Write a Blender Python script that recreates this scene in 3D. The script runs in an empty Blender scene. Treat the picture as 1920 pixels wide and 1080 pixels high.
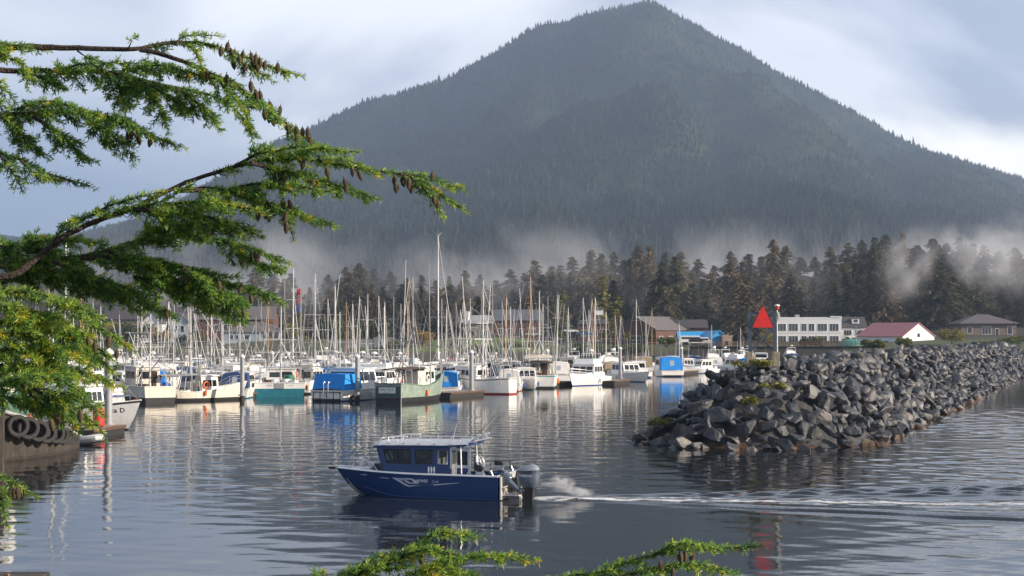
import bpy, bmesh, math, random
import numpy as np
from mathutils import Vector, Matrix, noise as mnoise
PI = math.pi
R = math.radians
SC = bpy.context.scene
COL = SC.collection

# ------------------------------------------------------------------ camera
F, CX, CY, H = 3045.0, 960.0, 540.0, 6.1
TH = R(1.693)
cd = bpy.data.cameras.new("camera"); cam = bpy.data.objects.new("camera", cd); COL.objects.link(cam)
cam.location = (0, 0, H); cam.rotation_euler = (PI / 2 + TH, 0, 0)
cd.sensor_width = 36; cd.lens = 36 * F / 1920; cd.clip_start = 0.2; cd.clip_end = 30000
SC.camera = cam
def P(px, py, D):
    v = CY - py
    yy = F * math.cos(TH) - v * math.sin(TH); zz = F * math.sin(TH) + v * math.cos(TH)
    k = D / yy
    return Vector(((px - CX) * k, D, H + zz * k))
def W(px, py):
    v = CY - py
    yy = F * math.cos(TH) - v * math.sin(TH); zz = F * math.sin(TH) + v * math.cos(TH)
    return P(px, py, -H * yy / zz)

# ------------------------------------------------------------------ light
SUN_AZ, SUN_EL = R(106), R(21)
w = bpy.data.worlds.new("World"); SC.world = w; w.use_nodes = True
nt = w.node_tree; nt.nodes.clear()
def N(nt, t, **k):
    n = nt.nodes.new(t)
    for a, b in k.items(): setattr(n, a, b)
    return n
def world():
    L = nt.links
    sky = N(nt, 'ShaderNodeTexSky', sky_type='NISHITA', sun_disc=False)
    sky.sun_elevation = SUN_EL; sky.sun_rotation = SUN_AZ; sky.air_density = 1.2; sky.dust_density = 1.5
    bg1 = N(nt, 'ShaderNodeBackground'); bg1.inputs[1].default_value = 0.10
    L.new(sky.outputs[0], bg1.inputs[0])
    tc = N(nt, 'ShaderNodeTexCoord')
    sep = N(nt, 'ShaderNodeSeparateXYZ'); L.new(tc.outputs['Generated'], sep.inputs[0])
    mp = N(nt, 'ShaderNodeMapping'); mp.inputs['Scale'].default_value = (2.8, 2.6, 6.6); mp.inputs['Location'].default_value = (0.35, 0.1, 0.62)
    L.new(tc.outputs['Generated'], mp.inputs[0])
    ns = N(nt, 'ShaderNodeTexNoise'); ns.inputs['Scale'].default_value = 1.5; ns.inputs['Detail'].default_value = 6; ns.inputs['Roughness'].default_value = 0.52
    ns.inputs['Distortion'].default_value = 0.6
    L.new(mp.outputs[0], ns.inputs[0])
    rp = N(nt, 'ShaderNodeValToRGB'); L.new(ns.outputs[0], rp.inputs[0])
    e = rp.color_ramp.elements
    e[0].position = 0.40; e[0].color = (0.29, 0.335, 0.45, 1)
    e[1].position = 0.63; e[1].color = (0.71, 0.73, 0.80, 1)
    m = e.new(0.48); m.color = (0.43, 0.47, 0.58, 1)
    m = e.new(0.57); m.color = (0.58, 0.61, 0.69, 1)
    # low sky away from the sun is bluer, low sky under the sun is paler
    lowf = N(nt, 'ShaderNodeMapRange', interpolation_type='SMOOTHSTEP'); lowf.inputs[1].default_value = 0.19; lowf.inputs[2].default_value = 0.05
    L.new(sep.outputs[2], lowf.inputs[0])
    leftf = N(nt, 'ShaderNodeMapRange', interpolation_type='SMOOTHSTEP'); leftf.inputs[1].default_value = 0.04; leftf.inputs[2].default_value = -0.30
    L.new(sep.outputs[0], leftf.inputs[0])
    mu = N(nt, 'ShaderNodeMath', operation='MULTIPLY'); L.new(lowf.outputs[0], mu.inputs[0]); L.new(leftf.outputs[0], mu.inputs[1])
    mx = N(nt, 'ShaderNodeMix', data_type='RGBA'); L.new(mu.outputs[0], mx.inputs[0]); L.new(rp.outputs[0], mx.inputs[6]); mx.inputs[7].default_value = (0.155, 0.225, 0.37, 1)
    last = mx.outputs[2]
    # bright sunlit cloud banks, each at its bearing
    for (dx, dz, sx, sz, amt, colr) in ((0.285, 0.100, 0.06, 0.024, 0.85, (1.1, 1.06, 1.0, 1)), (-0.06, 0.206, 0.10, 0.026, 0.75, (0.95, 0.95, 0.97, 1)),
                                  (-0.22, 0.20, 0.20, 0.03, 0.35, (0.74, 0.77, 0.83, 1))):
        va = N(nt, 'ShaderNodeVectorMath', operation='SUBTRACT'); L.new(tc.outputs['Generated'], va.inputs[0]); va.inputs[1].default_value = (dx, 0.96, dz)
        vm = N(nt, 'ShaderNodeVectorMath', operation='MULTIPLY'); L.new(va.outputs[0], vm.inputs[0]); vm.inputs[1].default_value = (1 / sx, 0, 1 / sz)
        nd = N(nt, 'ShaderNodeVectorMath', operation='LENGTH'); L.new(vm.outputs[0], nd.inputs[0])
        n2 = N(nt, 'ShaderNodeMath', operation='MULTIPLY_ADD'); L.new(ns.outputs[0], n2.inputs[0]); n2.inputs[1].default_value = -3.2; L.new(nd.outputs[1], n2.inputs[2])
        mr = N(nt, 'ShaderNodeMapRange', interpolation_type='SMOOTHSTEP'); L.new(n2.outputs[0], mr.inputs[0])
        mr.inputs[1].default_value = 0.1; mr.inputs[2].default_value = -1.2; mr.inputs[4].default_value = amt
        m3 = N(nt, 'ShaderNodeMix', data_type='RGBA'); L.new(mr.outputs[0], m3.inputs[0]); L.new(last, m3.inputs[6]); m3.inputs[7].default_value = colr
        last = m3.outputs[2]
    # the unseen upper sky is dimmed here to weaken the ambient light
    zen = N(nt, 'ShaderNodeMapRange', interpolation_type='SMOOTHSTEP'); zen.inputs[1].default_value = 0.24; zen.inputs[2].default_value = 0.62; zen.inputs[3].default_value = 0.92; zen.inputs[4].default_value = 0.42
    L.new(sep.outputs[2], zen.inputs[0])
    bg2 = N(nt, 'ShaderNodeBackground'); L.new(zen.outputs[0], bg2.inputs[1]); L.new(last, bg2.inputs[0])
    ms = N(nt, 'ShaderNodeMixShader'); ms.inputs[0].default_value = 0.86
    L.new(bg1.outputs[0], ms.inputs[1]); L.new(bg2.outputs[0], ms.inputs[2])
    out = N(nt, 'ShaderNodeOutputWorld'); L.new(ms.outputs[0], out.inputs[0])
world()
sl = bpy.data.lights.new("sun", 'SUN'); sl.energy = 5.0; sl.angle = R(0.6); sl.color = (1.0, 0.85, 0.68)
so = bpy.data.objects.new("sun", sl); COL.objects.link(so)
sd = Vector((math.sin(SUN_AZ) * math.cos(SUN_EL), math.cos(SUN_AZ) * math.cos(SUN_EL), math.sin(SUN_EL)))
so.rotation_euler = sd.to_track_quat('Z', 'Y').to_euler(); so.location = sd * 300
SC.view_settings.view_transform = 'Standard'; SC.view_settings.look = 'None'; SC.view_settings.exposure = 0.8; SC.view_settings.gamma = 1.0
try:
    SC.cycles.volume_bounces = 1; SC.cycles.max_bounces = 8; SC.cycles.transparent_max_bounces = 24
    SC.cycles.volume_step_rate = 1.0; SC.cycles.volume_max_steps = 128
    SC.cycles.sample_clamp_indirect = 6.0
    SC.cycles.use_denoising = True
except Exception: pass

# ------------------------------------------------------------------ helpers
rnd = random.Random(7)
def lerp(a, b, t): return a + (b - a) * t
def sstep(a, b, x):
    t = max(0.0, min(1.0, (x - a) / (b - a))); return t * t * (3 - 2 * t)
MATS = {}
def mat(name, col, rough=0.6, metal=0.0, var=0.25, scale=6.0, bump=0.0, bscale=None, streak=0.0, dirt=None, spec=0.5, rand=0.0, emis=None, coat=0.0, coord='Object'):
    """procedural paint / wood / metal: base colour broken by noise, optional vertical streaks of dirt and bump"""
    if name in MATS: return MATS[name]
    m = bpy.data.materials.new(name); m.use_nodes = True; t = m.node_tree; L = t.links
    b = t.nodes['Principled BSDF']; b.inputs['Roughness'].default_value = rough; b.inputs['Metallic'].default_value = metal
    b.inputs['Specular IOR Level'].default_value = spec
    if coat: b.inputs['Coat Weight'].default_value = coat; b.inputs['Coat Roughness'].default_value = 0.08
    tc = N(t, 'ShaderNodeTexCoord')
    ns = N(t, 'ShaderNodeTexNoise'); ns.inputs['Scale'].default_value = scale; ns.inputs['Detail'].default_value = 5; ns.inputs['Roughness'].default_value = 0.6
    L.new(tc.outputs[coord], ns.inputs[0])
    rp = N(t, 'ShaderNodeValToRGB'); L.new(ns.outputs[0], rp.inputs[0])
    c = list(col) + [1]
    rp.color_ramp.elements[0].position = 0.3; rp.color_ramp.elements[1].position = 0.7
    rp.color_ramp.elements[0].color = [max(0, x * (1 - var)) for x in c[:3]] + [1]
    rp.color_ramp.elements[1].color = [min(0.95, x * (1 + var * 0.6)) for x in c[:3]] + [1]
    last = rp.outputs[0]
    if streak:
        mp = N(t, 'ShaderNodeMapping'); mp.inputs['Scale'].default_value = (5, 5, 0.45); L.new(tc.outputs[coord], mp.inputs[0])
        n2 = N(t, 'ShaderNodeTexNoise'); n2.inputs['Scale'].default_value = 1.7; n2.inputs['Detail'].default_value = 4; L.new(mp.outputs[0], n2.inputs[0])
        mr = N(t, 'ShaderNodeMapRange'); mr.inputs[1].default_value = 0.52; mr.inputs[2].default_value = 0.75; mr.inputs[4].default_value = streak; L.new(n2.outputs[0], mr.inputs[0])
        mx = N(t, 'ShaderNodeMix', data_type='RGBA'); L.new(mr.outputs[0], mx.inputs[0]); L.new(last, mx.inputs[6]); mx.inputs[7].default_value = list(dirt or (0.16, 0.11, 0.07)) + [1]
        last = mx.outputs[2]
    if rand:
        oi = N(t, 'ShaderNodeObjectInfo'); hs = N(t, 'ShaderNodeHueSaturation')
        mr = N(t, 'ShaderNodeMapRange'); mr.inputs[3].default_value = 1 - rand; mr.inputs[4].default_value = 1 + rand; L.new(oi.outputs['Random'], mr.inputs[0])
        L.new(mr.outputs[0], hs.inputs['Value']); L.new(last, hs.inputs['Color']); last = hs.outputs[0]
    L.new(last, b.inputs['Base Color'])
    if bump:
        n3 = N(t, 'ShaderNodeTexNoise'); n3.inputs['Scale'].default_value = bscale or scale * 4; n3.inputs['Detail'].default_value = 6; L.new(tc.outputs[coord], n3.inputs[0])
        bp = N(t, 'ShaderNodeBump'); bp.inputs['Strength'].default_value = bump; bp.inputs['Distance'].default_value = 0.1; L.new(n3.outputs[0], bp.inputs['Height'])
        L.new(bp.outputs[0], b.inputs['Normal'])
    if emis: b.inputs['Emission Color'].default_value = list(emis[:3]) + [1]; b.inputs['Emission Strength'].default_value = emis[3]
    MATS[name] = m
    return m

class MB:
    """collects faces of one part"""
    def __init__(s): s.v = []; s.f = []; s.m = []
    def poly(s, pts, mi=0):
        b = len(s.v); s.v += [tuple(p) for p in pts]; s.f.append(tuple(range(b, b + len(pts)))); s.m.append(mi)
    def grid(s, rings, closed=False, mi=0, cap=False):
        """rings: lists of equal length; mi may be a list, one per column"""
        b = len(s.v); n = len(rings[0])
        for r in rings: s.v += [tuple(p) for p in r]
        for i in range(len(rings) - 1):
            for j in range(n if closed else n - 1):
                k = (j + 1) % n
                s.f.append((b + i * n + j, b + i * n + k, b + (i + 1) * n + k, b + (i + 1) * n + j))
                s.m.append(mi[j] if isinstance(mi, (list, tuple)) else mi)
        if cap:
            c = mi if not isinstance(mi, (list, tuple)) else mi[0]
            s.f.append(tuple(b + j for j in reversed(range(n)))); s.m.append(c)
            e = b + (len(rings) - 1) * n
            s.f.append(tuple(e + j for j in range(n))); s.m.append(c)
    def box(s, c, d, rz=0.0, mi=0, taper=1.0, shx=0.0):
        x, y, z = d[0] / 2, d[1] / 2, d[2] / 2
        cs, sn = math.cos(rz), math.sin(rz)
        pts = []
        for k, tt in ((-1, 1.0), (1, taper)):
            for i, j in ((-1, -1), (1, -1), (1, 1), (-1, 1)):
                a, bb = i * x * tt + (shx if k > 0 else 0), j * y * tt
                pts.append((c[0] + a * cs - bb * sn, c[1] + a * sn + bb * cs, c[2] + k * z))
        b = len(s.v); s.v += pts
        for f in ((3, 2, 1, 0), (4, 5, 6, 7), (0, 1, 5, 4), (1, 2, 6, 5), (2, 3, 7, 6), (3, 0, 4, 7)):
            s.f.append(tuple(b + i for i in f)); s.m.append(mi)
    def tube(s, pts, r, n=6, mi=0, cap=True):
        pts = [Vector(p) for p in pts]
        if not isinstance(r, (list, tuple)): r = [r] * len(pts)
        rings = []; up = None
        for i, p in enumerate(pts):
            d = (pts[min(i + 1, len(pts) - 1)] - pts[max(i - 1, 0)]).normalized()
            if up is None: up = d.orthogonal().normalized()
            else:
                up = (up - d * up.dot(d))
                up = up.normalized() if up.length > 1e-6 else d.orthogonal().normalized()
            q = d.cross(up)
            rings.append([p + (up * math.cos(2 * PI * k / n) + q * math.sin(2 * PI * k / n)) * r[i] for k in range(n)])
        s.grid(rings, True, mi, cap)
    def lathe(s, prof, c=(0, 0, 0), n=12, mi=0, axis='z'):
        """prof: (radius, height) pairs"""
        rings = []
        for r, h in prof:
            ring = []
            for k in range(n):
                a = 2 * PI * k / n; x, y = max(r, 1e-4) * math.cos(a), max(r, 1e-4) * math.sin(a)
                p = {'z': (x, y, h), 'x': (h, x, y), 'y': (y, h, x)}[axis]
                ring.append((c[0] + p[0], c[1] + p[1], c[2] + p[2]))
            rings.append(ring)
        s.grid(rings, True, mi, True)
    def build(s, name, mats, parent=None, smooth=False, bevel=0.0, angle=0.6):
        me = bpy.data.meshes.new(name); me.from_pydata(s.v, [], s.f); 
        for m in (mats if isinstance(mats, (list, tuple)) else [mats]): me.materials.append(m)
        me.polygons.foreach_set("material_index", s.m)
        if smooth:
            me.polygons.foreach_set("use_smooth", [True] * len(s.f))
            me.set_sharp_from_angle(angle=angle)
        me.update()
        o = bpy.data.objects.new(name, me); COL.objects.link(o)
        if parent: o.parent = parent
        if bevel:
            b = o.modifiers.new("bevel", 'BEVEL'); b.width = bevel; b.segments = 2; b.limit_method = 'ANGLE'
        return o
def npmesh(name, verts, faces, mats, parent=None, smooth=False, mi=None):
    """fast mesh from arrays, faces (n,3) or (n,4)"""
    verts = np.asarray(verts, np.float32).reshape(-1, 3); faces = np.asarray(faces, np.int32); k = faces.shape[1]
    me = bpy.data.meshes.new(name); me.vertices.add(len(verts)); me.vertices.foreach_set("co", verts.ravel())
    me.loops.add(faces.size); me.loops.foreach_set("vertex_index", faces.ravel())
    me.polygons.add(len(faces)); me.polygons.foreach_set("loop_start", np.arange(0, faces.size, k, dtype=np.int32))
    me.polygons.foreach_set("loop_total", np.full(len(faces), k, np.int32))
    for m in (mats if isinstance(mats, (list, tuple)) else [mats]): me.materials.append(m)
    if mi is not None: me.polygons.foreach_set("material_index", np.asarray(mi, np.int32))
    if smooth: me.polygons.foreach_set("use_smooth", np.ones(len(faces), bool))
    me.update(calc_edges=True); me.validate()
    o = bpy.data.objects.new(name, me); COL.objects.link(o)
    if parent: o.parent = parent
    return o
def tag(o, label, cat, group=None):
    o["label"] = label; o["category"] = cat
    if group: o["group"] = group
    return o
def thing(name, label, cat, loc=(0, 0, 0), rz=0.0, group=None):
    o = bpy.data.objects.new(name, None); COL.objects.link(o); o.location = loc; o.rotation_euler = (0, 0, rz)
    o.empty_display_size = 0.2
    return tag(o, label, cat, group)
def structure(o): o["kind"] = "structure"; return o
def stuff(o): o["kind"] = "stuff"; return o
KIDS = {}
def dup(o, parent=None):
    c = o.copy(); COL.objects.link(c)
    if parent: c.parent = parent
    for ch in o.children: dup(ch, c)
    return c
def ordinal(n):
    names = ["", "first", "second", "third", "fourth", "fifth", "sixth", "seventh", "eighth", "ninth", "tenth", "eleventh", "twelfth", "thirteenth", "fourteenth", "fifteenth", "sixteenth", "seventeenth", "eighteenth", "nineteenth"]
    if n < 20: return names[n]
    tens = {2: "twent", 3: "thirt", 4: "fort", 5: "fift", 6: "sixt", 7: "sevent", 8: "eight", 9: "ninet"}
    if n < 100: return tens[n // 10] + ("ieth" if n % 10 == 0 else "y-" + names[n % 10])
    return "hundredth" if n == 100 else "hundred and " + ordinal(n - 100)
def numgrid_noise(x, y, s, seed=0):
    """cheap smooth value noise on arrays"""
    x = np.asarray(x) * s; y = np.asarray(y) * s
    xi = np.floor(x).astype(np.int64); yi = np.floor(y).astype(np.int64); fx = x - xi; fy = y - yi
    fx = fx * fx * (3 - 2 * fx); fy = fy * fy * (3 - 2 * fy)
    def h(a, b):
        n = (a * 374761393 + b * 668265263 + seed * 974711) & 0xFFFFFFFF
        n = ((n ^ (n >> 13)) * 1274126177) & 0xFFFFFFFF
        return ((n ^ (n >> 16)) & 0xFFFF) / 65535.0
    return (h(xi, yi) * (1 - fx) + h(xi + 1, yi) * fx) * (1 - fy) + (h(xi, yi + 1) * (1 - fx) + h(xi + 1, yi + 1) * fx) * fy
def fbm(x, y, s, o=4, seed=0):
    a, t, n = 1.0, 0.0, 0.0
    for k in range(o): t = t + a * numgrid_noise(x, y, s * 2 ** k, seed + k); n += a; a *= 0.5
    return t / n
# ------------------------------------------------------------------ terrain, water, mountain
def ground_z(x, y):
    x = np.asarray(x, float); y = np.asarray(y, float)
    ys = 388 - 66 * np.clip((x - 70) / 45, 0, 1)
    d = y - ys
    z = np.interp(d, [-12, 0, 10, 60, 120, 190, 260, 420], [-3, -0.8, 3.1, 3.7, 4.8, 8.5, 14, 30])
    bank = 2.4 * np.exp(-((x + 6) / 17) ** 4) * np.exp(-((y - 424) / 16) ** 2) + 1.6 * np.exp(-((x + 50) / 26) ** 4) * np.exp(-((y - 430) / 18) ** 2)
    return z + bank * (d > 0) + (fbm(x, y, 0.05, 3, 5) - 0.5) * 1.2 * np.clip(d / 60, 0, 1)
def gz(x, y): return float(ground_z(np.array([x]), np.array([y]))[0])

def ground_mat():
    m = bpy.data.materials.new("grass_ground"); m.use_nodes = True; t = m.node_tree; L = t.links; b = t.nodes['Principled BSDF']
    tc = N(t, 'ShaderNodeTexCoord'); ns = N(t, 'ShaderNodeTexNoise'); ns.inputs['Scale'].default_value = 0.05; ns.inputs['Detail'].default_value = 8
    L.new(tc.outputs['Object'], ns.inputs[0]); rp = N(t, 'ShaderNodeValToRGB'); L.new(ns.outputs[0], rp.inputs[0])
    e = rp.color_ramp.elements; e[0].position = .40; e[0].color = (.075, .115, .02, 1); e[1].position = .62; e[1].color = (.07, .085, .03, 1)
    k = e.new(.5); k.color = (.11, .175, .025, 1)
    sp = N(t, 'ShaderNodeSeparateXYZ'); L.new(tc.outputs['Object'], sp.inputs[0])
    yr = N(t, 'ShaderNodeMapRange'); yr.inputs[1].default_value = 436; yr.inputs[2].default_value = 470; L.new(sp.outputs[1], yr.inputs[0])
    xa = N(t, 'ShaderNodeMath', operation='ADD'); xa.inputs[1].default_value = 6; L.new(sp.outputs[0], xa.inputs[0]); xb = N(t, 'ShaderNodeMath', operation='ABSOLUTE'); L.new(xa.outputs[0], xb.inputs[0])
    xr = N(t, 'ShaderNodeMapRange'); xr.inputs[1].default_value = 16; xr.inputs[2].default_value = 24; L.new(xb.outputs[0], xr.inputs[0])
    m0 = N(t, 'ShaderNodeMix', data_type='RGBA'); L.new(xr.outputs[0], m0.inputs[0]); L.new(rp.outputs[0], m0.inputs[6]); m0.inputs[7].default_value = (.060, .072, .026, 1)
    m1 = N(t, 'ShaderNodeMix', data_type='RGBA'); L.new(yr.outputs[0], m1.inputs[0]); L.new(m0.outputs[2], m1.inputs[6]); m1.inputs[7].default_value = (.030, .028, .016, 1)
    mr = N(t, 'ShaderNodeMapRange'); mr.inputs[1].default_value = 2.6; mr.inputs[2].default_value = 1.8; L.new(sp.outputs[2], mr.inputs[0])
    mx = N(t, 'ShaderNodeMix', data_type='RGBA'); L.new(mr.outputs[0], mx.inputs[0]); L.new(m1.outputs[2], mx.inputs[6]); mx.inputs[7].default_value = (.06, .055, .045, 1)
    L.new(mx.outputs[2], b.inputs['Base Color']); b.inputs['Roughness'].default_value = .9
    n3 = N(t, 'ShaderNodeTexNoise'); n3.inputs['Scale'].default_value = 1.5; n3.inputs['Detail'].default_value = 6; L.new(tc.outputs['Object'], n3.inputs[0])
    bp = N(t, 'ShaderNodeBump'); bp.inputs['Strength'].default_value = .8; bp.inputs['Distance'].default_value = .5; L.new(n3.outputs[0], bp.inputs['Height']); L.new(bp.outputs[0], b.inputs['Normal'])
    return m
def tensor(name, xs, ys, zf, m, smooth=True):
    X, Y = np.meshgrid(xs, ys); Z = zf(X, Y); v = np.stack([X, Y, Z], -1).reshape(-1, 3)
    n = len(xs); i = np.arange(len(ys) - 1)[:, None] * n + np.arange(n - 1)[None, :]
    f = np.stack([i, i + 1, i + n + 1, i + n], -1).reshape(-1, 4)
    return npmesh(name, v, f, m, smooth=smooth)
structure(tensor("shore_ground", np.concatenate([np.linspace(-700, -160, 30)[:-1], np.linspace(-160, 240, 160), np.linspace(240, 800, 30)[1:]]),
                 np.concatenate([np.linspace(300, 470, 90)[:-1], np.linspace(470, 900, 60)]), ground_z, ground_mat()))

# --- water: one sheet, fine where the picture looks at it closely
BOATX, BOATY, BYAW = W(954, 934).x, W(938, 934).y, R(163)
WK0 = np.array([W(985, 934).x, W(985, 934).y]); WKD = np.array([math.cos(R(-7)), math.sin(R(-7))])
def water_z(X, Y):
    fade = np.clip((X + 60) / 10, 0, 1) * np.clip((90 - X) / 10, 0, 1) * np.clip((Y - 30) / 6, 0, 1) * np.clip((150 - Y) / 30, 0, 1)
    r = np.random.RandomState(3); z = np.zeros_like(X)
    for k in range(26):
        lam = r.uniform(0.55, 3.2); a = r.normal(1.25, 0.8); ph = r.uniform(0, 6.28); kk = 2 * PI / lam
        amp = 0.0007 * lam ** 0.8
        mod = 0.35 + 1.3 * numgrid_noise(X + 31 * k, Y * 1.4 + 17 * k, 0.09, k)
        z += amp * mod * np.sin(kk * (X * math.cos(a) + Y * math.sin(a)) + ph)
    z *= (1 + 2.2 * np.clip((X - 8) / 22, 0, 1) * np.clip((Y - 40) / 12, 0, 1)) * (0.55 + 0.9 * numgrid_noise(X, Y * 2.2, 0.035, 99))
    # wake of the blue boat
    dx, dy = X - WK0[0], Y - WK0[1]
    d = dx * WKD[0] + dy * WKD[1]; l = -dx * WKD[1] + dy * WKD[0]
    pos = np.clip(d / 1.5, 0, 1) * np.exp(-np.maximum(d, 0) / 110)
    arm = 0.0
    for slope, sg in ((0.33, 1), (0.20, 1), (0.30, -1)):
        c = l * sg - slope * d
        wd = 0.35 + 0.055 * np.maximum(d, 0)
        arm = arm + 0.06 * np.exp(-(c / wd) ** 2) * np.sin(2 * PI / 1.15 * c + 5.0 * fbm(X, Y, .35, 2, 61)) * (.4 + 1.2 * numgrid_noise(X, Y, .5, 63))
    # steeper diverging train running toward the rocks
    c2 = l - 0.36 * d
    arm = arm + 0.065 * np.exp(-((l - 0.30 * d) / (0.4 + 0.10 * np.maximum(d, 0))) ** 2) * np.sin(2 * PI / 1.25 * (0.42 * d + 0.90 * l) + 4.0 * fbm(X, Y, .25, 2, 71)) * (.3 + 1.3 * numgrid_noise(X, Y, .3, 73)) * (d > 6)
    core = 0.05 * np.exp(-(l / (0.7 + 0.02 * np.maximum(d, 0))) ** 2) * (numgrid_noise(X * 1.0, Y * 1.0, 2.4, 40) + numgrid_noise(X, Y, 1.0, 41) - 1.0) * 1.6
    z = z + (arm + core) * pos
    # bow wave arms along the hull
    return (z * fade).astype(np.float32)
def water_mat():
    m = bpy.data.materials.new("harbour_water"); m.use_nodes = True; t = m.node_tree; L = t.links; b = t.nodes['Principled BSDF']
    b.inputs['Base Color'].default_value = (.012, .016, .019, 1); b.inputs['Roughness'].default_value = .035; b.inputs['IOR'].default_value = 1.333
    tc = N(t, 'ShaderNodeTexCoord')
    hs = []
    for sc_, det, st in (((.9, 1.5, 1), 3, .0048), ((4.0, 5.2, 1), 3, .0024), ((.17, .3, 1), 2, .006)):
        mp = N(t, 'ShaderNodeMapping'); mp.inputs['Scale'].default_value = sc_; L.new(tc.outputs['Object'], mp.inputs[0])
        ns = N(t, 'ShaderNodeTexNoise'); ns.inputs['Scale'].default_value = 1; ns.inputs['Detail'].default_value = det; ns.inputs['Roughness'].default_value = .55; L.new(mp.outputs[0], ns.inputs[0])
        mu = N(t, 'ShaderNodeMath', operation='MULTIPLY'); mu.inputs[1].default_value = st; L.new(ns.outputs[0], mu.inputs[0]); hs.append(mu.outputs[0])
    # calm and ruffled patches
    mp = N(t, 'ShaderNodeMapping'); mp.inputs['Scale'].default_value = (.025, .06, 1); L.new(tc.outputs['Object'], mp.inputs[0])
    n4 = N(t, 'ShaderNodeTexNoise'); n4.inputs['Scale'].default_value = 1; n4.inputs['Detail'].default_value = 3; L.new(mp.outputs[0], n4.inputs[0])
    m4 = N(t, 'ShaderNodeMapRange'); m4.inputs[1].default_value = .38; m4.inputs[2].default_value = .62; m4.inputs[3].default_value = .45; m4.inputs[4].default_value = 1.25; L.new(n4.outputs[0], m4.inputs[0])
    s1 = N(t, 'ShaderNodeMath', operation='ADD'); L.new(hs[0], s1.inputs[0]); L.new(hs[1], s1.inputs[1])
    mm = N(t, 'ShaderNodeMath', operation='MULTIPLY'); L.new(s1.outputs[0], mm.inputs[0]); L.new(m4.outputs[0], mm.inputs[1])
    s2 = N(t, 'ShaderNodeMath', operation='ADD'); L.new(mm.outputs[0], s2.inputs[0]); L.new(hs[2], s2.inputs[1])
    bp = N(t, 'ShaderNodeBump'); bp.inputs['Strength'].default_value = 1.0; bp.inputs['Distance'].default_value = 1.0; L.new(s2.outputs[0], bp.inputs['Height'])
    L.new(bp.outputs[0], b.inputs['Normal'])
    at = N(t, 'ShaderNodeAttribute', attribute_name='foam')
    ns = N(t, 'ShaderNodeTexNoise'); ns.inputs['Scale'].default_value = 3.2; ns.inputs['Detail'].default_value = 6; ns.inputs['Roughness'].default_value = .7; L.new(tc.outputs['Object'], ns.inputs[0])
    ad = N(t, 'ShaderNodeMath', operation='ADD'); L.new(at.outputs['Fac'], ad.inputs[0]); L.new(ns.outputs[0], ad.inputs[1])
    mr = N(t, 'ShaderNodeMapRange'); mr.inputs[1].default_value = .92; mr.inputs[2].default_value = 1.3; mr.inputs[4].default_value = .85; L.new(ad.outputs[0], mr.inputs[0])
    df = N(t, 'ShaderNodeBsdfDiffuse'); df.inputs[0].default_value = (.72, .74, .76, 1)
    ms = N(t, 'ShaderNodeMixShader'); L.new(mr.outputs[0], ms.inputs[0]); L.new(b.outputs[0], ms.inputs[1]); L.new(df.outputs[0], ms.inputs[2])
    L.new(ms.outputs[0], t.nodes['Material Output'].inputs[0])
    return m
wx = np.concatenate([-np.geomspace(70, 6000, 18)[::-1], np.linspace(-62, -45, 12)[1:], np.arange(-44.8, 60, .2), np.linspace(60, 92, 60)[1:], np.geomspace(110, 6000, 18)])
wy = [-400, -100, 0, 15, 25, 30, 34, 36]; y = 37.
while y < 150: wy.append(y); y += .085 * (y / 40) ** 1.25
wy += [155, 165, 180, 200, 230, 270, 320, 400, 600, 1200, 3000, 4500]
wobj = structure(tensor("water", wx, np.array(wy), water_z, water_mat()))
def foam():
    co = np.empty(len(wobj.data.vertices) * 3, np.float32); wobj.data.vertices.foreach_get("co", co); co = co.reshape(-1, 3); X, Y = co[:, 0], co[:, 1]
    dx, dy = X - WK0[0], Y - WK0[1]; d = dx * WKD[0] + dy * WKD[1]; l = -dx * WKD[1] + dy * WKD[0]
    fo = .92 * np.exp(-(l / (.34 + .022 * np.maximum(d, 0))) ** 2) * np.clip(d / .6 + .5, 0, 1) * np.exp(-np.maximum(d, 0) / 45)
    for sl_, sg in ((.055, 1), (.05, -1)):
        fo = np.maximum(fo,   .72 * np.exp(-((l * sg - sl_ * d - .35) / (.10 + .006 * np.maximum(d, 0))) ** 2) * (d > -.4) * np.exp(-np.maximum(d, 0) / 50))
    # lapping white water at the foot of the breakwater
    ua = X * .343 + Y * .939; un = X * .939 - Y * .343
    fo = np.maximum(fo, .40 * np.exp(-((un + 11.2) / .55) ** 2) * (ua > 90) * (ua < 300))
    a = wobj.data.attributes.new("foam", 'FLOAT', 'POINT'); a.data.foreach_set("value", fo.astype(np.float32))
foam()

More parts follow.
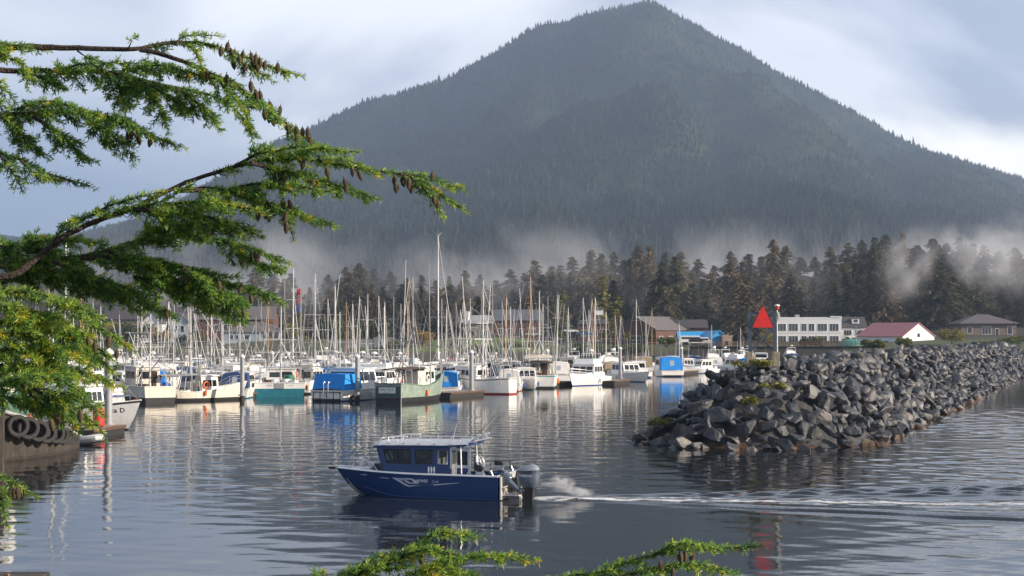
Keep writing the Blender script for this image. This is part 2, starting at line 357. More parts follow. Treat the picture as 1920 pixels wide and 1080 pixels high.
# --- mountain
PROF = [(-900, 470), (-300, 458), (0, 452), (150, 440), (300, 400), (400, 340), (480, 293), (510, 268), (560, 250), (600, 232), (650, 205), (690, 188), (715, 182), (735, 181), (760, 172), (800, 157), (835, 150), (850, 141), (900, 112), (950, 85), (1000, 52),
        (1030, 42), (1060, 43), (1090, 29), (1150, 17), (1180, 12), (1205, 4), (1225, 4), (1250, 17), (1290, 40), (1340, 67), (1400, 97), (1450, 132), (1500, 157), (1560, 187), (1620, 220), (1680, 257),
        (1740, 282), (1800, 300), (1860, 317), (1920, 337), (2100, 395), (2400, 440), (3000, 470)]
DM = 3600.0
pw = [P(a, b, DM) for a, b in PROF]; PX = np.array([p.x for p in pw]); PZ = np.array([p.z for p in pw])
def mount_z(X, Y):
    Xw = X + (fbm(X, Y, .003, 3, 20) - .5) * 260 * np.clip((DM - Y) / 1200, 0, 1)
    ridge = np.interp(X, PX, PZ); base = np.interp(Xw, PX, PZ)
    k = np.clip((DM - Y) / DM, -1, 1)
    prof = np.where(k >= 0, np.interp(k, [0, .06, .2, .4, .55, .7], [1, .90, .64, .32, .11, 0.0]), np.interp(-k, [0, .1, .4], [1, .85, 0]))
    z = np.where(np.abs(k) < .006, ridge, base * np.clip((np.abs(k)-.006)/.05,0,1) + ridge * (1-np.clip((np.abs(k)-.006)/.05,0,1))) * prof
    spur = (np.abs(fbm(X * 1.0, Y * .45, .0042, 4, 11) - .5) * 2)
    g = np.clip(k / .05, 0, 1) * np.clip((.68 - k) / .3, 0, 1)
    # a gully that runs up to the summit shoulder and a nearer shoulder on the left
    z = z - 150 * g * (1 - spur) * np.clip(z / 300, 0, 1) + 60 * g * np.clip(z / 300, 0, 1)
    sh = np.interp(X, [-1600, -1150, -700, -420, -150, 150], [60, 230, 420, 330, 120, 0]) * np.exp(-((Y - 2900) / 420) ** 2)
    z = np.maximum(z, sh * (0.86 + .28 * spur))
    cap = ridge_cap(X, Y)
    return np.minimum(z, cap)
def ridge_cap(X, Y):
    """nothing in front of the ridge stands above the line of sight to it"""
    Xr = X * DM / np.maximum(Y, 1)
    zr = np.interp(Xr, PX, PZ)
    return np.where(Y < DM * .9985, H + (zr - H) * Y / DM - 2 - 60 * (1 - Y / DM), 1e9)
def mountain_mat():
    m = bpy.data.materials.new("forest_floor"); m.use_nodes = True; t = m.node_tree; L = t.links; b = t.nodes['Principled BSDF']
    tc = N(t, 'ShaderNodeTexCoord'); ns = N(t, 'ShaderNodeTexNoise'); ns.inputs['Scale'].default_value = .012; ns.inputs['Detail'].default_value = 8
    L.new(tc.outputs['Object'], ns.inputs[0]); rp = N(t, 'ShaderNodeValToRGB'); L.new(ns.outputs[0], rp.inputs[0])
    e = rp.color_ramp.elements; e[0].position = .35; e[0].color = (.010, .016, .010, 1); e[1].position = .68; e[1].color = (.030, .042, .018, 1)
    L.new(rp.outputs[0], b.inputs['Base Color']); b.inputs['Roughness'].default_value = 1; b.inputs['Specular IOR Level'].default_value = 0
    return m
MXS = np.linspace(-2600, 2600, 240); MYS = np.concatenate([np.linspace(1100, DM * .95, 100), np.linspace(DM * .952, DM * 1.008, 40), np.linspace(DM * 1.015, DM * 1.3, 12)])
structure(tensor("mountain", MXS, MYS, mount_z, mountain_mat()))
def hillz(X, Y):
    ridge = np.interp(X / Y, [-.6, -.32, -.28, -.22, -.15, 0], [290, 270, 246, 226, 160, 60])
    return ridge * np.exp(-((Y - 4000) / 300) ** 2) * (.92 + .12 * fbm(X, Y, .002, 3, 50)) - 5
structure(tensor("far_hill", np.linspace(-3000, 300, 60), np.linspace(3500, 4450, 24), hillz, mountain_mat()))

def conifer_stuff():
    """the far forest on the mountain: tens of thousands of small spired crowns, one mass"""
    r = np.random.RandomState(5); n = 120000
    u = r.uniform(-.42, .42, n); Y = r.uniform(1250, DM * 1.004, n) ; X = u * Y
    keep = r.uniform(0, 1, n) < (Y / DM) ** .8
    X, Y = X[keep], Y[keep]
    # ridge line gets its own row so that the skyline is ragged
    xr = r.uniform(-1500, 1500, 3600); X = np.concatenate([X, xr]); Y = np.concatenate([Y, np.full(3600, DM) + r.normal(0, 14, 3600)])
    Z = mount_z(X, Y); n = len(X)
    dens = fbm(X, Y, .006, 4, 77)
    ok = (Z > 6) & (r.uniform(0, 1, n) < .35 + 1.3 * dens)
    X, Y, Z = X[ok], Y[ok], Z[ok]; n = len(X)
    hgt = r.lognormal(2.25, .33, n) * (0.75 + .35 * (Y < 2600)); hgt = np.clip(hgt, 4, 19); hgt[-2600:] *= .75
    rad = hgt * r.uniform(.16, .26, n)
    S = 5; v = np.zeros((n, S * 2 + 1, 3), np.float32); a0 = r.uniform(0, 6.28, n)
    for k in range(S):
        a = a0 + 2 * PI * k / S; jr = r.uniform(.7, 1.25, n)
        v[:, k] = np.stack([X + rad * jr * np.cos(a), Y + rad * jr * np.sin(a), Z + hgt * .04], -1)
        a2 = a + .6; jr = r.uniform(.7, 1.3, n)
        v[:, S + k] = np.stack([X + .55 * rad * jr * np.cos(a2), Y + .55 * rad * jr * np.sin(a2), Z + hgt * .48], -1)
    v[:, 2 * S] = np.stack([X + r.normal(0, .3, n), Y, Z + hgt], -1)
    loc = []
    for k in range(S):
        k2 = (k + 1) % S
        loc += [(k, k2, S + k), (k2, S + k2, S + k), (S + k, S + k2, 2 * S)]
    f = (np.arange(n)[:, None, None] * (2 * S + 1) + np.array(loc)[None]).reshape(-1, 3)
    m = bpy.data.materials.new("far_conifers"); m.use_nodes = True; t = m.node_tree; b = t.nodes['Principled BSDF']
    at = N(t, 'ShaderNodeAttribute', attribute_name='tint'); rp = N(t, 'ShaderNodeValToRGB'); t.links.new(at.outputs['Fac'], rp.inputs[0])
    e = rp.color_ramp.elements; e[0].color = (.006, .010, .009, 1); e[1].color = (.045, .050, .022, 1); q = e.new(.55); q.color = (.013, .020, .014, 1)
    t.links.new(rp.outputs[0], b.inputs['Base Color']); b.inputs['Roughness'].default_value = 1; b.inputs['Specular IOR Level'].default_value = 0
    o = npmesh("mountain_forest", v.reshape(-1, 3), f, m)
    tint = np.clip(.25 + .5 * fbm(X, Y, .004, 3, 31) + r.normal(0, .16, n), 0, 1)
    a = o.data.attributes.new("tint", 'FLOAT', 'POINT'); a.data.foreach_set("value", np.repeat(tint, 2 * S + 1).astype(np.float32))
    stuff(o)
conifer_stuff()

# --- air
def haze():
    mb = MB(); mb.box((0, 2200, 400), (9000, 4800, 804)); o = mb.build("haze", mat_haze()); stuff(o); o.display_type = 'WIRE'
def mat_haze():
    m = bpy.data.materials.new("haze_air"); m.use_nodes = True; t = m.node_tree; t.nodes.clear()
    v = N(t, 'ShaderNodeVolumePrincipled'); v.inputs['Color'].default_value = (.56, .72, .98, 1); v.inputs['Density'].default_value = 0.000135
    v.inputs['Anisotropy'].default_value = 0.25; v.inputs['Density Attribute'].default_value = ""
    out = N(t, 'ShaderNodeOutputMaterial'); t.links.new(v.outputs[0], out.inputs['Volume'])
    return m
haze()
# ------------------------------------------------------------------ breakwater
def rock_mat():
    m = bpy.data.materials.new("basalt_rock"); m.use_nodes = True; t = m.node_tree; L = t.links; b = t.nodes['Principled BSDF']
    geo = N(t, 'ShaderNodeNewGeometry'); oi = N(t, 'ShaderNodeObjectInfo'); tc = N(t, 'ShaderNodeTexCoord')
    ad = N(t, 'ShaderNodeMath', operation='ADD'); L.new(geo.outputs['Random Per Island'], ad.inputs[0]); L.new(oi.outputs['Random'], ad.inputs[1])
    fr = N(t, 'ShaderNodeMath', operation='FRACT'); L.new(ad.outputs[0], fr.inputs[0])
    rp = N(t, 'ShaderNodeValToRGB'); L.new(fr.outputs[0], rp.inputs[0])
    e = rp.color_ramp.elements; e[0].color = (.011, .014, .019, 1); e[1].color = (.18, .17, .165, 1); q = e.new(.55); q.color = (.028, .034, .045, 1); q = e.new(.85); q.color = (.055, .054, .058, 1)
    ns = N(t, 'ShaderNodeTexNoise'); ns.inputs['Scale'].default_value = 1.6; ns.inputs['Detail'].default_value = 9; ns.inputs['Roughness'].default_value = .65; L.new(geo.outputs['Position'], ns.inputs[0])
    mr = N(t, 'ShaderNodeMapRange'); mr.inputs[1].default_value = .3; mr.inputs[2].default_value = .7; mr.inputs[3].default_value = .55; mr.inputs[4].default_value = 1.5; L.new(ns.outputs[0], mr.inputs[0])
    mx = N(t, 'ShaderNodeMix', data_type='RGBA', blend_type='MULTIPLY'); mx.inputs[0].default_value = 1; L.new(rp.outputs[0], mx.inputs[6]); L.new(mr.outputs[0], mx.inputs[7])
    # tide band: rust-brown weed near the water, black wet rock just above it
    sp = N(t, 'ShaderNodeSeparateXYZ'); L.new(geo.outputs['Position'], sp.inputs[0])
    n2 = N(t, 'ShaderNodeTexNoise'); n2.inputs['Scale'].default_value = .55; n2.inputs['Detail'].default_value = 5; L.new(geo.outputs['Position'], n2.inputs[0])
    zz = N(t, 'ShaderNodeMath', operation='MULTIPLY_ADD'); L.new(n2.outputs[0], zz.inputs[0]); zz.inputs[1].default_value = -2.2; L.new(sp.outputs[2], zz.inputs[2])
    wd = N(t, 'ShaderNodeMapRange'); wd.inputs[1].default_value = -.95; wd.inputs[2].default_value = -1.2; wd.inputs[4].default_value = .85; L.new(zz.outputs[0], wd.inputs[0])
    mx2 = N(t, 'ShaderNodeMix', data_type='RGBA'); L.new(wd.outputs[0], mx2.inputs[0]); L.new(mx.outputs[2], mx2.inputs[6]); mx2.inputs[7].default_value = (.085, .042, .017, 1)
    wet = N(t, 'ShaderNodeMapRange'); wet.inputs[1].default_value = .7; wet.inputs[2].default_value = .2; wet.inputs[4].default_value = .6; L.new(sp.outputs[2], wet.inputs[0])
    # lichen and moss, patchy, high up
    n5 = N(t, 'ShaderNodeTexNoise'); n5.inputs['Scale'].default_value = .9; n5.inputs['Detail'].default_value = 6; L.new(geo.outputs['Position'], n5.inputs[0])
    sn = N(t, 'ShaderNodeSeparateXYZ'); L.new(geo.outputs['Normal'], sn.inputs[0])
    l1 = N(t, 'ShaderNodeMapRange'); l1.inputs[1].default_value = .62; l1.inputs[2].default_value = .72; L.new(n5.outputs[0], l1.inputs[0])
    l2 = N(t, 'ShaderNodeMapRange'); l2.inputs[1].default_value = .5; l2.inputs[2].default_value = .8; l2.inputs[4].default_value = .7; L.new(sn.outputs[2], l2.inputs[0])
    l3 = N(t, 'ShaderNodeMath', operation='MULTIPLY'); L.new(l1.outputs[0], l3.inputs[0]); L.new(l2.outputs[0], l3.inputs[1])
    mx3 = N(t, 'ShaderNodeMix', data_type='RGBA'); L.new(l3.outputs[0], mx3.inputs[0]); L.new(mx2.outputs[2], mx3.inputs[6]); mx3.inputs[7].default_value = (.16, .15, .06, 1)
    L.new(mx3.outputs[2], b.inputs['Base Color'])
    rr = N(t, 'ShaderNodeMapRange'); rr.inputs[3].default_value = .26; rr.inputs[4].default_value = .7; L.new(ns.outputs[0], rr.inputs[0]); L.new(rr.outputs[0], b.inputs['Roughness'])
    n3 = N(t, 'ShaderNodeTexNoise'); n3.inputs['Scale'].default_value = 4; n3.inputs['Detail'].default_value = 8; n3.inputs['Roughness'].default_value = .6; L.new(geo.outputs['Position'], n3.inputs[0])
    bp = N(t, 'ShaderNodeBump'); bp.inputs['Strength'].default_value = .55; bp.inputs['Distance'].default_value = .16; L.new(n3.outputs[0], bp.inputs['Height']); L.new(bp.outputs[0], b.inputs['Normal'])
    return m
ROCKM = rock_mat()
def rock_mesh(seed):
    r = random.Random(seed); bm = bmesh.new()
    for k in range(r.choice((11, 13, 16))):
        v = Vector((r.gauss(0, 1), r.gauss(0, 1), r.gauss(0, 1))).normalized() * r.uniform(.8, 1.05)
        bm.verts.new((v.x, v.y * r.uniform(.7, .9), v.z * r.uniform(.55, .8)))
    bmesh.ops.convex_hull(bm, input=bm.verts[:])
    bmesh.ops.delete(bm, geom=[v for v in bm.verts if not v.link_faces], context='VERTS')
    bmesh.ops.dissolve_limit(bm, angle_limit=R(14), verts=bm.verts[:], edges=bm.edges[:])
    bmesh.ops.bevel(bm, geom=bm.edges[:], offset=.055, segments=1, affect='EDGES', profile=.6)
    bmesh.ops.triangulate(bm, faces=bm.faces[:])
    bmesh.ops.subdivide_edges(bm, edges=[e for e in bm.edges if e.calc_length() > .45], cuts=1, use_grid_fill=True)
    bmesh.ops.triangulate(bm, faces=bm.faces[:])
    for v in bm.verts: v.co += Vector((mnoise.noise(v.co * 2.3 + Vector((seed, 0, 0))), mnoise.noise(v.co * 2.3 + Vector((0, seed, 0))), mnoise.noise(v.co * 2.3 + Vector((0, 0, seed))))) * .07
    me = bpy.data.meshes.new("boulder"); bm.to_mesh(me); bm.free(); me.materials.append(ROCKM); return me
AX, NX = np.array([.343, .939]), np.array([.939, -.343]); A0, N0 = 95.0, -19.0
def bw_q(a, n): return math.hypot(max(0, A0 - a) * .80, n - N0) if a < A0 else abs(n - N0)
def bw_h(q): return float(np.interp(q, [0, 1.9, 7.3, 11], [4.35, 4.25, -.1, -2.6]))
def bw_xy(a, n): return (AX[0] * a + NX[0] * n, AX[1] * a + NX[1] * n)
def breakwater():
    # core under the stones
    rings = []
    for a in [83, 84.5, 86, 88, 90, 92, 94, 96, 100] + list(range(110, 345, 10)):
        ring = []
        for k in range(17):
            n = N0 + (k - 8) * 1.45; x, y = bw_xy(a, n); ring.append((x, y, bw_h(bw_q(a, n)) - .75))
        rings.append(ring)
    mb = MB(); mb.grid(rings); structure(mb.build("breakwater_bed", ROCKM))
    meshes = [rock_mesh(100 + k) for k in range(16)]
    r = random.Random(21); rocks = []
    sp = .86
    a = 83.0
    while a < 335:
        sa = sp * (1 + max(0, a - 130) / 500)
        n = N0 - 9.2
        while n < N0 + 9:
            aa, nn = a + r.uniform(-.45, .45), n + r.uniform(-.4, .4); q = bw_q(aa, nn); n += sp * .92
            if q > 9.0 or (a > 112 and nn < N0 - 2.4): continue
            big = r.random()
            s = r.uniform(.36, .62) if big < .62 else (r.uniform(.62, .92) if big < .86 else (r.uniform(.9, 1.2) if big < .90 else r.uniform(.22, .36)))
            if q < 2.2 and aa < 98.5: s *= .5
            z = bw_h(q) + r.uniform(-.30, .16) - (.35 if q < 2.2 and aa < 98.5 else 0)
            x, y = bw_xy(aa, nn)
            rocks.append((y, x, z, s, r.randrange(16), r.uniform(0, 6.28), r.gauss(0, .5), r.gauss(0, .5), r.uniform(.85, 1.25)))
        a += sa
    # what faces the camera or lies near shows largest
    rocks.sort(key=lambda k: k[0] - 6 * k[3])
    front = [k for k in rocks if k[2] > -.55 or k[0] < 92]
    for i, k in enumerate(front[:300]):
        o = bpy.data.objects.new("boulder", meshes[k[4]]); COL.objects.link(o)
        o.location = (k[1], k[0], k[2]); o.rotation_euler = (k[6], k[7], k[5]); o.scale = (k[3] * k[8], k[3], k[3] * .95)
        tag(o, "angular dark grey boulder piled at the near end of the breakwater", "rock", "boulders of the breakwater head")
    vs, fs, off = [], [], 0; cache = []
    for me in meshes:
        co = np.empty(len(me.vertices) * 3, np.float32); me.vertices.foreach_get("co", co)
        cache.append((co.reshape(-1, 3), np.array([p.vertices[:] for p in me.polygons], np.int32)))
    from mathutils import Euler
    for k in front[300:]:
        co, f = cache[k[4]]
        M = np.array(Euler((k[6], k[7], k[5])).to_matrix()); c = (co * np.array([k[3] * k[8], k[3], k[3] * .95])) @ M.T + np.array([k[1], k[0], k[2]])
        vs.append(c); fs.append(f + off); off += len(co)
    stuff(npmesh("breakwater_rubble", np.concatenate(vs), np.concatenate(fs), ROCKM))
breakwater()

def leafy(parent, name, blobs, n, size, mats, seed, flat=1.0):
    """leaf-sized faces spread through blobs (centre, radii)"""
    r = np.random.RandomState(seed); V = []; tot = sum(b[1][0] * b[1][1] + b[1][2] * b[1][0] for b in blobs)
    for c, rad in blobs:
        m = max(8, int(n * (rad[0] * rad[1] + rad[2] * rad[0]) / tot))
        d = r.normal(0, 1, (m, 3)); d /= np.linalg.norm(d, axis=1)[:, None]; d *= r.uniform(.45, 1.08, m)[:, None]
        p = np.array(c) + d * np.array(rad)
        u = r.normal(0, 1, (m, 3)); u /= np.linalg.norm(u, axis=1)[:, None]; t = r.normal(0, 1, (m, 3)); wv = np.cross(u, t); wv /= np.linalg.norm(wv, axis=1)[:, None]
        s = size * r.uniform(.6, 1.4, m)[:, None]
        V.append(np.stack([p - u * s, p + wv * s * .5 * flat, p + u * s, p - wv * s * .5 * flat], 1))
    V = np.concatenate(V); k = len(V)
    return npmesh(name, V.reshape(-1, 3), np.arange(k * 4).reshape(-1, 4), mats, parent, mi=r.randint(0, len(mats), k))
def leafmat(name, col, trans=.35, rand=.0, rough=.55):
    if name in MATS: return MATS[name]
    m = bpy.data.materials.new(name); m.use_nodes = True; t = m.node_tree; L = t.links; b = t.nodes['Principled BSDF']
    geo = N(t, 'ShaderNodeNewGeometry'); oi = N(t, 'ShaderNodeObjectInfo'); ad = N(t, 'ShaderNodeMath', operation='ADD')
    hs = N(t, 'ShaderNodeHueSaturation'); hs.inputs['Color'].default_value = list(col) + [1]
    mr = N(t, 'ShaderNodeMapRange'); mr.inputs[3].default_value = .6; mr.inputs[4].default_value = 1.45; L.new(geo.outputs['Random Per Island'], mr.inputs[0])
    m2 = N(t, 'ShaderNodeMapRange'); m2.inputs[3].default_value = 1 - rand; m2.inputs[4].default_value = 1 + rand; L.new(oi.outputs['Random'], m2.inputs[0])
    mu = N(t, 'ShaderNodeMath', operation='MULTIPLY'); L.new(mr.outputs[0], mu.inputs[0]); L.new(m2.outputs[0], mu.inputs[1]); L.new(mu.outputs[0], hs.inputs['Value'])
    L.new(hs.outputs[0], b.inputs['Base Color']); b.inputs['Roughness'].default_value = rough; b.inputs['Specular IOR Level'].default_value = .25
    tr = N(t, 'ShaderNodeBsdfTranslucent'); L.new(hs.outputs[0], tr.inputs[0]); ms = N(t, 'ShaderNodeMixShader'); ms.inputs[0].default_value = trans
    L.new(b.outputs[0], ms.inputs[1]); L.new(tr.outputs[0], ms.inputs[2]); L.new(ms.outputs[0], t.nodes['Material Output'].inputs[0])
    MATS[name] = m; return m
for (px, py, a, n, wd, lab) in ((1305, 731, 90.3, -23.6, .9, "low clump of yellow-green weeds at the left edge of the breakwater"), (1465, 706, 91.2, -17.6, .8, "straggling green weeds below the red triangle among boulders"),
                               (1425, 676, 93.6, -19.3, 1.1, "thin dark grass along the foot of the concrete beacon base"), (1450, 722, 89.6, -18.6, .45, "small yellow-green tuft lowest on the breakwater head"), (1640, 668, 128, -19, .9, "green weed tuft on the breakwater crest right of the white building")):
    x, y = bw_xy(a, n); z = bw_h(bw_q(a, n)) + .22
    o = leafy(None, "weed_clump", [((rnd.uniform(-wd, wd), rnd.uniform(-wd, wd) * .5, rnd.uniform(-.1, .08)), (wd * .38, wd * .3, .18)) for k in range(7)], 650, .08, [leafmat("weed_green", (.10, .13, .025)), leafmat("weed_yellow", (.24, .22, .05))], int(px))
    o.location = (x, y, z); tag(o, lab, "weeds")

# day beacon
def beacon():
    x, y = bw_xy(A0, N0); z = 4.36
    t = thing("day_beacon", "steel framed navigation beacon with a bright red triangle on concrete", "beacon", (x, y, z), R(-6))
    con = mat("beacon_concrete", (.34, .30, .22), .9, var=.35, scale=3, bump=.4, streak=.5); st = mat("galvanised_blue_steel", (.10, .125, .16), .5, .4, var=.3, scale=5)
    red = mat("fluorescent_red", (.86, .03, .025), .5, var=.12, scale=4, streak=.2, dirt=(.4, .02, .02)); wh = mat("white_gloss", (.78, .78, .76), .4, var=.1)
    mb = MB(); mb.box((0, 0, .12), (1.95, 1.8, .36)); mb.build("concrete_base", con, t, bevel=.03)
    for i in (-1, 1):
        for j in (-1, 1):
            mb = MB(); mb.box((i * .78, j * .7, .55), (.36, .36, .52)); mb.build("pedestal", con, t, bevel=.02)
    zb, zt, zm = .80, 3.15, 2.30
    for i in (-1, 1):
        for j in (-1, 1):
            mb = MB(); mb.box((i * .72, j * .62, (zb + zt) / 2), (.15, .13, zt - zb)); mb.build("leg", st, t)
    for zz in (zt - .05, zm):
        for j in (-1, 1):
            mb = MB(); mb.box((0, j * .62, zz), (1.30, .08, .13)); mb.build("crossbar", st, t)
        for i in (-1, 1):
            mb = MB(); mb.box((i * .72, 0, zz), (.07, 1.14, .09)); mb.build("crossbar", st, t)
    for a, b in (((-.70, -.66, .86), (.70, -.66, zm)), ((.70, .66, .86), (-.70, .66, zm))):
        mb = MB(); mb.tube([a, b], .085 if a[1] < 0 else .045, 4); mb.build("diagonal_brace", st, t)
    for s in (-1, 1):
        mb = MB(); mb.tube([(s * .14, -.60, zt), (s * .66, -.60, zm)], .045, 4); mb.build("diagonal_brace", st, t)
    mb = MB(); h = 1.14; p = [(-.60, 0, zm - .06), (.60, 0, zm - .06), (.05, 0, zm + h), (-.05, 0, zm + h)]
    f = [(a, -.76, c) for a, _, c in p]; k = [(a, -.72, c) for a, _, c in p]
    mb.grid([f, k], True, 0, True); o = mb.build("triangular_board", red, t)
    mb = MB(); mb.tube([(.86, -.2, zb), (.86, -.2, zt + .12)], .034, 8); mb.build("lamp_post", wh, t)
    mb = MB(); mb.lathe([(.09, 0), (.12, .05), (.12, .18), (.09, .22)], (.86, -.2, zt + .12), 12); l = mb.build("lantern", mat("red_lens", (.45, .04, .03), .25), t)
    mb = MB(); mb.lathe([(.16, 0), (.16, .06), (.03, .11)], (.86, -.2, zt + .345), 12); mb.build("lantern_cap", wh, t)
    mb = MB(); mb.box((1.02, -.2, zt - .25), (.12, .3, .5), 0, 0, 1, -.1); mb.build("solar_panel", wh, t)
beacon()
# ------------------------------------------------------------------ boat kit
M_white = lambda: mat("hull_white", (.76, .76, .74), .42, var=.07, scale=1.2, streak=.30, dirt=(.36, .27, .18))
M_cream = lambda: mat("hull_cream", (.66, .62, .54), .5, var=.12, scale=1.5, streak=.45, dirt=(.3, .2, .12))
M_clean = lambda: mat("gelcoat_white", (.80, .80, .79), .25, var=.04, scale=1.0, coat=.4)
M_dark = lambda: mat("bottom_black", (.018, .018, .02), .6, var=.3)
M_teal = lambda: mat("bottom_teal", (.012, .15, .20), .5, var=.25, scale=2)
M_red = lambda: mat("bottom_red", (.28, .035, .03), .6, var=.3)
M_blue = lambda: mat("stripe_blue", (.02, .08, .30), .4, var=.15)
M_green = lambda: mat("hull_green", (.05, .13, .10), .5, var=.3, scale=2, streak=.5, dirt=(.30, .30, .24))
M_glass = lambda: mat("dark_window", (.016, .02, .024), .06, var=.3, scale=.8, spec=.8)
M_alu = lambda: mat("aluminium", (.62, .63, .64), .38, .85, var=.12, scale=8)
M_spar = lambda: mat("spar_white", (.56, .56, .55), .4, .0, var=.08, scale=3)
M_galv = lambda: mat("spar_grey", (.33, .33, .34), .5, .3, var=.12, scale=3)
M_wood = lambda: mat("spar_wood", (.42, .24, .09), .5, var=.2, scale=4)
M_rope = lambda: mat("rigging_wire", (.34, .33, .32), .5, .4, var=.1)
M_black = lambda: mat("black_gear", (.02, .02, .022), .5, var=.3)
M_grey = lambda: mat("grey_deck", (.30, .31, .31), .8, var=.2, scale=4)
M_canv = lambda: mat("blue_canvas", (.006, .24, .72), .8, var=.18, scale=2.5, bump=.25, bscale=5)
M_navycanv = lambda: mat("navy_canvas", (.02, .05, .16), .8, var=.2, scale=3, bump=.2)
M_whcanv = lambda: mat("white_canvas", (.72, .71, .69), .8, var=.08, scale=2, bump=.35, bscale=4)
M_orange = lambda: mat("orange_buoy", (.75, .16, .03), .5, var=.15)
M_brown = lambda: mat("brown_wood", (.085, .05, .035), .7, var=.35, scale=5, bump=.2)
M_rust = lambda: mat("rusty_steel", (.20, .10, .06), .8, var=.5, scale=4)
M_tan = lambda: mat("tan_tarp", (.42, .30, .18), .85, var=.2, scale=3)

class Hull:
    def __init__(s, L, B, fb, draft=.6, tw=.8, rake=None, drop=.4, fine=2.2, boot=.12, flare=.25, dbl=False, bootbow=None):
        s.L, s.B, s.fb, s.draft, s.tw, s.drop, s.fine, s.boot, s.flare, s.dbl = L, B, fb, draft, tw, drop, fine, boot, flare, dbl
        s.rake = L * .10 if rake is None else rake; s.bootbow = boot if bootbow is None else bootbow
    def b(s, t):
        if t < .45:
            if s.dbl: f = max(.06, 1 - (1 - t / .45) ** 2.6)
            else: f = lerp(s.tw, 1, math.sin(PI / 2 * t / .45))
        else: f = 1 - ((t - .45) / .55) ** s.fine
        return max(.02, s.B / 2 * f)
    def sheer(s, t):
        bw, md, st = s.fb
        return lerp(st, md, sstep(0, .4, t)) if t < .4 else md + (bw - md) * ((t - .4) / .6) ** 1.8
    def pt(s, t, z):
        """side surface: x and half-breadth at station t, height z"""
        sh = s.sheer(t); f = max(0, (t - .5) / .5); fs = max(0, (.3 - t) / .3) if s.dbl else 0
        bw = s.b(t) * lerp(1 - .35 * s.flare, 1 - 2.2 * s.flare, f) if not s.dbl else s.b(t) * lerp(1 - .3 * s.flare, 1 - 2.2 * s.flare, max(f, fs))
        bw = max(.015, bw)
        if z >= 0: y = lerp(bw, s.b(t), (z / sh) ** .85)
        else: y = bw * max(0, 1 - (-z / (s.draft * (1 - .35 * f))) ** 1.8)
        x = s.L * (t - .5) + s.rake * math.copysign(abs(z / s.fb[0]) ** .7, z) * f ** 3 - (s.rake * .5 * (z / s.fb[0]) * fs ** 3 if s.dbl else 0)
        return x, y
    def find(s, x, z):
        t = x / s.L + .5
        for k in range(12):
            f = max(0, (t - .5) / .5); t = (x - s.rake * math.copysign(abs(z / s.fb[0]) ** .7, z) * f ** 3) / s.L + .5
        return t
    def build(s, root, bottom, boot, top, deckm, rail, stripe=None, n=20):
        cols = []
        stations = [i / n for i in range(n + 1)]
        rings = []
        for t in stations:
            sh = s.sheer(t); dr = s.draft * (1 - .35 * max(0, (t - .5) / .5)); bt = lerp(s.boot, s.bootbow, sstep(.4, 1, t))
            zs = [-dr, -dr * .8, -dr * .4, -.02, bt, lerp(bt, sh, .4), lerp(bt, sh, .72), sh - min(.16, sh * .15), sh]
            half = []
            for z in zs:
                x, y = s.pt(t, z); half.append((x, y, z))
            rings.append([(x, y, z) for x, y, z in reversed(half)] + [(x, -y, z) for x, y, z in half[1:]])
        mrow = [0, 0, 0, 1, 2, 2, 2, 3 if stripe else 2]
        mi = list(reversed(mrow)) + mrow
        mb = MB(); mb.grid(rings, False, mi)
        r0 = rings[0]; k = len(r0)
        for j in range(k // 2): mb.poly([r0[j], r0[j + 1], r0[k - 2 - j], r0[k - 1 - j]], mi[j])
        h = mb.build("hull", [bottom, boot, top, stripe or top], root, True, angle=.7)
        mb = MB(); dr = []
        for t in stations:
            sh = s.sheer(t); x, y = s.pt(t, sh); y2 = max(.01, y - .07); zd = sh - s.drop
            xd, yd = s.pt(t, zd); yd = max(.008, min(y2, yd - .05))
            dr.append([(x if t < .9 else x - .1, y2, sh), (xd if t < .9 else xd - .1, yd, zd), (xd if t < .9 else xd - .1, -yd, zd), (x if t < .9 else x - .1, -y2, sh)])
        mb.grid(dr, False, [0, 1, 0]); q = dr[0]; mb.poly([(p[0] + .06, p[1], p[2]) for p in q], 0)
        mb.build("deck", [top, deckm], root)
        mb = MB()
        pl = [(s.pt(t, s.sheer(t))[0], s.pt(t, s.sheer(t))[1], s.sheer(t)) for t in stations]
        mb.tube(pl + [(x, -y, z) for x, y, z in reversed(pl)], .045, 5); a, c = pl[0], (pl[0][0], -pl[0][1], pl[0][2]); mb.tube([a, c], .045, 5)
        mb.build("gunwale", rail, root, True)
        return h

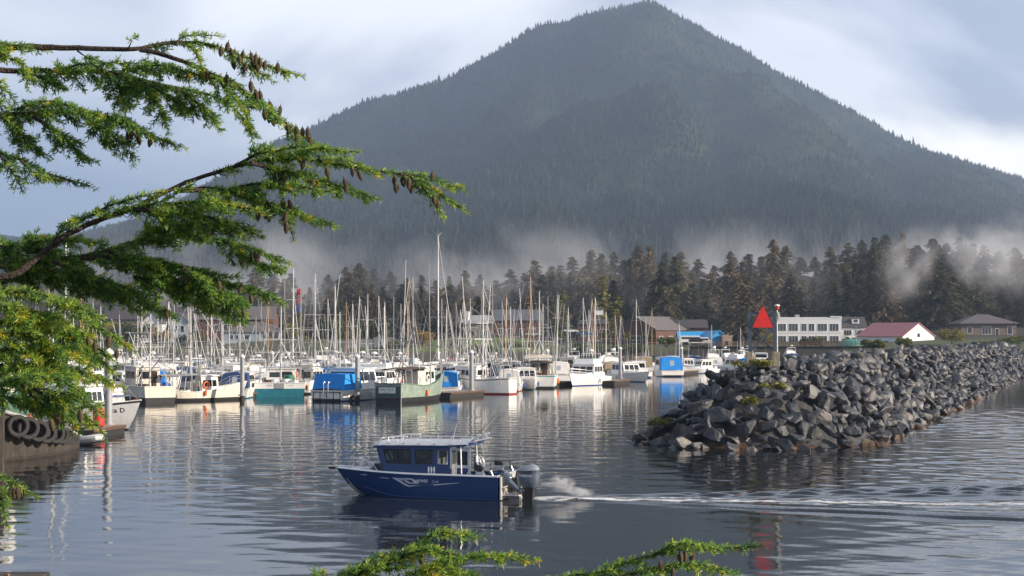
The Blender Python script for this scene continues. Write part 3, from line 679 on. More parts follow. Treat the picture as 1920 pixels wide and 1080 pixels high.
def panel(root, quad, u0, u1, v0, v1, m, name="window", off=.012, thick=.02, frame=None, fw=.06, mull=0):
    """flat panel proud of a wall face; quad = bottom-left, bottom-right, top-right, top-left seen from outside"""
    q = [Vector(p) for p in quad]
    nrm = (q[1] - q[0]).cross(q[3] - q[0]).normalized()
    def at(u, v, o): return q[0].lerp(q[1], u).lerp(q[3].lerp(q[2], u), v) + nrm * o
    def slab(mb, a, b, c, d, o0, o1, mi=0):
        lo = [at(a, c, o0), at(b, c, o0), at(b, d, o0), at(a, d, o0)]; hi = [at(a, c, o1), at(b, c, o1), at(b, d, o1), at(a, d, o1)]
        mb.grid([lo, hi], True, mi, True)
    mb = MB(); slab(mb, u0, u1, v0, v1, -.01, off)
    o = mb.build(name, m, root)
    if frame:
        lu = (q[1] - q[0]).length; lv = (q[3] - q[0]).length; du, dv = fw / lu, fw / lv; mb = MB(); e = off + thick
        slab(mb, u0 - du, u0, v0 - dv, v1 + dv, -.01, e); slab(mb, u1, u1 + du, v0 - dv, v1 + dv, -.01, e)
        slab(mb, u0, u1, v1, v1 + dv, -.01, e); slab(mb, u0, u1, v0 - dv, v0, -.01, e)
        for k in range(mull):
            uc = lerp(u0, u1, (k + 1) / (mull + 1)); slab(mb, uc - du * .35, uc + du * .35, v0, v1, off - .004, e - .004)
        mb.build("frame", frame, o)
    return o

def cabin(root, x0, x1, w, z0, h, wall, roofm, rf=.25, rb=0.0, ti=.06, over=.12, side=3, front=3, back=0, wz=(.45, .82), name="wheelhouse", glass=None, rth=.07, door=False, cut=.09):
    """house with raked front (bow = +x); windows are children of it"""
    glass = glass or M_glass()
    b = [(x1, -w, z0), (x1, w, z0), (x0, w, z0), (x0, -w, z0)]
    t = [(x1 - rf, -w + ti, z0 + h), (x1 - rf, w - ti, z0 + h), (x0 + rb, w - ti, z0 + h), (x0 + rb, -w + ti, z0 + h)]
    mb = MB(); mb.grid([b, t], True, 0, True); o = mb.build(name, wall, root, bevel=.02)
    mb = MB(); rx0, rx1 = x0 + rb - over, x1 - rf + over * 1.6
    sec = []
    for k in range(7):
        x = lerp(rx0, rx1, k / 6); cr = .05 * math.sin(PI * k / 6)
        ww = w - ti + over * .8
        sec.append([(x, -ww, z0 + h + .003), (x, ww, z0 + h + .003), (x, ww, z0 + h + rth), (x, ww * .5, z0 + h + rth + .05 + cr), (x, -ww * .5, z0 + h + rth + .05 + cr), (x, -ww, z0 + h + rth)])
    mb.grid(sec, True, 0, True); mb.build("roof", roofm, o)
    F_ = (b[0], b[1], t[1], t[0]); S1 = (b[1], b[2], t[2], t[1]); S2 = (b[3], b[0], t[0], t[3]); B_ = (b[2], b[3], t[3], t[2])
    for face, n in ((F_, front), (S1, side), (S2, side), (B_, back)):
        for k in range(n):
            u0 = cut + (1 - 2 * cut) * k / n + .02; u1 = cut + (1 - 2 * cut) * (k + 1) / n - .02
            panel(o, face, u0, u1, wz[0], wz[1], glass)
    if door: panel(o, B_, .55, .85, .03, .86, M_brown(), "door")
    return o

def rig_line(root, a, b, r=.015, m=None, name="stay"):
    mb = MB(); mb.tube([a, b], r, 3, cap=False); return mb.build(name, m or M_rope(), root)
def spar(root, a, b, r0, r1=None, m=None, name="mast", n=8):
    mb = MB(); mb.tube([a, b], [r0, r1 if r1 is not None else r0 * .6], n); return mb.build(name, m or M_spar(), root, True)
def railing(root, pts, h, m, name="railing", mid=True, r=.018, posts=None):
    mb = MB(); up = [(p[0], p[1], p[2] + h) for p in pts]; mb.tube(up, r, 5)
    if mid: mb.tube([(p[0], p[1], p[2] + h * .5) for p in pts], r * .7, 4)
    for p, q in zip(pts, up): mb.tube([p, q], r, 5)
    return mb.build(name, m, root, True)
def drum(root, c, r, h, m, name="tote"):
    mb = MB(); mb.lathe([(r * .94, 0), (r, .04), (r, h - .05), (r * .9, h)], c, 12); return mb.build(name, m, root, True)
def crate(root, c, d, m, name="deck_box", rz=0):
    mb = MB(); mb.box(c, d, rz); mb.box((c[0], c[1], c[2] + d[2] / 2 + .02), (d[0] * 1.04, d[1] * 1.04, .04), rz); return mb.build(name, m, root, bevel=.015)
def fender(root, x, y, z, m=None):
    mb = MB(); mb.lathe([(.03, .34), (.11, .26), (.13, 0), (.11, -.2), (.03, -.27)], (x, y, z), 10); return mb.build("fender", m or M_orange(), root, True)
def ring_buoy(root, c, m, axis='y'):
    mb = MB(); rings = []
    for i in range(16):
        a = 2 * PI * i / 16; rings.append([])
        for j in range(6):
            q = 2 * PI * j / 6; rr = .28 + .075 * math.cos(q)
            p = (rr * math.cos(a), .075 * math.sin(q), rr * math.sin(a)); rings[-1].append((c[0] + (p[0] if axis == 'y' else p[1]), c[1] + (p[1] if axis == 'y' else p[0]), c[2] + p[2]))
    mb.grid(rings + [rings[0]], True); return mb.build("life_ring", m, root, True)
def radar(root, x, y, z):
    mb = MB(); mb.tube([(x, y, z), (x, y, z + .25)], .04, 6); mb.lathe([(.10, .25), (.32, .28), (.33, .40), (.2, .50), (.02, .53)], (x, y, z), 14); return mb.build("radar_dome", M_clean(), root, True)
def aerial(root, x, y, z, h, lean=0.0, r=.018):
    mb = MB(); mb.tube([(x, y, z), (x + lean * h, y, z + h)], [r, r * .5], 4); return mb.build("aerial", M_spar(), root)
def text_mesh(body, size, shear=0.0, bold=False, spacing=1.0):
    c = bpy.data.curves.new("lettering", 'FONT'); c.body = body; c.size = size; c.shear = shear; c.resolution_u = 2; c.space_character = spacing
    if bold: c.offset = size * .018
    o = bpy.data.objects.new("lettering", c); COL.objects.link(o); bpy.context.view_layer.update()
    me = bpy.data.meshes.new_from_object(o.evaluated_get(bpy.context.evaluated_depsgraph_get()))
    bpy.data.objects.remove(o); bpy.data.curves.remove(c); return me
def hull_text(root, h, body, size, x, z, m, side=1, shear=0.0, bold=False, spacing=1.0, off=.008, name="lettering"):
    """letters laid on the topside; side=1 port (reads from bow to stern), -1 starboard"""
    me = text_mesh(body, size, shear, bold, spacing)
    for v in me.vertices:
        xx = x - side * v.co.x; zz = z + v.co.y; t = h.find(xx, zz); _, y = h.pt(t, zz); v.co = (xx, side * (y + off), zz)
    me.materials.clear(); me.materials.append(m); o = bpy.data.objects.new(name, me); COL.objects.link(o); o.parent = root; return o
def flat_text(root, body, size, loc, rz, m, name="lettering", center=True, bold=True, tilt=0):
    """letters standing upright on a flat face; they read along local +x of rz"""
    me = text_mesh(body, size, 0, bold)
    xs = [v.co.x for v in me.vertices]; cx = (min(xs) + max(xs)) / 2 if center else 0
    Mx = Matrix.Translation(loc) @ Matrix.Rotation(rz, 4, 'Z') @ Matrix.Rotation(PI / 2 + tilt, 4, 'X')
    for v in me.vertices: v.co = Mx @ Vector((v.co.x - cx, v.co.y, 0))
    me.materials.clear(); me.materials.append(m); o = bpy.data.objects.new(name, me); COL.objects.link(o); o.parent = root; return o
# ------------------------------------------------------------------ the blue boat under way
def skin_body(name, chains, m, parent, sub=2):
    """one continuous surface grown over connected joints: chains of (x,y,z,r)"""
    vs, es, rs, idx = [], [], [], {}
    for ch in chains:
        prev = None
        for p in ch:
            k = tuple(round(c, 4) for c in p[:3])
            if k not in idx: idx[k] = len(vs); vs.append(p[:3]); rs.append(p[3])
            if prev is not None: es.append((prev, idx[k]))
            prev = idx[k]
    me = bpy.data.meshes.new(name); me.from_pydata(vs, es, []); o = bpy.data.objects.new(name, me); COL.objects.link(o)
    s = o.modifiers.new("skin", 'SKIN'); s.use_smooth_shade = True
    for i, v in enumerate(me.skin_vertices[0].data): v.radius = (rs[i], rs[i]); v.use_root = (i == 0)
    d = o.modifiers.new("sub", 'SUBSURF'); d.levels = sub; d.render_levels = sub
    me.materials.append(m)
    if parent: o.parent = parent
    return o
def hero():
    navy = mat("navy_paint", (.005, .036, .14), .36, var=.10, scale=1.0, coat=.15)
    alu = M_alu(); brite = mat("bright_alu", (.78, .77, .75), .3, .7, var=.1, scale=6); wht = mat("white_gloss", (.78, .78, .76), .4, var=.1); blk = M_black()
    gel = mat("silver_decal", (.62, .66, .72), .4, .2, var=.05)
    root = thing("fishing_boat", "navy blue aluminium cabin boat with big outboard motoring left", "boat", (BOATX, BOATY, 0), BYAW)
    h = Hull(5.95, 2.46, (1.0, .92, .90), .35, tw=.96, rake=1.0, drop=.62, fine=3.0, boot=.03, flare=.16, bootbow=.05)
    off = bpy.data.objects.new("hull_frame", None)  # hull coordinates run about midships; shift so that x=0 is the transom
    bpy.data.objects.remove(off)
    S = 3.05
    hb = h.build(root, navy, navy, navy, M_grey(), brite, n=24); hb.location.x = S
    for o in root.children:
        if o.name.split('.')[0] in ("deck", "gunwale"): o.location.x = S
    # bare metal strip up the stem
    mb = MB(); pts = []
    for k in range(13):
        z = lerp(-.25, .985, k / 12); x, y = h.pt(1.0, z); pts.append((x + S + .012, 0, z))
    rings = [[(p[0] - .34 * (1 - .55 * i / 12), .001 + h.pt(h.find(p[0] - S - .34 * (1 - .55 * i / 12), p[2]), p[2])[1] + .008, p[2]), (p[0], .0, p[2]), (p[0] - .34 * (1 - .55 * i / 12), -.001 - h.pt(h.find(p[0] - S - .34 * (1 - .55 * i / 12), p[2]), p[2])[1] - .008, p[2])] for i, p in enumerate(pts)]
    mb.grid(rings); mb.build("stem_guard", brite, root, True)
    mb = MB(); pts = [(x / 10 + .0, 0, 0) for x in range(3, 58, 3)]; rr = []
    for p in pts:
        z = .05 + .30 * sstep(3.6, 5.9, p[0]) ** 2; t = h.find(p[0] - S, z); y = h.pt(t, z)[1]; rr.append((p[0], y + .01, z))
    for s in (1, -1): mb.tube([(a, s * b, c) for a, b, c in rr], .022, 4)
    mb.build("chine_rail", navy, root, True)
    zd = lambda t: h.sheer(t)
    # foredeck
    mb = MB(); ring = []
    for k in range(9):
        x = lerp(4.3, 6.55, k / 8); t = h.find(x - S, .95); y = max(.04, h.pt(t, h.sheer(t))[1] - .05); ring.append([(x, y, h.sheer(t) + .012), (x, 0, h.sheer(t) + .05), (x, -y, h.sheer(t) + .012)])
    mb.grid(ring); mb.build("foredeck", alu, root, True)
    # cuddy in front of the windscreen
    mb = MB()
    b = [(5.45, -.55, .98), (5.45, .55, .98), (4.55, .88, .94), (4.55, -.88, .94)]; t_ = [(5.20, -.46, 1.20), (5.20, .46, 1.20), (4.55, .80, 1.36), (4.55, -.80, 1.36)]
    mb.grid([b, t_], True, 0, True); cud = mb.build("cuddy", navy, root, bevel=.03)
    mb = MB(); mb.poly([(p[0] - .01, p[1] * .97, p[2] + .01) for p in t_]); mb.poly([(p[0] - .01, p[1] * .97, p[2] + .03) for p in t_]); 
    mb = MB(); mb.grid([[(p[0] + .01, p[1] * 1.02, p[2] + .002) for p in t_], [(p[0] + .01, p[1] * 1.02, p[2] + .03) for p in t_]], True, 0, True); mb.build("cuddy_top", alu, root)
    for s in (1, -1):
        mb = MB(); c = Vector((4.95, s * .735, 1.13)); pts = []
        for k in range(16):
            a = 2 * PI * k / 16; pts.append((c.x + .26 * math.copysign(abs(math.cos(a)) ** .7, math.cos(a)), c.y - s * (.37 * (.26 * math.cos(a))) + s * .035, c.z + .12 * math.copysign(abs(math.sin(a)) ** .7, math.sin(a))))
        mb.grid([pts, [(p[0], p[1] + s * .02, p[2]) for p in pts]], True, 0, True); mb.build("porthole", M_glass(), cud)
    # cabin: side walls with real openings so that one sees through
    y0, y1, z0, zt = 1.02, .93, .90, 1.94
    def wallpt(x, z, s): return (x, s * lerp(y0, y1, (z - z0) / (zt - z0)), z)
    xf = lambda z: lerp(4.62, 4.98, (z - z0) / (zt - z0))        # windscreen leans forward
    cab = None
    for s in (1, -1):
        mb = MB(); zs = [z0, 1.30, 1.80, zt]
        def xs(z): return [1.95, 2.10 if z < 1.3 else 2.12, 2.48, 2.72, lerp(3.34, 3.42, (z - z0) / 1.04), lerp(3.52, 3.62, (z - z0) / 1.04), lerp(4.42, 4.74, (z - z0) / 1.04), xf(z)]
        rows = [[wallpt(x, z, s) for x in xs(z)] for z in zs]; inn = [[(p[0], p[1] - s * .05, p[2]) for p in r_] for r_ in rows]
        for r_, mi in ((rows, 0), (inn, 1)):
            for i in range(3):
                for j in range(7):
                    if i == 1 and j in (1, 3, 5): continue
                    mb.poly([r_[i][j], r_[i][j + 1], r_[i + 1][j + 1], r_[i + 1][j]], mi)
        for j in (1, 3, 5):
            for (a, b_) in (((1, j), (1, j + 1)), ((1, j + 1), (2, j + 1)), ((2, j + 1), (2, j)), ((2, j), (1, j))):
                mb.poly([rows[a[0]][a[1]], rows[b_[0]][b_[1]], inn[b_[0]][b_[1]], inn[a[0]][a[1]]], 2)
        mb.poly([rows[0][0], inn[0][0], inn[3][0], rows[3][0]], 0); mb.poly([rows[0][7], inn[0][7], inn[3][7], rows[3][7]], 0)
        o = mb.build("cabin_side", [navy, M_grey(), blk], root)
        for j in (1, 3, 5):
            q = [rows[1][j], rows[1][j + 1], rows[2][j + 1], rows[2][j]]; q = [Vector(p) - Vector((0, s * .018, 0)) for p in q]
            mb = MB(); mb.grid([q, [p + Vector((0, -s * .008, 0)) for p in q]], True, 0, True); wv = mb.build("window", tint, o)
            mb = MB(); q2 = [p + Vector((0, s * .02, 0)) for p in q]; mb.tube(q2 + [q2[0]], .022, 4)
            if j == 5: mb.tube([q2[0].lerp(q2[1], .5), q2[3].lerp(q2[2], .5)], .016, 4)
            mb.build("frame", blk if j > 1 else alu, wv)
    # windscreen
    mb = MB(); bl, br, tr_, tl = [(xf(z), s * lerp(y0, y1, (z - z0) / 1.04), z) for s, z in ((-1, 1.32), (1, 1.32), (1, 1.86), (-1, 1.86))]
    mb.poly([bl, br, tr_, tl]); ws = mb.build("windscreen", tint, root)
    mb = MB(); mb.grid([[(xf(z0), -y0, z0), (xf(z0), y0, z0)], [(xf(1.32), -y0 + .03, 1.32), (xf(1.32), y0 - .03, 1.32)]]); mb.build("front_panel", navy, root)
    mb = MB()
    for u in (0, .5, 1): mb.tube([Vector(bl).lerp(Vector(br), u), Vector(tl).lerp(Vector(tr_), u)], .03, 5)
    mb.build("windscreen_frame", navy, ws)
    # after bulkhead with open doorway
    for (ya, yb) in ((.42, 1.0), (-1.0, -.42)):
        mb = MB(); mb.box((1.97, (ya + yb) / 2, 1.30), (.05, yb - ya, 1.25)); o = mb.build("bulkhead", alu, root)
        mb = MB(); mb.box((1.94, (ya + yb) / 2, 1.55), (.012, (yb - ya) * .62, .5)); mb.build("window", tint, o)
    mb = MB(); mb.box((1.66, .52, 1.22), (.62, .035, 1.30)); dr = mb.build("door", alu, root)
    mb = MB(); mb.box((1.66, .545, 1.50), (.40, .012, .52)); mb.build("window", tint, dr); mb = MB(); mb.box((1.66, .545, .98), (.44, .012, .30)); mb.build("panel", navy, dr)
    for s in (1, -1):
        mb = MB(); mb.tube([(1.55, s * .98, .95), (1.60, s * .93, 1.98)], .03, 6); mb.build("roof_post", alu, root)
    # roof
    mb = MB(); sec = []
    for x, zz, ww in ((1.28, 2.06, .92), (1.35, 2.05, 1.0), (2.2, 2.00, 1.04), (3.5, 1.985, 1.04), (4.85, 1.96, 1.03), (5.10, 1.93, .96)):
        sec.append([(x, -ww, zz - .07), (x, ww, zz - .07), (x, ww, zz), (x, ww * .86, zz + .09), (x, ww * .4, zz + .15), (x, -ww * .4, zz + .15), (x, -ww * .86, zz + .09), (x, -ww, zz)])
    mb.grid(sec, True, [3, 1, 0, 0, 0, 0, 0, 1], True); rf = mb.build("roof", [mat("roof_alu", (.55, .58, .62), .45, .4, var=.1, scale=4), navy, navy, navy], root)
    for k in range(5):
        mb = MB(); x = 2.0 + k * .62; mb.box((x, .955, 2.045), (.03, .16, .02), 0); mb.build("roof_seam", blk, rf)
    mb = MB()
    for s in (1, -1):
        pts = [(1.6, s * .72, 2.17), (3.9, s * .72, 2.16)]; mb.tube([(p[0], p[1], p[2] + .06) for p in pts], .016, 5)
        for k in range(6): x = 1.7 + k * .42; mb.tube([(x, s * .72, 2.12), (x, s * .72, 2.235)], .014, 5)
    mb.build("roof_rail", alu, root)
    mb = MB()
    for s in (.78, -.78): mb.tube([(5.0, s, 2.06), (4.85, s, 2.18), (4.4, s * .95, 2.28), (3.8, s * .9, 2.29)], .028, 6); mb.tube([(4.55, s, 2.09), (4.55, s, 2.26)], .022, 6); mb.tube([(4.2, s * .93, 2.1), (4.2, s * .93, 2.29)], .022, 6)
    mb.tube([(4.85, .78, 2.18), (5.0, .4, 2.17), (5.0, -.4, 2.17), (4.85, -.78, 2.18)], .028, 6)
    mb.build("light_bar", wht, root, True)
    aerial(root, 4.15, .5, 2.1, 2.25, 0, .022); aerial(root, 2.05, .6, 2.15, .62, -.28, .028)
    # rod rack over the after end of the roof
    mb = MB(); mb.tube([(1.35, .9, 2.1), (1.05, .9, 2.16), (.95, .8, 2.2), (.95, -.8, 2.2), (1.05, -.9, 2.16), (1.35, -.9, 2.1)], .03, 6); mb.build("rod_rack", alu, root, True)
    for k, y in enumerate((.75, .45, -.2, -.6)):
        mb = MB(); mb.tube([(1.15, y, 2.08), (1.0, y, 2.42)], .035, 6); mb.build("rod_holder", brite if k % 2 else alu, root)
        rod = MB(); rod.tube([(1.14, y, 2.12), (.95, y - .02, 2.5), (.62, y - .05, 2.9), (.25, y - .1, 3.25)], [.018, .013, .008, .004], 5); rr_ = rod.build("fishing_rod", blk, None, True)
        rr_.location = root.matrix_world.translation; rr_.matrix_world = Matrix.Translation((BOATX, BOATY, 0)) @ Matrix.Rotation(BYAW, 4, 'Z')
        tag(rr_, ["black fishing rod nearest the viewer on the blue boat's roof rack", "black fishing rod second from the near end of the blue boat's roof rack", "black fishing rod third from the near end of the blue boat's roof rack", "black fishing rod farthest from the viewer on the blue boat's roof rack"][k], "fishing rod", "rods in the roof rack")
        mb = MB(); mb.lathe([(.01, -.04), (.05, -.03), (.05, .03), (.01, .04)], (.99, y + .03, 2.38), 8, axis='y'); mb.build("reel", brite, rr_, True)
    # bow: pulpit, rails, windlass
    mb = MB(); mb.box((6.86, 0, 1.05), (1.05, .26, .05), 0, 0, .9); mb.build("bow_pulpit", alu, root, bevel=.01)
    mb = MB(); mb.box((7.2, 0, .97), (.26, .05, .10)); mb.tube([(7.3, 0, 1.12), (6.8, 0, 1.0)], .02, 5); mb.tube([(7.28, -.16, 1.02), (7.32, 0, 1.0), (7.28, .16, 1.02)], .022, 5); mb.build("anchor", M_rust(), root)
    mb = MB()
    for s in (1, -1):
        def gp(x, hh): t = h.find(x - S, 1.0); return (x, s * max(.10, h.pt(t, h.sheer(t))[1] - .06), h.sheer(t) + hh)
        mb.tube([gp(4.95, .02), gp(5.2, .30), gp(5.6, .40), gp(6.1, .42), gp(6.35, .38), gp(6.42, .02)], .018, 6)
        mb.tube([gp(5.75, .02), gp(5.85, .41)], .016, 6)
    t_ = gp(6.2, .42); mb.tube([(6.3, -.14, t_[2]), (6.45, 0, t_[2]), (6.3, .14, t_[2])], .018, 6)
    mb.build("bow_rail", brite, root, True)
    mb = MB(); mb.lathe([(.12, 0), (.14, .1), (.12, .2), (.04, .24)], (5.85, .05, 1.12), 12); mb.build("windlass", wht, root, True)
    mb = MB(); mb.box((5.55, -.1, 1.16), (.3, .3, .14)); mb.build("hatch", alu, root, bevel=.02)
    # cockpit fittings
    for s, x in ((1, .78), (-1, .70)):
        d = MB(); d.box((x, s * 1.12, 1.00), (.28, .16, .12)); o = d.build("downrigger", alu, root, bevel=.01)
        d = MB(); d.lathe([(.03, -.07), (.13, -.06), (.13, .06), (.03, .07)], (x, s * 1.12, 1.17), 14, axis='y'); d.box((x + .12, s * 1.12, 1.22), (.16, .16, .2)); d.build("reel", blk, o, True)
        d = MB(); d.tube([(x, s * 1.12, 1.1), (x - .55, s * 1.16, 1.28), (x - 1.0, s * 1.2, 1.30)], .018, 6); d.build("boom_arm", alu, o)
        d = MB(); d.tube([(x - .4, s * 1.12, .98), (x - .42, s * 1.1, 1.38)], .03, 6); d.build("rod_holder", blk, root)
        d = MB(); d.tube([(x - .52, s * 1.16, .93), (x - .45, s * 1.16, 1.10), (x - .1, s * 1.16, 1.12), (x + .1, s * 1.16, 1.10), (x + .42, s * 1.16, 1.08), (x + .5, s * 1.16, .93)], .02, 6); d.build("grab_rail", brite, root, True)
    mb = MB(); mb.box((.62, -.85, .62), (.9, .3, .5)); mb.build("side_locker", navy, root, bevel=.02)
    # after steering station
    mb = MB(); mb.box((1.42, -.55, 1.05), (.18, .4, .9), 0, 0, .8); mb.build("helm_pedestal", navy, root)
    mb = MB(); mb.box((1.36, -.28, 1.42), (.05, .22, .24)); mb.build("chart_screen", wht, root)
    mb = MB(); rg = []
    for i in range(20):
        a = 2 * PI * i / 20; rg.append((1.20 + .07 * math.sin(a), -.42 + .19 * math.cos(a), 1.34 + .19 * math.sin(a)))
    mb.tube(rg + [rg[0]], .014, 5)
    for i in (0, 7, 13): mb.tube([(1.20, -.42, 1.34), rg[i]], .01, 4)
    mb.tube([(1.2, -.42, 1.34), (1.34, -.42, 1.30)], .02, 5); mb.build("steering_wheel", brite, root, True)
    mb = MB(); mb.tube([(1.35, -.2, 1.32), (1.02, -.2, .82)], .035, 5); mb.build("strut", brite, root)
    for y in (.38, -.38):
        mb = MB(); mb.tube([(2.9, y, .35), (2.9, y, .85)], .06, 8); mb.box((2.95, y, .92), (.45, .48, .12)); mb.box((2.72, y, 1.22), (.10, .46, .5)); mb.build("helm_seat", mat("pale_vinyl", (.55, .55, .52), .5), root, bevel=.03)
    mb = MB(); mb.box((4.15, 0, 1.16), (.5, 1.7, .26)); mb.build("dashboard", M_grey(), root, bevel=.03)
    mb = MB(); mb.box((4.05, -.35, 1.40), (.06, .4, .26)); mb.build("chart_screen", blk, root)
    # transom and swim step
    mb = MB(); mb.box((-.02, 0, .46), (.04, 2.28, .85)); mb.build("transom_plate", mat("bare_alu", (.66, .64, .62), .42, .55, var=.2, scale=4), root)
    mb = MB(); mb.box((-.30, 0, .20), (.55, 1.9, .05)); mb.box((-.30, 0, .06), (.5, .9, .22), 0, 0, 1.1); mb.build("swim_step", alu, root, bevel=.01)
    mb = MB(); mb.tube([(-.12, .7, .22), (-.16, .9, .36), (-.12, 1.0, .50)], .03, 6); mb.build("trim_tab", brite, root); mb = MB(); mb.tube([(-.1, .55, .34), (-.35, .62, .30), (-.45, .8, .42), (-.15, .95, .48)], .022, 5); mb.build("hose", blk, root, True)
    # lettering and marks
    let = mat("white_letter", (.80, .81, .82), .5, var=.03)
    def HX(px): return (938 - px) / 47.7
    def HZ(py): return (932 - py) / 50.0
    class HS:                                             # shift into transom coordinates
        find = staticmethod(lambda x, z: h.find(x - S, z)); pt = staticmethod(lambda t, z: h.pt(t, z))
    hull_text(root, HS, "HEWES", .15, HX(780), HZ(901.0), let, 1, .25, True, 1.05)
    hull_text(root, HS, "Craft", .13, HX(811.5), HZ(901.2), gel, 1, .3, False)
    hull_text(root, HS, "26' Pacific Explorer", .055, HX(707), HZ(896.5), let, 1, .15, True)
    hull_text(root, HS, "AK 7352 AF", .06, HX(663), HZ(893.2), let, 1, 0, True)
    def decal(pts, m, nm="hull_graphic"):
        mb = MB(); c3 = []
        for a, b_ in pts:
            x, z = HX(690 + a / 9), HZ(790 + b_ / 9); t = HS.find(x, z); c3.append((x, h.pt(t, z)[1] + .008, z))
        mb.poly(c3); return mb.build(nm, m, root)
    decal([(390, 938), (470, 938), (560, 990), (640, 1035), (700, 1062), (690, 1080), (640, 1068), (520, 1005)], gel)
    decal([(700, 1062), (900, 1046), (1200, 1022), (1560, 990), (1560, 996), (1200, 1040), (900, 1066), (690, 1082)], gel)
    decal([(555, 940), (730, 940), (760, 962), (600, 962)], gel); decal([(730, 940), (775, 945), (880, 1020), (800, 1020)], gel)
    decal([(600, 975), (655, 975), (730, 1010), (690, 1030)], gel); decal([(700, 1030), (730, 1012), (870, 1010), (880, 1022)], gel); decal([(490, 940), (540, 940), (600, 972), (570, 985)], gel)
    for k in range(3):
        mb = MB(); x, zc = HX(802.5 + k * 5.2), HZ(878.5); y = lerp(y0, y1, (zc - z0) / 1.04) + .008
        pts = []
        for a, b_ in ((0, .135), (.028, .10), (.036, .02), (.026, -.06), (.014, -.10), (.036, -.135), (-.036, -.135), (-.014, -.10), (-.026, -.06), (-.036, .02), (-.028, .10)): pts.append((x + a * 1.05, y - (b_) * .085, zc + b_))
        mb.poly(pts); mb.build("fish_mark", let, root)
    # engines
    grey = mat("outboard_grey", (.085, .11, .15), .3, .2, var=.1, scale=3, coat=.5); lite = mat("outboard_top", (.26, .29, .34), .3, .3, var=.08, coat=.4)
    def cowl(mb, c, hl, hw, z0_, z1_, mi=(0, 1)):
        secs = [(0, .80, .80), (.05, .90, .92), (.25, 1.0, 1.0), (.55, 1.02, 1.0), (.74, .96, .92), (.76, .99, .95), (.86, .88, .82), (.95, .66, .6), (1, .3, .3)]
        rings = []
        for v, a, b_ in secs:
            ring = []
            for k in range(20):
                q = 2 * PI * k / 20; cx, sy = math.cos(q), math.sin(q); ring.append((c[0] + hl * a * math.copysign(abs(cx) ** .75, cx) - .10 * hl * (v ** 2), c[1] + hw * b_ * math.copysign(abs(sy) ** .8, sy), lerp(z0_, z1_, v) + .06 * (z1_ - z0_) * v * (-cx)))
            rings.append(ring)
        mb.grid(rings[:6], True, mi[0], True); mb.grid(rings[5:], True, mi[1], True)
    e = bpy.data.objects.new("outboard_engine", None)
    bpy.data.objects.remove(e)
    mb = MB(); cowl(mb, (-.72, 0, 0), .46, .30, .42, 1.26); eng = mb.build("outboard_engine", [grey, lite], root, True, angle=.9)
    mb = MB(); mb.box((-.71, 0, 1.035), (.60, .604, .035)); mb.build("air_intake", blk, eng)
    mb = MB(); mb.grid([[(-.42, -.20, .46), (-.42, .20, .46), (-1.02, .20, .46), (-1.02, -.20, .46)], [(-.40, -.17, .1), (-.40, .17, .1), (-.98, .15, .1), (-.98, -.15, .1)], [(-.46, -.08, -.35), (-.46, .08, -.35), (-.92, .06, -.35), (-.92, -.06, -.35)]], True, 0, True); mb.build("engine_leg", blk, eng, bevel=.03)
    mb = MB(); mb.box((-.22, 0, .52), (.36, .5, .5)); mb.build("engine_bracket", blk, eng)
    flat = text_mesh("YAMAHA", .12, 0, True)
    for v in flat.vertices: v.co = (-.50 - v.co.x, .312, .84 + v.co.y)
    flat.materials.clear(); flat.materials.append(let); o = bpy.data.objects.new("lettering", flat); COL.objects.link(o); o.parent = eng
    mb = MB(); cowl(mb, (0, 0, 0), .24, .17, .1, .52, (0, 0)); mb.tube([(.0, 0, .12), (.02, 0, -.36), (0, 0, -.50)], [.13, .085, .075], 8); mb.tube([(-.12, 0, -.50), (.2, 0, -.50)], [.05, .02], 8)
    mb.box((.0, 0, -.42), (.36, .2, .02)); kk = mb.build("kicker_engine", [grey, lite], root, True, angle=.9)
    kk.location = (-.34, .78, .62); kk.rotation_euler = (0, R(52), 0)
    mb = MB(); mb.box((0.14, 0, -.52), (.02, .26, .06)); mb.box((.14, 0, -.52), (.02, .06, .26)); mb.build("propeller", wht, kk)
    mb = MB(); mb.tube([(-.62, .42, .5), (-.62, .42, -.02)], .02, 5); mb.build("tie_rod", brite, root)
    # the skipper on the port seat
    skin = mat("skin", (.50, .30, .21), .6, var=.1); jac = mat("pale_jacket", (.62, .60, .54), .8, var=.12, scale=8, bump=.2); dk = mat("dark_trousers", (.03, .035, .05), .85)
    p = thing("person", "person in a pale jacket and white cap seated inside the blue boat's cabin", "person"); p.matrix_world = Matrix.Translation((BOATX, BOATY, 0)) @ Matrix.Rotation(BYAW, 4, 'Z') @ Matrix.Translation((2.98, .38, .99))
    skin_body("body", [[(0, 0, 0, .13), (.02, 0, .22, .12), (.03, 0, .42, .12), (.04, 0, .52, .06), (.06, 0, .60, .065), (.075, 0, .68, .095), (.07, 0, .77, .085)], [(.03, 0, .42, .12), (.03, .17, .41, .055), (.10, .24, .20, .042), (.34, .20, .18, .033), (.40, .19, .19, .03)], [(.03, 0, .42, .12), (.03, -.17, .41, .055), (.10, -.24, .20, .042), (.34, -.20, .18, .033), (.40, -.19, .19, .03)],
               [(0, 0, 0, .13), (.02, .10, -.01, .085), (.42, .13, .02, .062), (.44, .13, -.38, .045), (.54, .13, -.42, .035)], [(0, 0, 0, .13), (.02, -.10, -.01, .085), (.42, -.13, .02, .062), (.44, -.13, -.38, .045), (.54, -.13, -.42, .035)]], skin, p)
    skin_body("jacket", [[(0, 0, .02, .145), (.02, 0, .22, .14), (.03, 0, .42, .14), (.04, 0, .50, .08)], [(.03, 0, .42, .14), (.03, .17, .41, .07), (.10, .24, .20, .057), (.31, .20, .18, .045)], [(.03, 0, .42, .14), (.03, -.17, .41, .07), (.10, -.24, .20, .057), (.31, -.20, .18, .045)]], jac, p)
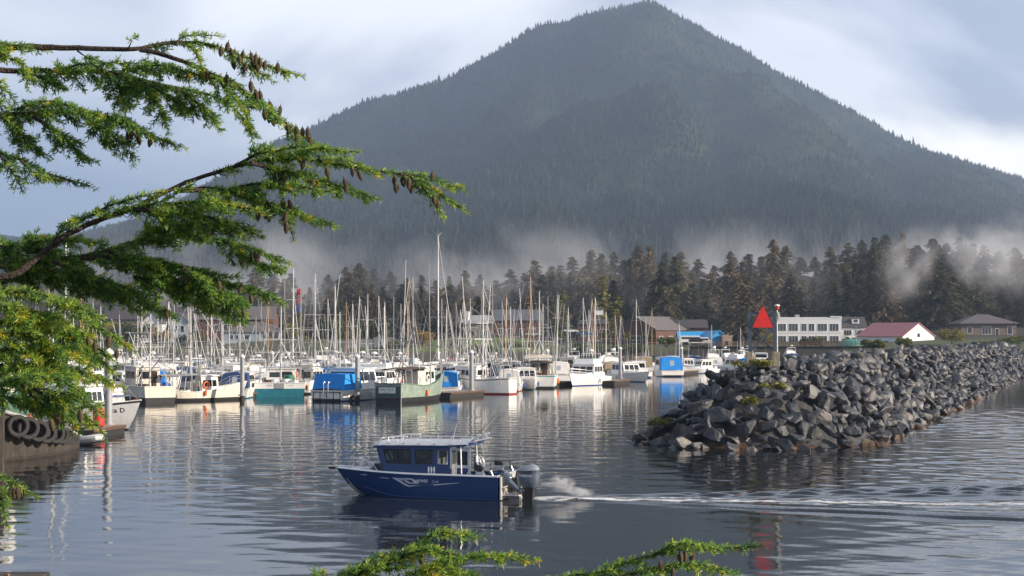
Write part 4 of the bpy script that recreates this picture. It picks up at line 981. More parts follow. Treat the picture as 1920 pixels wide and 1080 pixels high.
    skin_body("trousers", [[(0, 0, 0.0, .14), (.02, .10, -.01, .098), (.42, .13, .02, .075), (.44, .13, -.36, .058)], [(0, 0, 0.0, .14), (.02, -.10, -.01, .098), (.42, -.13, .02, .075), (.44, -.13, -.36, .058)]], dk, p)
    mb = MB(); mb.lathe([(.105, 0), (.112, .04), (.10, .09), (.06, .125), (.01, .135)], (.07, 0, .745), 14); mb.box((.19, 0, .752), (.14, .15, .012)); mb.build("cap", wht, p, True)
    mb = MB(); mb.lathe([(.001, -.02), (.018, 0), (.022, .03), (.012, .06)], (.185, 0, .665), 8); mb.build("nose", skin, p, True)
    for s in (1, -1):
        mb = MB(); mb.lathe([(.002, -.012), (.012, 0), (.002, .012)], (.163, s * .035, .715), 8); mb.build("eye", blk, p, True)
        for k in range(5):                                       # fingers round the wheel rim
            yk = s * .19 + (k - 2) * .017; ln = (.05, .062, .066, .06, .045)[k]
            mb = MB(); mb.tube([(.41, yk, .205), (.41 + ln, yk, .215), (.425 + ln, yk, .185), (.40 + ln, yk, .165)], [.0095, .009, .008, .006], 6); mb.build("finger", skin, p, True)
    return root
def tint_glass():
    m = bpy.data.materials.new("tinted_glass"); m.use_nodes = True; t = m.node_tree; t.nodes.remove(t.nodes['Principled BSDF'])
    tr = N(t, 'ShaderNodeBsdfTransparent'); tr.inputs[0].default_value = (.42, .45, .44, 1); gl = N(t, 'ShaderNodeBsdfGlossy'); gl.inputs['Roughness'].default_value = .03
    fr = N(t, 'ShaderNodeFresnel'); fr.inputs[0].default_value = 1.5; ms = N(t, 'ShaderNodeMixShader'); t.links.new(fr.outputs[0], ms.inputs[0]); t.links.new(tr.outputs[0], ms.inputs[1]); t.links.new(gl.outputs[0], ms.inputs[2])
    t.links.new(ms.outputs[0], t.nodes['Material Output'].inputs[0]); return m
tint = tint_glass()
hero()
# ------------------------------------------------------------------ the marina
def at_px(px, wl): p = W(px, wl); return (p.x, p.y, 0)
def at_D(px, D): return (P(px, 630, D).x, D, 0)
def ztop(py, D): return P(960, py, D).z

def troller(px, wl, yaw, L, B, label, hull_m=None, bottom=None, boot=None, fb=(2.0, 1.15, 1.25), house=(-.02, .22, 1.9), wallm=None, roofm=None, mast=(9, .05), poles=None, stripe=None, dbl=False, boomlen=.35, gear=0, tw=.75, bootm=.2, rail=None, canopy=None, loc=None, group="fishing boats moored in the harbour", name="fishing_boat", windows=(3, 3), flare=.25):
    r = random.Random(label); loc = loc or at_px(px, wl)
    t = thing(name, label, "fishing boat", loc, yaw, group)
    hm = hull_m or M_white(); h = Hull(L, B, fb, .8, tw, L * .10, .55, 2.1, bootm, flare, dbl)
    h.build(t, bottom or M_dark(), boot or bottom or M_dark(), hm, M_grey(), rail or M_white(), stripe)
    zd = fb[1] - .55
    x0, x1, hh = house[0] * L, house[1] * L, house[2]; ww = B * .30
    cabin(t, x0, x1, ww, zd, hh + .25, wallm or M_white(), roofm or M_white(), .22, .0, .06, .14, windows[0], windows[1], 1, (.52, .82), door=True)
    # low trunk cabin ahead of the house
    mb = MB(); zt = fb[1] + .35; mb.grid([[(x1 - .05, -ww * .85, zd), (x1 - .05, ww * .85, zd), (x1 + L * .13, ww * .45, zd + .1), (x1 + L * .13, -ww * .45, zd + .1)], [(x1 - .05, -ww * .8, zt + .1), (x1 - .05, ww * .8, zt + .1), (x1 + L * .12, ww * .38, zt), (x1 + L * .12, -ww * .38, zt)]], True, 0, True); mb.build("trunk_cabin", wallm or M_white(), t, bevel=.03)
    ztp = zd + hh + .32; xm = x0 - mast[1] * L if mast[1] < 1 else 0
    mh = mast[0]; sm = M_galv() if r.random() < .6 else M_spar()
    spar(t, (xm, 0, zd), (xm - .1, 0, mh), .10, .05, sm)
    spar(t, (xm, -B * .33, mh * .62), (xm, B * .33, mh * .62), .035, .03, sm, "spreader")
    if boomlen: spar(t, (xm - .1, 0, zd + 1.9), (xm - L * boomlen, 0, zd + 3.3), .07, .045, sm, "boom")
    for s in (-1, 1):
        rig_line(t, (xm, 0, mh * .97), (xm - .3, s * B * .46, fb[1]))
        rig_line(t, (xm, s * B * .33, mh * .62), (xm + .5, s * B * .46, fb[1]))
    rig_line(t, (xm, 0, mh * .96), (L * .5 + h.rake * .8, 0, fb[0])); rig_line(t, (xm, 0, mh * .96), (-L * .49, 0, fb[2] + .3))
    if poles:
        for s, (ph, lean, fx) in zip((-1, 1), poles):
            pz = fb[1] + .1; spar(t, (xm + .7, s * B * .44, pz), (xm + .7 + fx, s * (B * .44 + lean), ph), .065, .035, sm, "trolling_pole")
            rig_line(t, (xm, 0, mh * .9), (xm + .7 + fx * .7, s * (B * .44 + lean * .7), pz + (ph - pz) * .7))
    for s in (-1, 1): spar(t, (xm - r.uniform(.6, 1.6), s * B * .42, fb[1]), (xm - .05, s * .05, mh * r.uniform(.48, .6)), .045, .04, sm, "rig_strut")
    spar(t, (xm - .1, -B * .52, mh * .48), (xm - .1, B * .52, mh * .48), .04, .04, sm, "crosstree")
    for s in (-.9, -.45, .5, .95): rig_line(t, (xm - .1, s * B * .5, mh * .48), (xm - r.uniform(.5, 3.0), s * B * .4, fb[1] + .6))
    radar(t, x0 + (x1 - x0) * .5, ww * .3, ztp); aerial(t, x0 + .2, -ww * .6, ztp, r.uniform(1.8, 3.4), r.uniform(-.06, .06)); aerial(t, x0 + .5, ww * .7, ztp, r.uniform(1.2, 2.6), r.uniform(-.05, .05), .012)
    railing(t, [(L * .30, B * .36, fb[1] + .15), (L * .42, B * .2, fb[0] - .12), (L * .52, 0, fb[0]), (L * .42, -B * .2, fb[0] - .12), (L * .30, -B * .36, fb[1] + .15)], .6, M_alu(), "bow_rail")
    # gear on the after deck
    for k in range(2 + gear):
        gx = -L * r.uniform(.12, .42); gy = B * r.uniform(-.28, .28); q = r.random()
        if q < .4: crate(t, (gx, gy, zd + .35), (r.uniform(.6, 1.2), r.uniform(.5, .9), .7), r.choice((M_white(), M_grey(), M_brown(), M_alu())), "deck_box", r.uniform(0, 1))
        elif q < .75: drum(t, (gx, gy, zd), r.uniform(.28, .42), r.uniform(.6, .9), r.choice((M_white(), mat("green_bin", (.02, .16, .10), .5), mat("blue_drum", (.02, .12, .40), .5), M_alu())))
        else:
            mb = MB(); mb.lathe([(.30, -.4), (.55, -.38), (.55, -.34), (.16, -.3), (.16, .3), (.55, .34), (.55, .38), (.30, .4)], (gx, 0, zd + .65), 12, axis='y'); mb.build("net_reel", M_rust(), t, True)
    mb = MB(); xs_ = -L * .40
    mb.tube([(xs_, -B * .38, zd), (xs_, -B * .36, zd + 2.0), (xs_, B * .36, zd + 2.0), (xs_, B * .38, zd)], .05, 6); mb.tube([(xs_ + 1.1, -B * .40, zd), (xs_ + 1.1, -B * .38, zd + 2.0), (xs_ + 1.1, B * .38, zd + 2.0), (xs_ + 1.1, B * .40, zd)], .05, 6)
    for s in (-1, 1): mb.tube([(xs_, s * B * .36, zd + 2.0), (xs_ + 1.1, s * B * .38, zd + 2.0)], .045, 6)
    mb.build("gallows", M_galv(), t, True)
    for k in range(r.choice((1, 2))):
        fx = L * r.uniform(-.3, .1); fender(t, fx, -B * .5 - .06, .75); 
    if r.random() < .6: ring_buoy(t, (x0 + .5, -ww - .06, zd + 1.2), M_orange() if r.random() < .6 else M_white())
    if canopy:
        mb = MB(); cz = zd + 2.1; mb.grid([[(x0 - .1, -B * .38, cz), (x0 - .1, 0, cz + .18), (x0 - .1, B * .38, cz)], [(xs_ - .3, -B * .40, cz - .05), (xs_ - .3, 0, cz + .12), (xs_ - .3, B * .40, cz - .05)]]); mb.grid([[(x0 - .1, -B * .38, cz - .03), (x0 - .1, 0, cz + .15), (x0 - .1, B * .38, cz - .03)], [(xs_ - .3, -B * .40, cz - .08), (xs_ - .3, 0, cz + .09), (xs_ - .3, B * .40, cz - .08)]]); mb.build("canopy", canopy, t)
    return t, h

def sailboat(px, D, top, yaw, label, L=None, hullm=None, cover=None, stripe=None, wood=False, furl=True):
    r = random.Random(label); zt = ztop(top, D); L = L or max(6.5, min(12.5, zt * .78)); B = L * .31
    t = thing("sailboat", label, "sailboat", at_D(px, D), yaw, "sailboats moored in the harbour")
    fb = (L * .13, L * .10, L * .105); h = Hull(L, B, fb, .6, .62, L * .09, .22, 1.9, .1, .2)
    h.build(t, M_dark(), stripe or M_blue(), hullm or M_clean(), M_clean(), M_clean(), stripe or None)
    mb = MB(); zd = fb[1] - .22; x0, x1, ww = -.10 * L, .27 * L, B * .28
    secs = []
    for k in range(7):
        u = k / 6; x = lerp(x0, x1, u); w_ = ww * (1 - .45 * u ** 2); hh = lerp(.62, .34, u) + .22
        secs.append([(x, -w_, zd), (x, -w_ * .88, zd + hh * .85), (x, 0, zd + hh), (x, w_ * .88, zd + hh * .85), (x, w_, zd)])
    mb.grid(secs, False, 0, True); c = mb.build("cabin_trunk", M_clean(), t)
    for s in (-1, 1):
        mb = MB(); a, b = Vector((lerp(x0, x1, .12), s * ww * .96, zd + .34)), Vector((lerp(x0, x1, .62), s * ww * .82, zd + .34))
        mb.grid([[a, b, b + Vector((0, -s * .025, .2)), a + Vector((0, -s * .03, .26))], [a + Vector((0, s * .02, 0)), b + Vector((0, s * .02, 0)), b + Vector((0, -s * .005, .2)), a + Vector((0, -s * .01, .26))]], True, 0, True); mb.build("window", M_glass(), c)
    xm = .08 * L; mm = M_wood() if wood else M_clean() if zt > 15 else (M_spar() if r.random() < .6 else M_galv())
    spar(t, (xm, 0, zd), (xm - .1, 0, zt), .115 if zt > 15 else .085, .06, mm, "mast")
    for f in ((.55,) if zt < 10 else (.42, .70)):
        z = zd + (zt - zd) * f; spar(t, (xm - .05, -B * .28, z), (xm - .05, B * .28, z), .025, .025, mm, "spreader")
    for s in (-1, 1):
        z = zd + (zt - zd) * .62
        rig_line(t, (xm - .1, 0, zt), (xm - .05, s * B * .28, z), .012); rig_line(t, (xm - .05, s * B * .28, z), (xm - .2, s * B * .47, fb[1]), .012)
    rig_line(t, (xm - .1, 0, zt), (-L * .49, 0, fb[2]), .012)
    if furl: mb = MB(); mb.tube([(xm - .05, 0, zt * .97), (L * .5, 0, fb[0] + .2)], [.02, .055], 6); mb.build("furled_jib", M_whcanv(), t, True)
    bz = zd + 1.55; spar(t, (xm, 0, bz), (xm - L * .38, 0, bz + .1), .05, .05, mm, "boom")
    mb = MB(); mb.tube([(xm - .05, 0, bz + .16), (xm - L * .12, 0, bz + .22), (xm - L * .36, 0, bz + .2)], [.20, .15, .08], 8); mb.build("sail_cover", cover or M_navycanv(), t, True)
    railing(t, [(L * .34, B * .30, fb[1] + .2), (L * .46, B * .12, fb[0] - .02), (L * .52, 0, fb[0]), (L * .46, -B * .12, fb[0] - .02), (L * .34, -B * .30, fb[1] + .2)], .55, M_alu(), "pulpit_rail")
    if r.random() < .5:
        mb = MB(); a = x0; mb.grid([[(a + .3, -ww, zd + .85), (a + .25, -ww * .7, zd + 1.35), (a + .25, ww * .7, zd + 1.35), (a + .3, ww, zd + .85)], [(a - .7, -ww, zd + .95), (a - .7, -ww * .8, zd + 1.5), (a - .7, ww * .8, zd + 1.5), (a - .7, ww, zd + .95)]]); mb.build("spray_hood", cover or M_navycanv(), t)
    aerial(t, xm - .1, 0, zt, .5, 0, .01)
    return t

def cruiser(px, wl, yaw, L, B, label, fly=True, canvas=None, hullm=None, bottom=None, stripe=None, loc=None, hard=2.0):
    r = random.Random(label); t = thing("cabin_cruiser", label, "motor boat", loc or at_px(px, wl), yaw, "cabin cruisers moored in the harbour")
    fb = (L * .155, L * .115, L * .10); h = Hull(L, B, fb, .6, .88, L * .11, .3, 2.0, .10, .32)
    h.build(t, bottom or M_dark(), stripe or M_blue(), hullm or M_clean(), M_clean(), M_clean(), None)
    zd = fb[1] - .15; x0, x1, ww = -.22 * L, .17 * L, B * .40
    c = cabin(t, x0, x1, ww, zd, hard * .78, M_clean(), M_clean(), .62, -.02, .14, .15, 3, 3, 1, (.44, .86), "deckhouse", cut=.05)
    secs = []; mb = MB()
    for k in range(6):
        u = k / 5; x = lerp(x1 - .1, x1 + .22 * L, u); w_ = ww * (1 - .6 * u ** 1.5); hh = lerp(.52, .12, u)
        t_ = h.find(x, fb[1]); zb = h.sheer(t_) - .12; secs.append([(x, -w_, zb), (x, -w_ * .8, zb + hh), (x, w_ * .8, zb + hh), (x, w_, zb)])
    mb.grid(secs, False, 0, True); mb.build("foredeck_trunk", M_clean(), t, bevel=.03)
    zt = zd + hard * .78 + .12
    if fly:
        mb = MB(); b = [(x1 - .75, -ww * .8, zt), (x1 - .75, ww * .8, zt), (x0 + .4, ww * .85, zt), (x0 + .4, -ww * .85, zt)]
        tp = [(x1 - 1.2, -ww * .76, zt + .62), (x1 - 1.2, ww * .76, zt + .62), (x0 + .5, ww * .82, zt + .55), (x0 + .5, -ww * .82, zt + .55)]
        mb.grid([b, tp], True); fo = mb.build("flybridge", M_clean(), t)
        mb = MB(); mb.grid([[(x1 - 1.22, -ww * .7, zt + .62), (x1 - 1.22, ww * .7, zt + .62)], [(x1 - 1.5, -ww * .66, zt + .95), (x1 - 1.5, ww * .66, zt + .95)]]); mb.build("windscreen", tint, fo)
        mb = MB(); xa = x0 + .55
        mb.tube([(xa, -ww * .85, zt), (xa - .3, -ww * .8, zt + 1.25), (xa - .3, ww * .8, zt + 1.25), (xa, ww * .85, zt)], .05, 6); mb.build("radar_arch", M_clean(), t, True); radar(t, xa - .3, 0, zt + 1.27)
        crate(t, (lerp(x0, x1, .45), .2, zt + .35), (.5, 1.0, .6), M_whcanv(), "seat")
    aerial(t, x0 + .7, ww * .7, zt, r.uniform(2.2, 3.6), -.08); aerial(t, x0 + .7, -ww * .7, zt, r.uniform(1.5, 2.8), -.06)
    railing(t, [(L * .10, B * .44, fb[1] + .02), (L * .26, B * .36, fb[1] + .15), (L * .42, B * .18, fb[0] - .08), (L * .56, 0, fb[0]), (L * .42, -B * .18, fb[0] - .08), (L * .26, -B * .36, fb[1] + .15), (L * .10, -B * .44, fb[1] + .02)], .6, M_alu(), "bow_rail", r=.022)
    mb = MB(); mb.box((L * .56, 0, fb[0] + .02), (.6, .34, .06)); mb.build("bow_pulpit", M_clean(), t)
    if canvas:
        mb = MB(); xa, xb = x0 - .05, -L * .48; zc = zd + hard * .80
        rr = [[(xa, -ww, zd + .2), (xa, -ww * .92, zc), (xa, 0, zc + .16), (xa, ww * .92, zc), (xa, ww, zd + .2)], [(xb + .35, -B * .42, zd + .15), (xb + .55, -B * .38, zc - .1), (xb + .55, 0, zc + .08), (xb + .55, B * .38, zc - .1), (xb + .35, B * .42, zd + .15)]]
        mb.grid(rr); mb.poly([rr[1][0], rr[1][1], rr[1][2], rr[1][3], rr[1][4]]); cv = mb.build("canvas_enclosure", canvas, t)
        q = [rr[1][4], rr[1][0], rr[1][1], rr[1][3]]; panel(cv, q, .40, .60, .35, .8, mat("clear_vinyl", (.35, .42, .5), .15), "vinyl_window")
    else:
        mb = MB(); mb.box((-L * .36, 0, zd + .28), (.5, B * .6, .5)); mb.build("bench", M_whcanv(), t, bevel=.03)
    mb = MB(); mb.box((-L * .5 - .25, 0, .22), (.55, B * .75, .06)); mb.build("swim_step", M_brown(), t)
    for s in (-1, 1): fender(t, r.uniform(-.1, .1) * L, s * (B * .5 + .05), .55, M_white() if r.random() < .5 else M_blue())
    return t, h

# ---- front row, left to right
def front_row():
    let = mat("black_letter", (.02, .02, .025), .5, var=.05); blu = mat("blue_letter", (.03, .07, .2), .5, var=.05)
    # white boat whose bow shows beside the near piling
    a = at_px(236, 806); L = 10.0; yaw = R(-18)
    t, h = troller(0, 0, yaw, L, 3.7, "white fishing boat with black bow lettering beyond the near piling", fb=(1.95, 1.35, 1.3), house=(.0, .27, 1.75), mast=(8.5, .06), bootm=.1, loc=(a[0] - L * .49 * math.cos(yaw), a[1] - L * .49 * math.sin(yaw), 0), stripe=mat("dark_stripe", (.03, .035, .05), .5), flare=.2)
    hull_text(t, h, "tta D", .42, 4.05, 1.15, let, -1, 0, True, 1.1)
    mb = MB(); mb.tube([(4.9, -.3, 1.7), (5.9, 0, 2.05)], .07, 6); mb.build("anchor_roller", M_rust(), t)
    # red tank / yellow buoy on its deck side
    # grey gillnetter
    t, h = troller(270, 752, R(118), 11.0, 3.9, "pale gillnetter with one big dark cabin window behind the second piling", hull_m=M_cream(), fb=(2.2, 1.5, 1.5), house=(-.12, .26, 2.0), mast=(8.2, .06), wallm=M_cream(), roofm=M_white(), windows=(1, 2), bootm=.5, bottom=M_dark(), gear=2)
    hull_text(t, h, "KRI", .45, 3.6, 1.25, let, 1, .2, False)
    # white double ender with blue stripe
    t, h = troller(368, 751, R(30), 8.4, 3.0, "white wooden double-ended troller with thin blue stripe and cluttered deck", hull_m=M_cream(), fb=(1.75, .85, 1.15), house=(.02, .24, 1.75), dbl=True, mast=(10.3, .09), poles=((10.4, .5, -1.3), (10.0, .5, -.5)), gear=5, bootm=.28, stripe=None, flare=.18, canopy=M_grey())
    # white over teal work boat with bins
    t, h = troller(526, 741, R(97), 11.0, 5.2, "white work boat with tall teal bottom and green bins on deck", bottom=M_teal(), boot=M_teal(), fb=(2.0, 1.45, 1.42), house=(.18, .36, 1.5), mast=(9.2, .12), gear=0, bootm=.85, windows=(2, 2), boomlen=.5, tw=.97)
    for x, y, m in ((-1.5, -.9, "green_bin"), (-.5, -.8, "green_bin"), (-2.6, -.7, None), (-3.4, .5, None), (-3.9, -.6, None)):
        drum(t, (x, y, .95), .5 if m else .34, 1.15 if m else .8, mat("green_bin", (.02, .16, .10), .5) if m else M_white())
    crate(t, (.7, -1.0, 1.35), (1.3, .9, .8), mat("rust_box", (.30, .11, .06), .7), "fish_crate")
    flat_text(t, "ROSE L", .20, (-5.56, .9, 1.12), R(-90), blu, bold=False); flat_text(t, "SITKA", .15, (-5.56, -1.2, 1.12), R(-90), blu, bold=False); mb = MB(); mb.box((-5.53, 0.0, 1.12), (.06, .9, .5)); mb.build("stern_plate", M_galv(), t)
    # blue-canvas boat, stern toward us
    yaw = R(62); L = 9.6; t, h = cruiser(0, 0, yaw, L, 4.2, "white boat with bright blue canvas cover over its stern and a ladder", fly=False, hullm=M_white(), loc=tuple(Vector(at_px(617, 752)) + Vector((math.cos(yaw), math.sin(yaw), 0)) * L * .46 + Vector((0, 0, 0))), hard=2.6)
    mb = MB(); zc = 1.02; B = 4.2
    rr = []
    for x, k in ((-4.75, 0), (-4.2, 1), (-1.7, 1)):
        z1 = 1.05 + (1.45 if k else .05); rr.append([(x, -B * .46, zc), (x, -B * .40, z1), (x, 0, z1 + .1), (x, B * .40, z1), (x, B * .46, zc)])
    mb.grid(rr); mb.build("canvas_cover", M_canv(), t)
    mb = MB()
    for y in (-1.5, -.75, .0, .75, 1.5): mb.tube([(-4.83, y, .08), (-4.83, y, .84)], .035, 4)
    mb.tube([(-4.84, -1.6, .84), (-4.84, 1.6, .84)], .045, 4); mb.tube([(-4.9, -1.7, .08), (-4.9, 1.7, .08)], .06, 4); mb.build("stern_frame", M_black(), t)
    mb = MB()
    for y in (-.25, .25): mb.tube([(-4.95, y, .1), (-4.95, y, 1.65), (-4.8, y, 1.85), (-4.5, y, 1.6)], .03, 5)
    for k in range(5): mb.tube([(-4.95, -.25, .25 + k * .26), (-4.95, .25, .25 + k * .26)], .025, 5)
    mb.build("ladder", M_alu(), t, True)
    # green boat
    yaw = R(66); L = 10.4
    t, h = troller(0, 0, yaw, L, 3.4, "weathered green wooden troller with white name board on its square stern", hull_m=mat("weathered_green", (.20, .27, .23), .7, var=.35, scale=1.5, streak=.6, dirt=(.34, .34, .30)), fb=(2.7, 1.5, 1.75), house=(.02, .24, 1.9), wallm=mat("pale_green_wall", (.52, .60, .54), .6, var=.15, streak=.4), roofm=M_white(), mast=(11.6, .05), poles=((13.0, .4, -1.2), (13.4, .5, 1.6)), gear=3, bootm=.45, tw=.82, loc=tuple(Vector(at_px(728, 755)) + Vector((math.cos(yaw), math.sin(yaw), 0)) * L * .5), canopy=M_brown(), rail=mat("rail_green", (.10, .18, .14), .6))
    mb = MB(); mb.box((-L * .5 - .015, 0, .98), (.03, 2.62, 1.0)); mb.build("stern_paint", mat("dark_green", (.03, .075, .065), .5, var=.3, streak=.3), t); mb = MB(); mb.box((-L * .5 - .05, .1, 1.12), (.05, 1.75, .55)); nb = mb.build("name_board", M_white(), t, bevel=.03)
    flat_text(nb, "NAUTILUS", .30, (-L * .5 - .08, .1, 1.10), R(-90), let, bold=False); flat_text(nb, "SITKA, AK", .13, (-L * .5 - .08, .1, .92), R(-90), let, bold=False)
    crate(t, (-.8, -.6, 2.0), (1.6, 1.2, 1.6), M_cream(), "fish_hold_hatch"); mb = MB(); mb.tube([(-1.6, .2, 1.0), (-1.6, .2, 2.4)], .06, 6); mb.build("red_pump", mat("red_paint", (.5, .03, .03), .5), t)
    mb = MB(); mb.lathe([(.42, 0), (.46, .1), (.46, .5), (.40, .6)], (.9, .55, 3.4), 14); mb.build("skiff_tank", mat("pale_blue_tub", (.45, .55, .58), .5), t, True)
    # white troller with red waterline
    yaw = R(150); L = 8.0
    t, h = troller(900, 738, yaw, L, 3.5, "white troller with red waterline and rounded white stern beside grey piling", hull_m=M_white(), bottom=M_red(), boot=M_red(), fb=(2.35, 1.55, 1.7), house=(-.02, .34, 1.6), mast=(12.0, .02), poles=((11.6, .6, -.4), (12.4, .5, .6)), gear=1, bootm=.16, windows=(4, 3), dbl=False, stripe=mat('stripe_sage', (.20, .26, .20), .6), tw=.48)
    hull_text(t, h, "IRENE", .22, 3.2, 1.45, mat("green_letter", (.03, .14, .07), .5), 1, 0, True)
    # white-teal cockpit boat
    yaw = R(86); L = 10.5
    t, h = troller(1012, 726, yaw, L, 4.3, "white and teal boat with open brown canopy over its stern cockpit", fb=(2.2, 1.5, 1.5), house=(-.02, .22, 2.0), mast=(11.4, .05), poles=((11.0, .4, .3), (11.8, .5, -.2)), gear=2, bootm=.25, tw=.95, stripe=mat("teal_stripe", (.10, .42, .42), .5), wallm=M_cream(), canopy=M_brown())
    mb = MB(); mb.box((-3.6, 0, 3.55), (1.6, 3.2, .12)); mb.box((-3.6, 0, 3.75), (3.4, .9, .3), R(90), 0, .8); mb.build("canopy_roof", M_cream(), t); 
    # the two white cruisers and the blue-canvas one
    cruiser(1099, 722, R(-112), 9.8, 3.9, "white flybridge cruiser with bow toward us and dark front windows")
    cruiser(1176, 715, R(-62), 9.0, 3.4, "smaller white cruiser with an A shaped mark near its bow left of a piling", fly=False)
    cruiser(1250, 705, R(97), 8.8, 4.0, "white boat with blue canvas stern enclosure moored by the long dock", fly=False, canvas=M_canv(), bottom=M_teal(), hard=2.5)
    cruiser(505, 728, R(-120), 8.4, 3.2, "white cabin boat with blue canvas behind the green bins", fly=False, stripe=M_blue(), canvas=M_canv())
    cruiser(697, 731, R(60), 9.5, 3.6, "white cruiser with blue bimini behind the blue canvas boat", fly=True, canvas=M_canv())
    cruiser(1316, 700, R(-150), 6.5, 2.5, "small white cuddy boat moored along the long dock", fly=False)
    cruiser(1288, 697, R(-70), 6.8, 2.6, "little white runabout between blue canvas boat and long dock", fly=False)
front_row()
def extras():
    # white shrink-wrapped boat
    t = thing("covered_boat", "boat wrapped in a white tarpaulin behind the two white cruisers", "boat", at_D(1137, 246), R(70))
    h = Hull(8.5, 3, (1.6, 1.2, 1.1), .5, .85); h.build(t, M_dark(), M_blue(), M_clean(), M_clean(), M_clean())
    mb = MB(); rr = []
    for x, z, ww in ((-4.2, 2.0, 1.2), (-3.0, 3.0, 1.35), (-.6, 3.3, 1.45), (1.4, 3.5, 1.4), (2.4, 2.5, 1.2), (4.4, 1.8, .2)):
        zs = h.sheer(min(1, max(0, x / 8.5 + .5))); rr.append([(x, -ww - .1, zs - .1), (x, -ww * .9, lerp(zs, z, .55)), (x, -.15, z), (x, .15, z), (x, ww * .9, lerp(zs, z, .55)), (x, ww + .1, zs - .1)])
    mb.grid(rr, False, 0, True); mb.build("tarpaulin", M_whcanv(), t)
    # inflatable dinghy
    d = thing("inflatable_dinghy", "grey inflatable dinghy moored off the end of the tyre fenders", "dinghy", at_px(152, 833), R(-35))
    g = mat("hypalon_grey", (.42, .43, .45), .55, var=.1, scale=3)
    mb = MB(); pts = [(-1.5, .55, .25), (0, .6, .25), (.9, .5, .32), (1.45, .18, .42), (1.5, 0, .45), (1.45, -.18, .42), (.9, -.5, .32), (0, -.6, .25), (-1.5, -.55, .25)]
    mb.tube(pts, [.12, .21, .22, .21, .20, .21, .22, .21, .12], 10); mb.build("tube", g, d, True)
    mb = MB(); mb.box((-.2, 0, .14), (2.4, .9, .06)); mb.build("floor", M_black(), d); mb = MB(); mb.box((-1.25, 0, .3), (.06, .9, .4)); mb.build("transom", M_brown(), d); mb = MB(); mb.box((.1, 0, .38), (.28, 1.1, .05)); mb.build("seat", M_grey(), d)
    mb = MB(); mb.lathe([(.06, .1), (.16, .2), (.17, .42), (.08, .5)], (-1.42, 0, .25), 10); mb.tube([(-1.42, 0, .35), (-1.45, 0, -.3)], .05, 6); mb.build("outboard_motor", M_black(), d, True)
    # gull over the tallest mast
    p = P(822, 441, 200); b = thing("seagull", "white seagull with raised wings just above the tallest mast", "bird", p, R(-40))
    wm = mat("gull_white", (.80, .80, .79), .7, var=.05); gm = mat("gull_grey", (.40, .42, .45), .7, var=.1)
    mb = MB(); mb.tube([(-.32, 0, .03), (-.22, 0, .0), (0, 0, -.02), (.16, 0, .02), (.25, 0, .06), (.31, 0, .06)], [.02, .06, .10, .08, .05, .03], 8); mb.build("body", wm, b, True)
    for s in (-1, 1):
        mb = MB(); e = []
        for y, z, c, x in ((.06, .02, .14, 0), (.3, .20, .13, .05), (.55, .30, .10, .02), (.78, .38, .02, -.12)): e.append([(x + c, s * y, z), (x, s * y, z + .02), (x - c, s * y, z)])
        mb.grid(e); mb.build("wing", gm, b)
    mb = MB(); mb.lathe([(.022, 0), (.015, .05), (.002, .08)], (.31, 0, .06), 6, axis='x'); mb.build("beak", M_orange(), b); mb = MB(); mb.poly([(-.3, -.03, .03), (-.3, .03, .03), (-.46, .08, .03), (-.46, -.08, .03)]); mb.build("tail", wm, b)
    # tyre-fendered hull at left
    hull_m = mat("tug_planking", (.034, .028, .023), .85, var=.5, scale=1.2, bump=.5, bscale=3, streak=.5, dirt=(.10, .08, .06))
    t = thing("tug_boat", "old dark wooden tug with a row of tyre fenders along its side", "boat")
    sheer = [P(a, b_, D) for a, b_, D in ((-140, 748, 75.5), (-60, 760, 77.5), (0, 771, 79), (45, 783, 80.5), (90, 796, 82.5), (125, 806, 85), (150, 818, 89))]
    side = []
    for i, q in enumerate(sheer):
        n = Vector((-.3, .95, 0)); side.append([q, q + Vector((-.05, .05, -.5)), Vector((q.x - .15 * (1 - i / 6), q.y + .35 * (1 - i / 6), .15)), Vector((q.x - .3, q.y + .6, -.8))])
    far = [[Vector((q.x - 4.2, q.y + 2.0, q.z)) for q in r_[:1]] + [Vector((r_[k].x - 3.9, r_[k].y + 1.8, r_[k].z)) for k in (1, 2, 3)] for r_ in side]
    mb = MB(); rings = [[*reversed(f)] + s_ for s_, f in zip([s_[::1] for s_ in side], far)]
    rings = [[f[3], f[2], f[1], f[0], s_[0], s_[1], s_[2], s_[3]] for s_, f in zip(side, far)]
    mb.grid(rings, True, 0, True); mb.build("hull", hull_m, t)
    mb = MB(); mb.tube([q + Vector((.06, -.08, .03)) for q in sheer], .09, 6); mb.build("rub_rail", M_grey(), t)
    gh = mat("tug_green", (.045, .12, .08), .6, var=.2, scale=2, streak=.3)
    c = sheer[3] + Vector((-2.0, 1.4, .35)); mb = MB(); mb.box((c.x, c.y, c.z + .3), (3.0, 2.8, 1.1), R(-55)); mb.build("deckhouse", gh, t, bevel=.03)
    mb = MB(); mb.box((c.x - .3, c.y + .2, c.z + 1.6), (2.0, 2.2, 1.5), R(-55), 0, .93); wh = mb.build("wheelhouse", M_white(), t, bevel=.03)
    mb = MB(); mb.box((c.x - .3, c.y + .2, c.z + 1.75), (2.03, 1.6, .5), R(-55)); mb.build("window", M_glass(), wh)
    rub = mat("tyre_rubber", (.020, .019, .019), .75, var=.35, scale=8, bump=.3)
